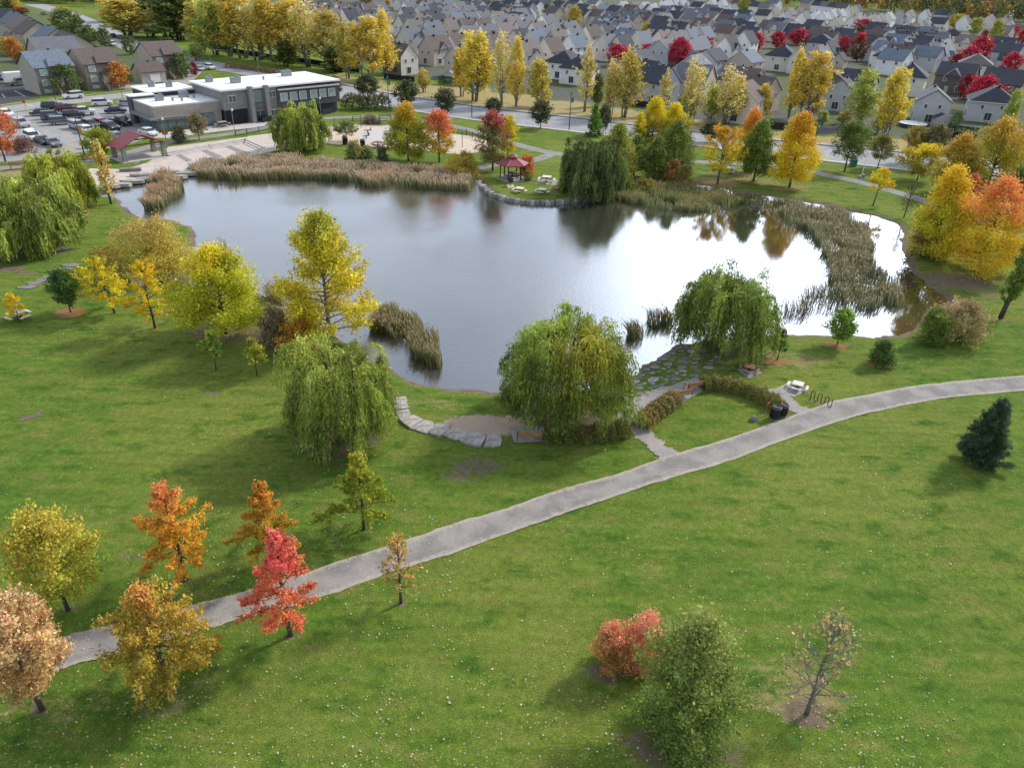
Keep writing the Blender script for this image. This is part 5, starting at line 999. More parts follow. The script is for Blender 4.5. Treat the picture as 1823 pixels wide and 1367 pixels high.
def car_parts(kind, colr):
    k = KIND[kind]; w = k['w']
    if colr not in CP:
        CP[colr] = M('car_paint_' + colr.replace(' ', '_'), CC[colr], .3, 1, .03, spec=.6); CP[colr].node_tree.nodes['Principled BSDF'].inputs['Coat Weight'].default_value = .5
    def body():
        b = MB(); pr = k['prof']; n = len(pr); vs = []
        for y, s in ((-w/2,1.),(-w/2+.06,1.02),(w/2-.06,1.02),(w/2,1.)):
            zc = .7
            for x, z in pr: vs.append((x*(.985 if abs(y) > w/2-.01 else 1), y, zc+(z-zc)*(.93 if abs(y) > w/2-.01 else 1)))
        fs = [tuple(range(n)), tuple(range(3*n,4*n))[::-1]]
        for r in range(3):
            for i in range(n): fs.append((r*n+i,(r+1)*n+i,(r+1)*n+(i+1)%n,r*n+(i+1)%n))
        b.add(vs, fs); x0,x1,r0,r1,h = k['cab']
        b.add([(r0,-w*.36,h),(r1,-w*.36,h),(r1,w*.36,h),(r0,w*.36,h),(r0-.1,-w*.39,h-.09),(r1+.14,-w*.39,h-.09),(r1+.14,w*.39,h-.09),(r0-.1,w*.39,h-.09)], [(0,1,2,3),(4,5,1,0),(5,6,2,1),(6,7,3,2),(7,4,0,3)])
        if kind == 'pickup': b.box((-1.85,0,1.17),(1.5,w*.8,.04))
        for y in (-w/2-.09, w/2+.09): b.box((.75,y,.98),(.2,.2,.14))
        return b.mesh('body', CP[colr])
    def glass():
        b = MB(); x0,x1,r0,r1,h = k['cab']; zb = .9 if kind == 'sedan' else 1.05
        b.add([(x0,-w*.46,zb),(x1,-w*.46,zb),(x1,w*.46,zb),(x0,w*.46,zb),(r0-.1,-w*.39,h-.09),(r1+.14,-w*.39,h-.09),(r1+.14,w*.39,h-.09),(r0-.1,w*.39,h-.09)], [(4,5,6,7),(0,1,5,4),(1,2,6,5),(2,3,7,6),(3,0,4,7)])
        return b.mesh('windows', CGL)
    def wheel():
        b = MB(); r = .33 if kind == 'sedan' else .38
        vs = []; fs = []; K = 14
        for y, q, in ((-.11,r*.93),(-.07,r),(.07,r),(.11,r*.93)):
            for j in range(K): vs.append((q*math.cos(6.2832*j/K), y, q*math.sin(6.2832*j/K)))
        for i in range(3):
            for j in range(K): fs.append((i*K+j,i*K+(j+1)%K,(i+1)*K+(j+1)%K,(i+1)*K+j))
        fs += [tuple(range(K)), tuple(range(3*K,4*K))[::-1]]; b.add(vs, fs)
        for y in (-.115,.115): b.add([(r*.6*math.cos(6.2832*j/K), y, r*.6*math.sin(6.2832*j/K)) for j in range(K)], [tuple(range(K)) if y < 0 else tuple(range(K))[::-1]], 1)
        return b.mesh('wheel', [TYRE, RIM])
    return cached(('cb',kind,colr), body), cached(('cg',kind), glass), cached(('cw',kind), wheel), cached('hl', lambda: MB().box((0,0,0),(.06,.36,.16)).mesh('headlight', LAMP)), cached('tl', lambda: MB().box((0,0,0),(.06,.3,.2)).mesh('tail_light', TAIL))
def car(x, y, kind, colr, deg, label, group='cars around the community building'):
    p = P(x, y); root = thing('parked_' + kind, (p[0], p[1], .03), label, {'sedan':'car','suv':'car','pickup':'pickup truck'}[kind], RS(deg), group)
    bm, gm, wm, hm, tm = car_parts(kind, colr); obj('body', bm, root); obj('windows', gm, root); k = KIND[kind]
    xw = 1.35 if kind != 'pickup' else 1.75
    for sx in (-1, 1):
        for sy in (-1, 1):
            obj('wheel', wm, root, (sx*xw, sy*(k['w']/2-.08), .33 if kind == 'sedan' else .38))
    fx = k['prof'][2][0]; bx_ = k['prof'][-1][0]
    for sy in (-1, 1): obj('headlight', hm, root, (fx-.03, sy*k['w']*.36, .72 if kind == 'sedan' else .85)); obj('tail_light', tm, root, (bx_+.03, sy*k['w']*.38, .72 if kind == 'sedan' else .85))
    return root
E1 = -45; E2 = 45
for a in ((131,176,'suv','white',225,'white car driving along the side street past the duplexes'),(183,189,'suv','white',28,'white car facing the stone building at the top of the car park'),(207,202,'sedan','navy',28,'navy sedan alone in the middle of the car park'),(227,189,'sedan','silver',28,'silver car half hidden by the building canopy'),
          (75,206,'sedan','dark grey',30,'dark grey sedan at the left end of the parked rows'),(94,195,'suv','dark grey',30,'dark grey car behind the left rows of the car park'),(109,196,'sedan','black',30,'black car furthest back in the parked rows'),(120,200,'suv','maroon',30,'maroon car beside the white pickup'),(148,206,'pickup','white',30,'white pickup in the middle of the parked rows'),(94,212,'suv','grey',30,'grey car in the second left row'),(133,211,'suv','black',30,'black car in front of the white pickup'),(97,217,'sedan','navy',30,'dark blue sedan between two grey cars'),(110,222,'suv','grey',30,'large grey car at the front left of the rows'),
          (139,230,'suv','silver',-38,'silver car by the yellow lamp banner'),(156,237,'sedan','white',-38,'white car behind the round yellow green tree'),(163,228,'suv','dark grey',-35,'dark car left of the red car'),(182,226,'suv','red',-35,'red car in the lower row of the car park'),(198,232,'suv','black',-35,'small black car right of the red car'),(217,223,'pickup','black',-30,'black pickup near the building corner'),(209,249,'sedan','grey',-35,'grey car hidden behind the round tree by the pavilion'),(265,241,'sedan','white',-35,'white sedan in front of the stone building'),
          (57,244,'sedan','white',-40,'white car at the lower left rank beside the maroon bush'),(60,250,'suv','white',-40,'second white car at the lower left rank'),(78,256,'sedan','black',-40,'black car at the lower left rank'),(95,260,'sedan','grey',-40,'grey car at the right end of the lower left rank'),(27,220,'sedan','maroon',-35,'maroon car behind the red orange maple'),(12,207,'sedan','white',-35,'white car behind the red orange maple'),(38,226,'suv','silver',-35,'silver car partly behind the red orange maple'),
          (38,152,'pickup','grey',230,'grey pickup parked beside the white trailer'),(277,143,'sedan','black',-40,'black car in front of the white garage door'),(374,124,'suv','white',-45,'white car on the avenue behind the community building'),(356,126,'sedan','silver',-45,'silver car following the white car on the avenue'),(202,67,'sedan','black',-50,'black car at the top of the avenue'),(215,70,'sedan','navy',-50,'dark blue car on the avenue bend'),(201,82,'suv','white',-50,'white car parked in the side yard behind the duplexes'),(78,27,'sedan','navy',-50,'far dark car on the avenue at the upper left'),(4,142,'sedan','navy',-40,'blue car at the left edge beside the trailer'),(287,158,'sedan','black',-45,'black car behind the stone building wing'),(312,130,'sedan','grey',-45,'grey car beside the hedge on the avenue'),(498,135,'sedan','dark grey',-45,'dark car on the avenue above the white roof')):
    car(*a)
tp = P(30, 148); tr_ = thing('cargo_trailer', tp, 'white box trailer parked beside the blue roofed duplex', 'trailer', RS(47))
b = MB(); b.box((0,0,1.5),(5.2,2.3,2.2)); b.box((0,0,2.66),(5.0,2.1,.12)); b.box((2.9,0,.5),(1.,.12,.1)); b.build('box_body', TRIM, tr_)
for s in (-1, 1): obj('wheel', car_parts('suv','white')[2], tr_, (-.3, s*1.1, .38))
b = MB(); b.box((0,0,0),(.06,.7,.9)); b.build('side_door', M('trailer_door', (.5,.5,.5), .6), tr_).location = (1., -1.17, 1.4); tr_.children[-1].rotation_euler[2] = math.pi/2
# ------------------------------------------------------------------ park furniture
WOODR = M('red_brown_planks', (.4,.19,.095), .7, 5, .2); WOODP = M('pale_planks', (.68,.6,.52), .7, 5, .12); WOODD = M('dark_planks', (.2,.085,.05), .75, 5, .2); WOODG = M('weathered_planks', (.38,.35,.31), .8, 5, .2)
REDM = M('red_sheet_roof', (.24,.055,.06), .5, 2, .12); REDP = M('red_plastic', (.5,.05,.04), .5, 3, .1)
BIN = M('black_bin', (.015,.016,.018), .4, 4, .3); ROCK = M('rock', (.2,.188,.172), .9, 2.2, .35, .6, fine=12); ROCKP = M('pale_rock', (.33,.3,.27), .9, 2., .42, .5, fine=12)
def picnic(x, y, deg, top, label, s=1., pad=True, seats=4):
    p = P(x, y); p[2] = .02; root = thing('picnic_table', p, label, 'picnic table', RS(deg), 'picnic tables', (s, s, s))
    mt = {'r': WOODR, 'p': WOODP, 'd': WOODD, 'g': WOODG}[top]
    b = MB()
    for k in range(5): b.box((0, -.44 + .22*k, .75), (1.25, .205, .06))
    obj('tabletop', cached(('pt', top), lambda: b.mesh('tabletop', mt)), root)
    def seat():
        q = MB()
        for k in (-.075, .075): q.box((0, k, .45), (1.05, .14, .05))
        return q.mesh('seat', mt)
    for k in range(seats):
        o = obj('seat', cached(('ps', top), seat), root); a = k * math.pi / (seats / 2) ; r = .98 if k % 2 == 0 or seats == 2 else 1.08
        o.location = (-math.sin(a) * r, math.cos(a) * r, 0); o.rotation_euler[2] = a
    def fr():
        q = MB(); q.box((0,0,.36),(.13,.13,.72)); q.box((0,0,.04),(.5,.5,.04)); q.box((0,0,.3),(.08,1.9,.07)); q.box((0,0,.3),(2.1,.08,.07))
        for a in range(4):
            c, s_ = math.cos(a*1.5708), math.sin(a*1.5708); q.box((c*.98, s_*.98, .36),(.07,.07,.15))
        return q.mesh('frame', BLACKM)
    obj('frame', cached('pf', fr), root)
    if pad: d = RS(deg); c, s_ = math.cos(d), math.sin(d); q = [(p[0]+(i*c-j*s_)*1.45*s, p[1]+(i*s_+j*c)*1.45*s, 0) for i, j in ((-1,-1),(1,-1),(1,1),(-1,1))]; flat('table_pad', q, CONCG, .026, True)
    return root
flat('table_pad', [(1311,658),(1333,674),(1357,664),(1334,650)], CONCG, .0265)
flat('table_pad', [(1381,692),(1413,707),(1442,694),(1411,678)], CONCG, .0262)
picnic(1333,661,-28,'r','orange brown picnic table under the dark green willow',.72,False)
picnic(1419,692,-28,'p','white topped picnic table beside the bike rack',.72,False)
picnic(35,568,-25,'p','white picnic table under the thin yellow sapling on the left lawn',1.,False)
picnic(141,388,-20,'r','reddish picnic table beside the big broad willow',1.15,False)
picnic(973,324,-10,'p','largest pale picnic table on a worn pad right of the gazebo',1.15)
picnic(925,343,-20,'p','pale picnic table nearest the gazebo on the stone edge',.95,False)
picnic(965,345,-20,'p','pale picnic table in the middle of the stone edge',.95,False)
picnic(996,340,-20,'d','dark red picnic table by the dark weeping willow',.95,False)
picnic(1301,309,-20,'p','pale picnic table between the golden tree and the dark green tree',1.3,False)
picnic(673,262,-25,'d','dark picnic table at the edge of the play sand',1.2,False)
picnic(690,266,-25,'d','second dark picnic table at the edge of the play sand',1.2,False)
def bench(x, y, deg, label, s=1., L=1.9):
    p = P(x, y); p[2] = .02; root = thing('park_bench', p, label, 'bench', RS(deg), 'park benches', (s, s, s))
    b = MB()
    for k in range(4): b.box((0, -.2 + .13*k, .45), (L, .11, .04))
    b.build('seat', WOODR, root); b = MB()
    for k in range(3): b.box((0, .28 + .03*k, .58 + .13*k), (L, .035, .11))
    b.build('backrest', WOODR, root)
    for sx in (-1, 1):
        b = MB(); x0 = sx*(L/2+.02); b.tube([(x0,-.26,.0),(x0,-.26,.62),(x0,.2,.64),(x0,.36,.9)], .03, 5); b.tube([(x0,.24,0),(x0,.26,.5),(x0,.37,.92)], .03, 5); b.build('end_frame', BLACKM, root)
    return root
bench(943,783,180,'brown backed bench left of the long dark hedge',1.0)
bench(1212,708,206,'left bench in the gap between the two curved hedges',1.05,1.8)
bench(1236,693,206,'right bench in the gap between the two curved hedges',1.05,1.8)
bench(165,288,200,'reddish bench beside the path above the willows',1.3); bench(36,301,200,'reddish bench at the left edge of the park path',1.3)
def hedge(name, pts, h, w, pal, label, n, leaf=.075, cat='hedge', box=False):
    rng = np.random.RandomState(len(label)); c = curve(PP(pts), 60); L = np.linalg.norm(np.diff(c, axis=0), axis=1).sum(); p0 = c[0].copy(); root = thing(name, p0, label, cat)
    nn = int(n * L); u = rng.rand(nn) * 58.9; i = u.astype(int); q = c[i] + (c[i + 1] - c[i]) * (u - i)[:, None]; t = c[i + 1] - c[i]; t /= np.linalg.norm(t, axis=1, keepdims=True); s = np.stack([-t[:, 1], t[:, 0], 0 * u], 1)
    lump = 1 + .16 * np.sin(u * .75) + .1 * np.sin(u * 1.9 + 1) if not box else 1
    if box: a = rng.rand(nn) * 2 - 1; zf = rng.rand(nn); sel = rng.rand(nn) < .5; a = np.where(sel, np.sign(a), a); zf = np.where(sel, zf, 1.); off = a * w / 2; z = zf * h
    else: th_ = np.pi * rng.rand(nn); r = .72 + .28 * rng.rand(nn) ** .5; off = np.cos(th_) * r * w / 2 * lump; z = np.sin(th_) ** .7 * r * h * lump
    pts_ = q + s * off[:, None]; pts_[:, 2] = np.maximum(z, .04); pts_ += rng.normal(size=pts_.shape) * .07
    f = np.clip(.5 + .6 * wob(pts_[:, 0], pts_[:, 1], pts_[:, 2], 1.6) + rng.normal(size=nn) * .25, 0, 1)[:, None]
    col = (np.array(pal[0]) * (1 - f) + np.array(pal[1]) * f) * np.exp(rng.normal(size=(nn, 1)) * .22)
    obj('foliage', leaves_mesh('foliage', pts_ - p0, leaf, col, rng, .55), root)
    b = MB()
    for k in range(3, 57, 5):
        for d in (-.2, .1): b.tube([c[k] - p0 + (d * w * .4, d * .2, 0), c[k] - p0 + (d * w, d * .4, h * .7)], [.03, .015], 4)
    obj('stem', b.mesh('stem', BARK, True), root); return root
HB = ((.34,.27,.09),(.23,.24,.07))
hedge('spirea_hedge',[(968,781),(1000,783),(1045,781),(1085,775),(1118,770)],1.0,1.6,((.26,.22,.06),(.18,.2,.05)),'long dark low hedge right of the brown backed bench',1500)
hedge('spirea_hedge',[(1140,764),(1150,752),(1168,738),(1185,726),(1203,712)],1.0,1.5,((.4,.28,.09),(.26,.24,.07)),'short rusty curved hedge at the fork of the worn path',1700)
hedge('spirea_hedge',[(1250,691),(1275,690),(1305,695),(1335,704),(1362,716),(1392,731)],1.0,1.4,HB,'long rusty curved hedge ending at the two black bins',1600)
hedge('cedar_hedge',[(1688,243),(1715,246),(1738,250)],2.3,1.4,((.035,.07,.02),(.05,.09,.025)),'clipped cedar hedge beside the pale grey gabled house',700,.11,box=True)
hedge('cedar_hedge',[(1690,240),(1697,228),(1703,219)],2.3,1.4,((.05,.1,.025),(.07,.12,.03)),'cedar hedge running back between two grey houses',500,.11,box=True)
hedge('cedar_hedge',[(783,150),(800,152),(822,155)],2.0,1.6,((.03,.065,.02),(.05,.085,.025)),'dark cedar hedge left of the bright yellow poplar clump',500,.13,box=True)
hedge('shrub_bed',[(622,192),(640,195),(665,195),(692,193)],3.0,5.2,((.16,.13,.06),(.1,.13,.04)),'large rounded dark hedge beside the avenue',420,.2)
hedge('shrub_bed',[(405,120),(440,124),(470,128),(500,133)],1.1,3,((.36,.24,.08),(.28,.22,.08)),'strip of russet bushes beside the avenue',160,.2)
def lathe_thing(x, y, label, nm, cat, prof_parts, group=None, s=1.):
    p = P(x, y); p[2] = .01; r = thing(nm, p, label, cat, 0, group, (s, s, s))
    for n_, prof, mt in prof_parts: MB().lathe(prof, 20).build(n_, mt, r, False)
    return r
BINP = [('body',[(.3,.08),(.33,.12),(.35,.9),(.33,.94)],BIN),('base_ring',[(.34,0),(.36,.02),(.36,.09),(.31,.1)],STEEL),('lid',[(.37,.92),(.38,.98),(.27,1.06),(.2,1.05),(.14,1.0)],BIN),('rim',[(.385,.94),(.39,.97),(.37,.985)],STEEL)]
def bin_(x, y, lb, s=1.): 
    r = lathe_thing(x, y, lb, 'litter_bin', 'bin', BINP, 'black litter bins', s); sl_ = MB()
    for k in range(14): w = 6.2832*k/14; sl_.box((.355*math.cos(w), .355*math.sin(w), .5), (.02,.07,.74), w)
    sl_.build('slats', BLACKM, r); return r
bin_(1378,745,'nearer left black bin at the end of the rusty hedge',1.12); bin_(1392,740,'farther right black bin at the end of the rusty hedge',1.05); bin_(646,262,'black bin beside the thin figure on the play sand',1.3); bin_(615,258,'black pot at the foot of the dull green tree',1.4)
p = P(1361,741); mk = thing('marker_post', p, 'thin grey post with a red head beside the bins', 'post'); MB().tube([(0,0,0),(.05,0,1.0)], .025, 6).build('pole', STEEL, mk); b = MB(); b.box((.06,0,1.15),(.2,.06,.32)); b.build('red_head', REDP, mk)
p = P(1460,719); rk_ = thing('bike_rack', p, 'black wave shaped bike rack at the edge of the gravel path', 'bike rack', RS(-42)); pts = []
for k in range(7):
    x = -.9 + .3*k; up = k % 2 == 0
    pts += ([(x,0,.18),(x,0,.8)] if up else [(x,0,.8),(x,0,.18)])
    for t in (.33,.66):
        if k < 6: pts.append((x + .3*t, 0, (.8+.12) if up else .18-.1))
pts = [(-.9,0,0)] + pts + [(.9,0,0)]
MB().tube(pts, .035, 6).build('wave_bar', BLACKM, rk_); MB().box((-.9,0,.01),(.2,.2,.02)).build('foot', BLACKM, rk_); MB().box((.9,0,.01),(.2,.2,.02)).build('foot', BLACKM, rk_)
def rock_mesh(seed, d, mat, name='rock', n=2, flat_=False):
    rng = random.Random(seed); import bmesh
    bm = bmesh.new(); bmesh.ops.create_icosphere(bm, subdivisions=n, radius=1)
    pl = [(Vector((rng.gauss(0,1), rng.gauss(0,1), rng.gauss(0,.6))).normalized(), .62 + .3*rng.random()) for _ in range(9)]
    if flat_: pl += [(Vector((0,0,1)), .45)]
    for v in bm.verts:
        for q, h in pl:
            e = v.co.dot(q)
            if e > h: v.co -= q * (e - h)
        v.co = Vector((v.co.x*d[0], v.co.y*d[1], v.co.z*d[2]))
    me = D.meshes.new(name); bm.to_mesh(me); bm.free(); me.materials.append(mat); return me
def rock(x, y, d, label, name='boulder', cat='rock', rz=0, mat=None, seed=1, z=0., group=None):
    p = P(x, y); o = obj(name, rock_mesh(seed, d, mat or ROCK, name, 2), None, (p[0], p[1], z)); o.rotation_euler[2] = RS(rz); return tag(o, label, cat, group)
rock(1341,748,(.42,.3,.34),'grey boulder on the lawn left of the bins',seed=4,z=.1)
def slab_poly(rng, rx, ry, n=7, irr=.2):
    return [(rx*math.cos(a)*(1+rng.uniform(-irr,irr*.5)), ry*math.sin(a)*(1+rng.uniform(-irr,irr*.5))) for a in [6.2832*(k+.35*rng.random())/n for k in range(n)]]
def slab(c, rx, ry, rz, th, label, group, mat, seed, name='stone_slab', cat='stone slab', irr=.2, n=7):
    rng = random.Random(seed); b = MB(); b.prism(slab_poly(rng, rx, ry, n, irr), -.2, th); o = b.build(name, mat); o.location = (c[0], c[1], 0); o.rotation_euler = (rng.uniform(-.02,.02), rng.uniform(-.02,.02), rz); return tag(o, label, cat, group)
edge = [(712,708),(714,719),(716,731),(722,744),(742,757),(770,765),(797,768),(826,778),(862,786),(893,786)]
ec = PP(edge); et = np.gradient(np.array(ec), axis=0); et /= np.linalg.norm(et, axis=1, keepdims=True); en = np.stack([-et[:, 1], et[:, 0], 0 * et[:, 0]], 1); rng = random.Random(77)
for i in range(len(ec) - 1):
    a, c = ec[i], ec[i + 1]; ti = (c - a) / np.linalg.norm(c - a); wd = .48 if i < 3 else .72; J = lambda: np.array([rng.uniform(-.12, .12), rng.uniform(-.1, .1), 0]) * (.25 if i < 3 else 1)
    q = [a + ti*.05 - en[i]*wd + J(), (a+c)/2 - en[i]*(wd+.12) + J(), c - ti*.05 - en[i+1]*wd + J(), c - ti*.02 + en[i+1]*wd*.2 + J()*.4, c - ti*.06 + en[i+1]*wd + J(), (a+c)/2 + en[i]*(wd+.06) + J(), a + ti*.05 + en[i]*wd + J()]
    m_ = (a + c) / 2; b = MB(); b.prism([(v[0]-m_[0], v[1]-m_[1]) for v in q], -.2, .13+.05*(i % 2)); o = b.build('stone_slab', ROCKP); o.location = (m_[0], m_[1], 0); o.rotation_euler = (rng.uniform(-.03,.03), rng.uniform(-.03,.03), 0)
    tag(o, 'pale stone slab of the curved edging, %s counted from the pond' % ORD[i].replace('leftmost','first'), 'stone slab', 'slabs of the curved stone edging')
for i, (x, y) in enumerate(((127,473),(118,480),(107,485),(97,490),(88,495),(76,500),(62,505),(48,512))):
    slab(P(x, y), .1+ (1.1 if i in (0,7) else .75), .58, .12, .1, 'flat stepping stone on the left slope, %s from the top' % ORD[i].replace('leftmost','first'), 'stepping stones on the left slope', ROCK, 80+i, 'stepping_stone', 'stepping stone', .12, 5)
rng = random.Random(5); FP = [tuple(P(x, y)[:2]) for x, y in ((1150,655),(1190,632),(1207,616),(1270,618),(1290,640),(1255,662),(1222,676),(1175,690),(1140,712),(1118,735),(1110,715),(1125,685))]
k = 0; placed = []
for _ in range(2500):
    x = rng.uniform(min(q[0] for q in FP), max(q[0] for q in FP)); y = rng.uniform(min(q[1] for q in FP), max(q[1] for q in FP)); r_ = rng.choice((.28,.36,.48,.62,.8))
    if not in_poly(np.array([x]), np.array([y]), FP)[0] or any(math.hypot(x-q[0], (y-q[1])*1.5) < (r_+q[2])*.88 for q in placed): continue
    placed.append((x, y, r_)); k += 1
    slab((x, y), r_*.92, r_*.56, .45+rng.uniform(-.3,.3), .03, 'irregular grey flagstone set in the grass between the largest willow and the dark green willow', 'flagstones in the grass', ROCK if k % 4 else ROCKP, 200+k, 'flagstone', 'flagstone', .25)
    if k >= 95: break
# stone retaining edge under the gazebo lawn
wl_ = [(858,331),(866,339),(877,346),(890,351),(904,355),(920,358),(936,360),(952,361.5),(968,361.5),(984,361),(1000,360),(1014,358),(1028,356),(1042,353),(1056,350)]
wp = curve(PP(wl_, -.1), 27)
for i in range(26):
    a, c = wp[i], wp[i+1]; d = c - a; rg = random.Random(i)
    b = MB(); b.box((0,0,.02),(np.linalg.norm(d)*.97, .7+rg.random()*.5, .5+.22*rg.random()), taper=.86); o = b.build('wall_block', ROCKP if i % 3 == 0 else ROCK); o.location = (a+c)/2 + np.array([rg.uniform(-.12,.12), rg.uniform(-.15,.15), 0]); o.rotation_euler = (rg.uniform(-.1,.1), rg.uniform(-.08,.08), math.atan2(d[1], d[0]) + rg.uniform(-.16,.16)); tag(o, 'stone block edging the pond below the gazebo, %s from the left' % ORD[i].replace('leftmost','first'), 'stone block', 'stone blocks edging the gazebo lawn')
for i, (x, y) in enumerate(((170,336),(190,333),(213,330),(236,324),(262,320),(288,318),(312,316),(334,310),(352,300),(300,309),(250,314))):
    slab(P(x, y), 1.9, .7, .25, .3 if i < 9 else .45, 'long pale stone ledge at the plaza waterside, %s from the left' % ORD[i].replace('leftmost','first'), 'stone ledges along the plaza', ROCKP, 300+i, 'stone_ledge', 'stone ledge', .15)
# plaza steps: three low kerbs
for i in range(3):
    q = [(289+i*4,275+i*2.2),(372+i*2,260.5+i*2.4),(437-i*1,249.5+i*3.),(470-i*5,264+i*2.2)]; cc = PP(q); root = thing('plaza_step', cc[0], 'pale kerb step edging the plaza, %s from the top' % ORD[i].replace('leftmost','first'), 'step', 0, 'kerb steps of the plaza'); b = MB()
    for a, c in zip(cc[:-1], cc[1:]):
        d = c - a; m_ = (a + c) / 2 - cc[0]; b.box((m_[0], m_[1], .12 - .03*i), (np.linalg.norm(d) + .3, .4, .24 - .06*i), math.atan2(d[1], d[0]) + 1e-3)
    b.build('kerb_stone', CONC, root)
b = MB(); q0 = P(233,305); b.box((0,0,.25),(3.2,.9,.5)); o = b.build('planter_wall', ROCK); o.location = q0; o.rotation_euler[2] = .3; tag(o, 'dark stone seat block on the plaza below the pavilion', 'seat block')
# gazebo
g0 = P(912,318); gz_ = thing('gazebo', g0, 'hexagonal gazebo with a two tier red roof on the pond lawn', 'gazebo', RS(12)); R_ = 2.35
hexp = lambda r, z: [(r*math.cos(RS(60*k)), r*math.sin(RS(60*k)), z) for k in range(6)]
b = MB(); b.prism([q[:2] for q in hexp(2.75, 0)], 0, .14); b.build('floor', CONCG, gz_)
for k in range(6): b = MB(); q = hexp(2.05, 0)[k]; b.box((q[0],q[1],1.35),(.15,.15,2.45),RS(60*k)); b.build('post', BLACKM, gz_)
def hexroof(r0, z0, r1, z1):
    b = MB(); b.add(hexp(r0, z0) + hexp(r1, z1), [(k,(k+1)%6,6+(k+1)%6,6+k) for k in range(6)] + [(6,7,8,9,10,11)]); b.add(hexp(r0, z0-.14) + hexp(r0, z0), [(k,(k+1)%6,6+(k+1)%6,6+k) for k in range(6)] + [(5,4,3,2,1,0)]); return b
hexroof(2.75,2.55,.75,3.45).build('roof', REDM, gz_); hexroof(.95,3.62,.06,4.1).build('cupola_roof', REDM, gz_)
b = MB(); b.prism([q[:2] for q in hexp(.6, 0)], 3.4, 3.65); b.build('cupola', WOODD, gz_)
b = MB()
for k in range(6):
    a, c = np.array(hexp(2.75,2.56)[k]), np.array(hexp(.75,3.46)[k]); b.tube([a, c], .05, 4)
b.build('hip_rib', REDM, gz_)
picnic(912,317,10,'d','dark table standing inside the gazebo',1.15,False)
p = P(909,332); gr2 = thing('barbecue_grill', p, 'dark barbecue grill on a pad in front of the gazebo', 'grill'); MB().tube([(0,0,0),(0,0,.75)], .06, 6).build('post', BLACKM, gr2); b = MB(); b.box((0,0,.9),(.8,.55,.3)); b.box((0,.25,1.1),(.8,.05,.3)); b.build('fire_box', BLACKM, gr2)
flat('grill_pad', [(902,330),(914,329),(917,334),(904,335)], CONC, .022)
# pavilion
v0 = P(250,280); pv = thing('pavilion', v0, 'open pavilion with a red roof on four stone pillars by the plaza', 'pavilion', RS(-42)); PL, PWd = 4.2, 6.8
for sx in (-1, 1):
    for sy in (-1, 1): b = MB(); b.box((sx*PL/2, sy*PWd/2, 1.25),(.75,.75,2.5), taper=.78); b.build('pillar', GSTONE, pv)
b = MB(); b.prism([(-PL/2-.7,-PWd/2-.7),(PL/2+.7,-PWd/2-.7),(PL/2+.7,PWd/2+.7),(-PL/2-.7,PWd/2+.7)], 0, .12); b.build('floor', CONC, pv)
b = MB(); gable_roof(b, -PL/2-.6, PL/2+.6, PWd-.2, 2.6, 4.1, oh=.9, th=.14); b.build('roof', [REDM, WOODD], pv)
for x in (-PL/2, PL/2):
    b = MB(); b.tube([(x,-PWd/2-.5,2.42),(x,0,3.95)], .11, 4); b.tube([(x,PWd/2+.5,2.42),(x,0,3.95)], .11, 4); b.box((x,0,2.5),(.18,PWd,.2)); b.build('truss', WOODD, pv)
# lamps and poles
TEAL = M('teal_banner', (.05,.2,.22), .6, 3, .1); GALV = M('galvanised_pole', (.28,.29,.3), .5, 3, .1, metal=.2); DKP = M('dark_pole', (.05,.055,.06), .5, 3, .1); LENS = M('lamp_lens', (.75,.75,.72), .3); YB = M('yellow_banner', (.6,.28,.05), .6)
def lamp(x, y, top, label, style, name='street_lamp', cat='lamp post'):
    p = P(x, y); h = height_to(p, top); r = thing(name, p, label, cat, 0, 'lamp posts')
    MB().tube([(0,0,0),(0,0,h)], [.11,.06] if h > 5 else [.07,.045], 8).build('pole', DKP if style in ('avenue','lot') else GALV, r); MB().lathe([(.2,0),(.2,.12),(.12,.2)], 10).build('base', CONCG, r)
    if style == 'avenue':
        b = MB(); b.box((0,0,h-.2),(.5,.5,.5), .3, taper=.5); b.build('lantern', TEAL, r); b = MB(); b.box((.35,0,h-1.6),(.5,.03,1.)); b.build('banner', TEAL, r)
    elif style == 'lot':
        b = MB(); b.box((.5,.0,h),(.8,.34,.14)); b.box((-.5,.0,h),(.8,.34,.14)); b.build('lamp_head', DKP, r)
    elif style == 'park':
        MB().lathe([(.08,0),(.2,.06),(.2,.3),(.1,.42)], 10).build('lantern', LENS, r).location = (.12,-.05,h-.1)
    elif style == 'arm':
        b = MB(); b.tube([(0,0,h-.05),(1.2,.2,h+.5),(2.2,.3,h+.7)], .05, 6); b.tube([(0,0,h-.05),(-1.8,-.3,h+.2)], .05, 6); b.build('arm', GALV, r); b = MB(); b.box((2.3,.3,h+.68),(.7,.25,.12)); b.box((-1.9,-.3,h+.18),(.7,.25,.12)); b.build('lamp_head', GALV, r)
    return r
lamp(692,183,136,'avenue lamp with a teal head beside the large rounded dark hedge','avenue'); lamp(840,208,146,'avenue lamp with a teal head between two round dark trees','avenue'); lamp(1013,233,164,'avenue lamp with a teal head left of the bright green cone tree','avenue'); lamp(1211,258,188,'avenue lamp with a teal head behind the far shore clump','avenue'); lamp(1444,282,207,'avenue lamp with a teal head right of the tall golden tree','avenue')
lamp(151,279,186,'tall car park lamp with a yellow banner','lot'); b = MB(); b.box((.3,0,0),(.6,.04,1.1)); bo = b.build('banner', YB, [o for o in D.objects if o.name.startswith('street_lamp')][-1]); bo.location = (0,0,4.6)
lamp(104,196,160,'tall car park lamp among the parked cars at the left','lot'); lamp(130,208,186,'slim car park lamp in the middle of the rows','lot'); lamp(222,190,160,'car park lamp beside the stone building canopy','lot')
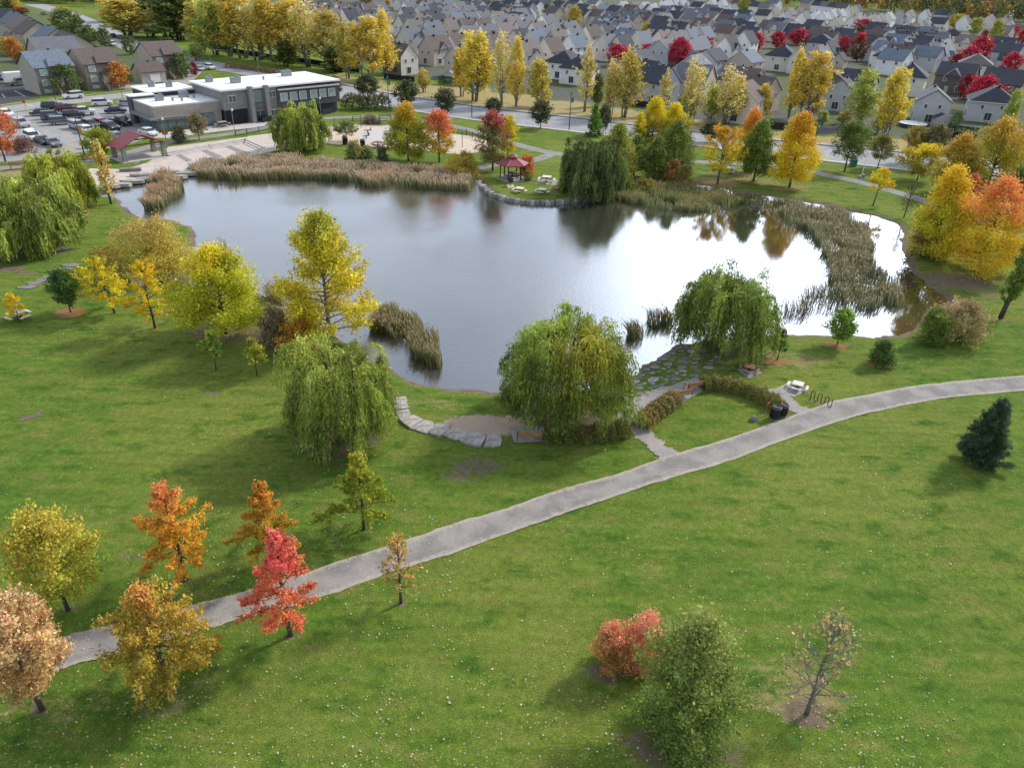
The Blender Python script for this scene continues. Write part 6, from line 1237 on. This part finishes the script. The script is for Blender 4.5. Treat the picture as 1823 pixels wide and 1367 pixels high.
lamp(296,252,213,'white headed park lamp in front of the low stone wing','park'); lamp(419,241,197,'white headed park lamp at the passage of the community building','park'); lamp(572,211,176,'white headed park lamp right of the far willow','park'); lamp(784,206,186,'white headed park lamp beside a round dark tree','park')
lamp(340,118,88,'road lamp behind the community building','arm'); lamp(461,132,103,'road lamp with two arms above the white roof','arm'); lamp(376,118,93,'road lamp beside the hedge on the avenue','arm'); lamp(1462,198,158,'tall grey pole with a lamp arm behind the yellow poplars','arm')
p = P(1529,333); h = height_to(p, 267); cp = thing('camera_pole', p, 'white pole carrying two grey boxes beside the park path', 'pole'); MB().tube([(0,0,0),(0,0,h)], [.08,.05], 8).build('pole', LENS, cp); b = MB(); b.box((-.3,0,1.6),(.45,.4,.6)); b.build('cabinet', GALV, cp); b = MB(); b.box((.3,.1,1.75),(.45,.4,.7)); b.build('cabinet', STEEL, cp)
for x, y, t, lb in ((643,228,206,'thin dark play pole on the sand near the fence'),(823,262,237,'thin dark play pole right of the coral topped maple'),(596,230,212,'thin pole beside the far willow on the play sand')):
    p = P(x, y); h = height_to(p, t); r = thing('play_pole', p, lb, 'pole'); MB().tube([(0,0,0),(0,0,h)], .06, 6).build('pole', DKP, r); MB().lathe([(.14,0),(.14,.08)], 8).build('cap', DKP, r).location = (0,0,h-.04)
for x, y, a, lb in ((655,237,.4,'dark spring seat on the play pad'),(652,247,.8,'reddish spring seat on the play pad')):
    p = P(x, y); r = thing('spring_seat', p, lb, 'play equipment', a); b = MB(); b.tube([(0,0,0),(0,0,.45)], .12, 8); b.build('spring', DKP, r); b = MB(); b.box((0,0,.55),(1.5,.3,.14)); b.box((.6,0,.8),(.08,.5,.5)); b.build('seat', WOODD, r)
p = P(686,222); r = thing('climbing_frame', p, 'dark climbing frame at the back of the play sand', 'play equipment', .3); b = MB()
for x in (-1.2,1.2):
    for y in (-.6,.6): b.tube([(x,y,0),(x,y,1.9)], .06, 6)
for y in (-.6,.6): b.tube([(-1.2,y,1.85),(1.2,y,1.85)], .06, 6); b.tube([(-1.2,y,.9),(1.2,y,.9)], .05, 6)
b.build('frame', DKP, r); b = MB(); b.box((0,0,.95),(2.3,1.1,.08)); b.build('platform', STEEL, r)
p = P(1000*0+80,211); sg = thing('stop_sign', P(48,201), 'red stop sign at the car park entrance', 'sign'); MB().tube([(0,0,0),(0,0,2.2)], .04, 6).build('post', GALV, sg)
b = MB(); b.add([(.38*math.cos(RS(22.5+45*k)), -.05, 2.3+.38*math.sin(RS(22.5+45*k))) for k in range(8)] + [(.38*math.cos(RS(22.5+45*k)), -.08, 2.3+.38*math.sin(RS(22.5+45*k))) for k in range(8)], [tuple(range(8))[::-1], tuple(range(8,16))] + [(k,(k+1)%8,8+(k+1)%8,8+k) for k in range(8)]); b.build('sign_plate', REDP, sg)
for x, y, lb in ((295,244,'rusty red notice board in front of the low stone wing'),):
    r = thing('notice_board', P(x, y), lb, 'sign', RS(40)); b = MB(); b.box((0,0,.9),(1.0,.1,1.0)); b.build('board', M('rust_red', (.3,.1,.07), .7), r); MB().box((0,0,.2),(.1,.08,.4)).build('post', DKP, r)
for x, y, lb in ((1518,296,'teal electrical box left of the round green tree'),(158,264,'blue green recycling container by the round yellow green tree')):
    b = MB(); b.box((0,0,.6),(1.1,.8,1.2)); b.box((0,0,1.24),(1.2,.9,.1)); o = b.build('utility_box', TEAL); o.location = P(x, y); tag(o, lb, 'utility box')
# blue outdoor table by the building
picnic(397,226,40,'g','grey blue outdoor table by the passage of the community building',1.3,False)
# back gardens: pool, shed, deck
pp_ = P(1624,226); po = thing('garden_pool', pp_, 'round above ground pool in the garden of the pale grey gabled house', 'pool'); MB().lathe([(2.9,0),(2.9,.8)], 28).build('wall', M('pool_wall', (.05,.07,.1), .5), po); MB().lathe([(2.85,.8),(3.02,.82),(3.02,.88),(2.85,.88)], 28).build('rim', TRIM, po); MB().lathe([(2.84,.8),(2.84,.86)], 28).build('water', M('pool_cover', (.22,.52,.66), .2), po)
sp_ = P(1676,228); sh = thing('garden_shed', sp_, 'small grey shed in the garden beside the pool', 'shed', RS(-10)); b = gable_walls(2.6, 3.6, 2.0, 2.9); ob = b.build('wall', WM['g'], sh); b = MB(); gable_roof(b, -.2, 2.8, 3.6, 2.0, 2.9, .25, .1); o2 = b.build('roof', [RM['s'], TRIM], sh)
for o in (ob, o2): o.rotation_euler[2] = math.pi/2
dk = thing('garden_deck', P(1645,219), 'raised wooden deck behind the pool', 'deck', RS(-22)); b = MB(); b.box((0,0,1.1),(6,3.,.15))
for x in (-2.8,0,2.8): b.box((x,-1.4,.5),(.15,.15,1.1))
b.build('platform', WOODG, dk); b = MB(); b.box((0,-1.45,1.9),(6,.06,.08)); 
for k in range(16): b.box((-3+.4*k,-1.45,1.5),(.05,.05,.8))
b.build('railing', TRIM, dk); b = MB(); b.box((0,1.,3.1),(4.6,1.8,.08)); b.build('awning', TRIM, dk)
sh2 = thing('garden_shed', P(232,62), 'small white shed with a red roof beside the brick duplex', 'shed', RS(40)); o = gable_walls(2.6,3,2,2.8).build('wall', TRIM, sh2); b = MB(); gable_roof(b,-.2,2.8,3,2,2.8,.25,.1); b.build('roof', [REDP, TRIM], sh2)
sh3 = thing('garden_shed', P(800,146), 'grey roofed shed behind the dark cedar hedge', 'shed', RS(50)); o = gable_walls(3,3.4,2.1,3.0).build('wall', WM['g'], sh3); b = MB(); gable_roof(b,-.2,3.2,3.4,2.1,3.0,.25,.1); b.build('roof', [RM['l'], TRIM], sh3)
# ------------------------------------------------------------------ trees of the avenue, the estate and beyond: shared shapes
ARCH = {}
def arch(kind, pal, H, R, n, leaf, seed, cb=None, opts=None, topw=.55, mat=None):
    def mk():
        rng = np.random.RandomState(seed); st = STY[kind]; g = dict(st['g']); g.update(opts or {})
        if cb is not None: g['cb'] = cb
        tr, br = grow(rng, H, R, **g); c, bt, bi = leaf_points(rng, br, n, spread=st['sp'] * (R / 3) ** .5 * 1.15, tip=st['tip']); c[:, 2] = np.maximum(c[:, 2], .1)
        return trunk_mesh('trunk', tr, br, mat or BARK, nbr=24), leaves_mesh('crown', c, leaf, tint(rng, c, pal, bi, H, g['cb'], topw=topw), rng, st['el'])
    return cached(('arch', kind, str(pal), H, R, n, seed, str(opts)), mk)
def ctree(am, H, R, x, y, top, wpx, name, label, cat, group, rz=None, k=[0]):
    k[0] += 1; p = P(x, y); h = height_to(p, top); r = wpx / ppm((p[0], p[1], h * .55)) / 2 * (1.6 if group and 'poplar' in group and x < 605 else 1.08 if group and 'poplar' in group else .98)
    root = thing(name, (p[0], p[1], -.02), label, cat, k[0] * 1.9 if rz is None else rz, group, (r / R, r / R, h / H))
    obj('trunk', am[0], root); obj('crown', am[1], root); return root
DK = ((.085,.1,.045),(.06,.085,.035),(.14,.12,.06))
AD = [arch('round', DK, 6, 2.6, 3600, .19, 11, .26), arch('round', ((.06,.09,.035),(.09,.1,.04)), 6, 2.6, 3600, .19, 12, .26)]
for i, (x, y, t, w, lb) in enumerate(((597,178,138,28,'small dark tree at the right end of the community building'),(726,193,146,48,'dark round avenue tree left of the yellow topped maple'),(794,208,160,40,'dark round avenue tree above the coral topped maple'),(879,208,177,34,'dark round avenue tree above the crimson topped maple'),(962,229,180,42,'dark round avenue tree alone before the road'),(1073,238,190,26,'dark round avenue tree behind the bright green cone tree'),(1264,254,216,38,'dark round avenue tree behind the round golden tree'),(655,176,136,46,'dark tree standing behind the large rounded hedge'))):
    ctree(AD[i % 2], 6, 2.6, x, y, t, w, 'avenue_tree', lb, 'tree', 'dark round trees along the avenue')
PY = ((.7,.52,.06),(.54,.45,.07),(.74,.57,.1)); PG = ((.44,.4,.085),(.56,.46,.09),(.62,.5,.12)); PT = ((.66,.53,.18),(.58,.5,.13),(.7,.56,.24)); PGR = ((.3,.36,.07),(.4,.42,.08),(.44,.46,.09)); POR = ((.76,.54,.08),(.66,.5,.07),(.78,.56,.11))
om = dict(stems=4, nb=84)
AP = {'y': arch('poplar', PY, 14, 3.4, 7000, .19, 21, .1, om, mat=BARKG), 'g': arch('poplar', PG, 14, 3.2, 5600, .19, 22, .1, om, mat=BARKG), 't': arch('poplar', PT, 14, 3.0, 3000, .18, 23, .12, om, mat=BARKG), 'r': arch('poplar', PGR, 14, 3.6, 5600, .19, 24, .06, om, mat=BARKG), 'o': arch('poplar', POR, 14, 3.2, 5600, .19, 25, .08, om, mat=BARKG),
      's': arch('poplar', PT, 14, 1.9, 1900, .22, 26, .2, dict(stems=2, nb=44), mat=BARKG), 'k': arch('poplar', ((.14,.17,.05),(.18,.2,.05)), 14, 3.4, 5500, .26, 27, .04, om)}
POP = [('y',845,180,52,86,'bright yellow poplar clump left of centre'),('y',822,172,80,50,'left flank of the bright yellow poplar clump'),('t',895,188,48,44,'bare topped poplar right of the bright yellow clump'),('o',917,190,66,40,'orange yellow poplar right of the bare topped poplar'),('g',958,190,104,56,'short amber poplar clump before the pyramid roofed house'),('s',1040,199,80,34,'slender tan poplar alone near the avenue lamp'),('k',1062,190,128,24,'dark small tree beside the slender tan poplar'),('g',1108,209,84,76,'multi stemmed poplar clump in the middle of the meadow'),('t',1088,204,98,36,'thin tan poplar at the left of the multi stemmed clump'),('s',1078,206,122,22,'short thin poplar left of the multi stemmed clump'),
       ('s',1180,205,122,24,'tan sapling poplar before the grey houses'),('t',1228,222,98,56,'tan poplar before the light grey house'),('g',1222,220,150,40,'low yellow tree at the foot of the tan poplar'),('r',1262,218,150,36,'green young poplar before the tan grey house'),('t',1290,224,112,62,'bare branched tan poplar left of the brown roofed house'),('g',1312,220,140,44,'golden low poplar before the brown roofed house'),('o',1350,216,150,44,'amber poplar before the tan house'),('y',1432,216,86,84,'tall yellow poplar before the hip roofed houses'),('o',1404,210,86,34,'orange tall thin poplar beside the tall yellow one'),('r',1462,222,196,30,'small green tree beside the tall grey pole'),('r',1524,226,122,72,'greenish airy poplar before the dark stone house'),('g',1500,222,198,34,'small amber tree in the meadow'),('y',1576,246,118,62,'leaning yellow poplar left of the pool'),('r',1560,238,200,30,'low green shrub tree at the foot of the leaning poplar'),('r',1790,232,158,34,'pale green pointed poplar at the right before the hip roofed house'),('g',755,165,122,34,'small yellow green tree beside the brick house'),('r',1232,170,128,26,'green bushy tree between two grey houses'),
       ('y',655,146,24,84,'great yellow poplar left of the brick house'),('o',688,140,18,50,'orange yellow poplar right of the great yellow poplar'),('g',622,140,34,50,'olive left flank of the great yellow poplar'),('k',600,128,80,44,'dark green low tree under the poplar row'),('g',585,124,12,56,'ochre poplar at the right end of the left row'),('t',552,119,-6,56,'pale bare topped poplar in the left row'),('y',520,114,-10,60,'yellow poplar of the left row above the building roof'),('k',510,119,70,36,'dark green small tree under the left row'),('y',490,110,-14,56,'second yellow poplar of the left row'),('t',462,107,-14,58,'tan poplar in the middle of the left row'),('y',435,104,-12,54,'third yellow poplar of the left row'),('g',410,101,-12,58,'olive yellow poplar of the left row'),('r',385,98,-8,62,'green poplar left of the olive yellow one'),('g',362,92,0,46,'olive poplar left of the green one in the row'),('k',318,72,-20,70,'dark green big tree behind the avenue'),('g',300,66,-18,50,'olive big tree behind the avenue'),('r',268,66,32,44,'mid green tree beside the brown roofed duplex'),('g',226,66,-5,70,'ochre big tree at the avenue bend'),('k',275,40,-10,40,'dark conical tree behind the ochre big tree'),('o',200,40,-5,40,'orange ochre tree at the avenue bend'),('g',345,66,38,28,'small green shrub tree on the green verge'),('r',352,108,76,24,'pale small tree on the verge beside the road lamp')]
AP['Y'] = arch('poplar', ((.66,.46,.06),(.5,.4,.07),(.7,.5,.08)), 14, 3.4, 5200, .19, 41, .14, dict(stems=3, nb=66, jitter=.42), mat=BARKG); AP['G'] = arch('poplar', ((.4,.36,.08),(.5,.4,.08),(.6,.45,.1)), 14, 3.2, 4600, .19, 42, .12, dict(stems=5, nb=84, jitter=.42), mat=BARKG)
for pi_, (a, x, y, t, w, lb) in enumerate(POP):
    if a in 'yg' and pi_ % 2: a = a.upper()
    R0 = {'y': 3.4, 'g': 3.2, 't': 3.0, 'r': 3.6, 'o': 3.2, 's': 1.9, 'k': 3.4, 'Y': 3.4, 'G': 3.2}[a]
    ctree(AP[a], 14, R0, x, y, t, w, 'poplar_tree', lb, 'poplar', 'poplars beyond the avenue')
AM = {'c': arch('round', (CRIM,(.42,.03,.05),(.45,.03,.06)), 6, 2.6, 2600, .22, 31, .14), 'm': arch('round', (MAR,(.3,.03,.04)), 6, 2.6, 2600, .22, 32, .12), 'd': arch('round', ((.1,.09,.035),(.16,.07,.04),(.42,.04,.05)), 6, 2.6, 2600, .22, 33, .12), 'y': arch('round', ((.5,.36,.04),(.36,.3,.04)), 6, 2.6, 2400, .22, 34, .14), 'o': arch('round', ((.55,.25,.05),(.42,.2,.06)), 6, 2.6, 2200, .23, 35, .14), 'g': arch('round', ((.1,.15,.04),(.16,.19,.05)), 6, 2.6, 2400, .22, 36, .12), 'l': arch('round', ((.3,.32,.05),(.36,.34,.06)), 6, 2.6, 2200, .22, 37, .14)}
AC = {'c': 'crimson', 'm': 'maroon', 'd': 'half green half crimson', 'y': 'golden', 'o': 'orange', 'g': 'green', 'l': 'yellow green'}
cnt = {}
for (a, x, y, t, w) in GT:
    cnt[a] = cnt.get(a, 0) + 1
for a in cnt:
    for i, (q, x, y, t, w) in enumerate(sorted([g for g in GT if g[0] == a], key=lambda g: g[1])):
        ctree(AM[a], 6, 2.6, x, y, t, w, 'garden_tree', '%s garden tree in the estate, %s of its colour from left' % (AC[a], ORD[i].replace('leftmost', 'first')), 'tree', 'garden trees of the estate')
ST = [('g',124,166,118,48,'dark green tree before the blue roofed duplex'),('o',215,158,113,42,'orange tree before the brown roofed duplex'),('g',229,150,122,18,'dark green tree behind the orange street tree'),('g',325,140,97,38,'dark tree before the duplex with the small garage'),('g',233,98,66,24,'dark tree left of the duplex with the small garage'),('y',22,100,68,42,'olive orange tree at the upper left edge'),('o',30,110,68,30,'orange tree beside the row houses'),('g',120,58,20,50,'dark green tree in the gardens behind the row houses'),('g',140,66,32,38,'second dark green tree in the gardens behind the row houses'),('g',160,78,50,36,'mid green tree behind the brown gable'),('g',188,84,52,26,'narrow mid green tree behind the brown gable'),('y',24,18,0,30,'golden tree at the top left corner'),('g',8,18,-6,40,'green tree at the top left corner'),('m',346,136,112,16,'small maroon tree on the avenue verge'),('y',112,22,14,40,'russet hedge tree beside the avenue at the upper left'),('o',100,45,33,20,'orange bush in the gardens behind the row houses'),('d',40,25,14,26,'brown green tree behind the top row house')]
for (a, x, y, t, w, lb) in ST: ctree(AM[a], 6, 2.6, x, y, t, w, 'street_tree', lb, 'tree', 'trees of the side street')
# far woods: one mass of crowns
def woods(name, poly, n, hm, label, seed, pal):
    rng = np.random.RandomState(seed); pw = [tuple(q[:2]) for q in PP(poly)]; xs = [q[0] for q in pw]; ys = [q[1] for q in pw]; cs = []; cl = []
    for _ in range(n * 6):
        if len(cs) >= n: break
        x, y = rng.uniform(min(xs), max(xs)), rng.uniform(min(ys), max(ys))
        if not in_poly(np.array([x]), np.array([y]), pw)[0]: continue
        h = hm * (.75 + .5 * rng.rand()); r = h * .26 * (.8 + .4 * rng.rand()); k = 130; d = rng.normal(size=(k, 3)); d /= np.linalg.norm(d, axis=1, keepdims=True); d[:, 2] = np.abs(d[:, 2]) * 1.5 - .5
        pnt = np.array([x, y, h * .55]) + d * np.array([r, r, h * .42]) * (.7 + .35 * rng.rand(k, 1)); cs.append(pnt); q = np.array(pal[rng.randint(len(pal))]); cl.append(np.tile(q, (k, 1)) * np.exp(rng.normal(size=(k, 1)) * .25))
    c = np.vstack(cs); c[:, 2] = np.maximum(c[:, 2], .3); o = obj(name, leaves_mesh(name, c, .85, np.vstack(cl), rng, .7)); tag(o, label, 'woods', None, 'stuff')
WP = [(.09,.12,.035),(.12,.13,.035),(.2,.18,.04),(.3,.24,.06),(.13,.13,.04),(.09,.11,.04),(.1,.13,.035),(.36,.22,.06),(.07,.1,.035),(.13,.15,.04),(.25,.12,.05)]
woods('woods', [(1290,4),(1420,14),(1500,24),(1570,33),(1690,42),(1780,52),(1823,58),(2150,90),(2150,18),(1823,6),(1500,-6),(1290,-14)], 1500, 15, 'autumn woods behind the estate at the upper right', 3, WP)
woods('woods', [(30,10),(60,3),(100,10),(170,15),(235,8),(260,-8),(30,-14)], 260, 9, 'dark woods behind the avenue at the upper left', 4, WP[:3] + WP[5:7])
woods('woods', [(330,-26),(1300,-14),(1300,-24),(330,-36)], 500, 11, 'woods on the skyline', 5, WP)
# ------------------------------------------------------------------ reeds and fallen leaves
REED = leaf_material(); REED.name = 'reed_blades'
def reeds(name, poly, dens, h, label, seed, g0=(.17,.21,.075), g1=(.36,.32,.16), plume=(.66,.47,.36), pl=.42, lean=(-.25, 0.), wdt=.035):
    rng = np.random.RandomState(seed); pw = [tuple(q[:2]) for q in PP(poly, WL)]; xs = np.array([q[0] for q in pw]); ys = np.array([q[1] for q in pw])
    A_ = .5 * abs(np.dot(xs, np.roll(ys, 1)) - np.dot(ys, np.roll(xs, 1))); n = int(A_ * dens); X = []; Y = []
    while len(X) < n:
        x = rng.uniform(xs.min(), xs.max(), n * 2); y = rng.uniform(ys.min(), ys.max(), n * 2); k = in_poly(x + .6 * wob(x, y, 1., 1.1), y + .6 * wob(y, x, 2., 1.1), pw) & (rng.rand(2 * n) < .5 + .6 * wob(x, y, 0., .8)); X += list(x[k]); Y += list(y[k])
    X = np.array(X[:n]); Y = np.array(Y[:n]); hh = h * (.72 + .2 * wob(X, Y, 4., .8) + .4 * rng.rand(n)); a = rng.rand(n) * 6.28; w = wdt * (.7 + .6 * rng.rand(n))
    dx, dy = np.cos(a) * w, np.sin(a) * w; lx = (lean[0] + .16 * rng.normal(size=n)) * hh; ly = (lean[1] + .16 * rng.normal(size=n)) * hh; z0 = np.full(n, WL - .1)
    b0 = np.stack([X, Y, z0], 1); m_ = b0 + np.stack([lx * .28, ly * .28, hh * .55], 1); t_ = b0 + np.stack([lx, ly, hh], 1); o = np.stack([dx, dy, 0 * dx], 1)
    V = np.stack([b0 - o, b0 + o, m_ + o * .9, m_ - o * .9, t_ + o * .35, t_ - o * .35], 1).reshape(-1, 3); i = np.arange(n)[:, None] * 6
    Fq = np.vstack([i + np.array([[0, 1, 2, 3]]), i + np.array([[3, 2, 4, 5]])])
    f = np.clip(.5 + .6 * wob(X, Y, 0., .45) + .3 * rng.normal(size=n), 0, 1)[:, None]; base = np.array(g0) * (1 - f) + np.array(g1) * f; j = np.exp(rng.normal(size=(n, 1)) * .2)
    tp_ = base * .5 + np.array(g1) * .5; C_ = np.stack([base * .75, base * .75, base, base, tp_ * 1.1, tp_ * 1.1], 1) * j[:, None]
    vs = [V]; cs = [C_.reshape(-1, 3)]; fs = [Fq]
    k = np.where(rng.rand(n) < pl)[0]; q = len(k)
    if q:
        pw_ = .075; o2 = np.stack([np.cos(a[k] + .8) * pw_, np.sin(a[k] + .8) * pw_, 0 * k], 1); tk = t_[k]; dn = np.stack([-lx[k] * .1, -ly[k] * .1, np.full(q, -.32)], 1)
        V2 = np.stack([tk - dn * .5, tk + o2 * .8, tk + dn, tk - o2 * .8], 1).reshape(-1, 3); vs.append(V2); fs.append(np.arange(4 * q).reshape(q, 4) + len(V)); cs.append(np.repeat(np.array(plume) * np.exp(rng.normal(size=(q, 1)) * .2), 4, 0))
    me = raw_mesh(name, np.vstack(vs), np.vstack(fs), np.vstack(cs)); me.materials.append(REED); return tag(obj(name, me), label, 'reeds', None, 'stuff')
reeds('reeds', [(346,302),(352,316),(400,322),(440,323),(520,320),(600,323),(660,332),(740,335),(790,340),(838,341),(842,330),(795,313),(700,303),(600,296),(520,287),(440,289),(380,296)], 50, 1.6, 'long bed of tan plumed reeds along the far shore', 61)
reeds('reeds', [(262,375),(280,378),(330,348),(322,326),(300,316),(270,320),(272,352)], 50, 1.6, 'clump of brown reeds standing in the pond by the plaza', 62, plume=(.56,.37,.25), g1=(.4,.31,.17))
reeds('reeds', [(1080,350),(1120,364),(1180,372),(1240,378),(1300,372),(1335,356),(1300,344),(1200,331),(1120,338)], 40, 1.2, 'olive reeds along the far right shore', 63, plume=(.36,.3,.12), pl=.25, g0=(.2,.23,.09), g1=(.32,.31,.14), lean=(-.1,0))
reeds('reeds', [(1385,362),(1398,392),(1440,414),(1466,440),(1474,480),(1488,520),(1498,545),(1560,552),(1606,543),(1600,515),(1572,490),(1552,465),(1550,430),(1545,405),(1500,384),(1440,370)], 34, 1.15, 'wide bed of brown olive reeds at the calm east end', 64, plume=(.46,.36,.24), pl=.22, g0=(.18,.22,.095), g1=(.3,.27,.15), lean=(-.12,.05))
reeds('reeds', [(1385,560),(1400,530),(1440,524),(1480,505),(1478,460),(1490,520),(1500,548),(1460,556),(1420,566)], 9, 1.3, 'sparse reeds standing in bright water at the east end', 65, pl=.1, g0=(.08,.1,.04), g1=(.16,.15,.07), lean=(-.25,0))
reeds('reeds', [(1340,350),(1400,362),(1400,385),(1360,372),(1320,362)], 8, 1.0, 'sparse low reeds under the golden tree', 69, pl=.1)
reeds('reeds', [(664,562),(672,592),(700,604),(732,612),(742,640),(758,655),(786,655),(782,618),(768,588),(744,572),(705,560)], 65, 1.5, 'clump of green and tan reeds beside the yellow cottonwood', 66, plume=(.42,.33,.2), pl=.3, g0=(.12,.17,.05), g1=(.27,.23,.1))
for i, (x, y, r) in enumerate(((1135,596,14),(1162,575,9),(1187,572,11))):
    r *= 1.3; reeds('reeds', [(x-r,y-3),(x,y-12),(x+r,y-2),(x+r*.8,y+11),(x-r*.6,y+11)], 42, 1.4, 'thin reed tuft left of the dark green willow, %s' % ORD[i].replace('leftmost','first from the left'), 67+i, pl=.05, g0=(.09,.12,.04), g1=(.17,.17,.07))
reeds('reeds', [(472,524),(500,522),(508,548),(486,550)], 40, 1.5, 'brown reeds between the dense maple and the cottonwood', 71, plume=(.4,.3,.2), g0=(.18,.15,.08))
reeds('reeds', [(385,440),(405,436),(412,452),(392,455)], 18, 1.3, 'small reed tuft behind the dense maple', 72, pl=.1)
def litter(name, n, label, seed):
    rng = np.random.RandomState(seed); X = []; Y = []; S_ = []
    src = [(75,1262),(331,1032),(300,1236),(486,1003),(517,1131),(714,1073),(1436,1270),(1212,1338),(648,942),(1086,1196),(122,1086),(276,584),(402,594),(612,782),(1004,742),(588,602)]
    for sx, sy in src:
        c = P(sx, sy); k = int(n * .026); X += list(c[0] + rng.normal(size=k) * 3.6 + .8); Y += list(c[1] + rng.normal(size=k) * 3.0)
    k = n - len(X); px_ = rng.uniform(-80, 1700, k); py_ = 640 + 740 * rng.rand(k) ** .6
    q = np.array([P(a, b) for a, b in zip(px_, py_)]); X += list(q[:, 0]); Y += list(q[:, 1]); X = np.array(X); Y = np.array(Y)
    keep = ~(in_poly(X, Y, PWc)) & (Y > 14); keep &= rng.rand(len(X)) < np.clip(.55 + .6 * wob(X, Y, 3., .25), .08, 1); X, Y = X[keep], Y[keep]; n = len(X)
    c = np.stack([X, Y, .045 + .03 * rng.rand(n)], 1); pal = np.array([(.62,.55,.42),(.55,.42,.26),(.68,.64,.55),(.5,.36,.12),(.36,.24,.12)]); cols = pal[rng.choice(5, n, p=(.32,.22,.22,.14,.1))] * np.exp(rng.normal(size=(n, 1)) * .15)
    u = rng.rand(n) * 6.28; s = .026 + .044 * rng.rand(n) ** 2.2; ax = np.stack([np.cos(u), np.sin(u), .25 * rng.normal(size=n)], 1); bx = np.stack([-np.sin(u), np.cos(u), .25 * rng.normal(size=n)], 1) * .75
    V = np.stack([c - ax * s[:, None], c + bx * s[:, None], c + ax * s[:, None], c - bx * s[:, None]], 1).reshape(-1, 3); V[:, 2] = np.maximum(V[:, 2], .035)
    me = raw_mesh(name, V, np.arange(4 * n).reshape(n, 4), np.repeat(cols, 4, 0)); me.materials.append(LEAF); tag(obj(name, me), label, 'fallen leaves', None, 'stuff')
litter('fallen_leaves', 8000, 'pale fallen leaves scattered over the lawn', 9)
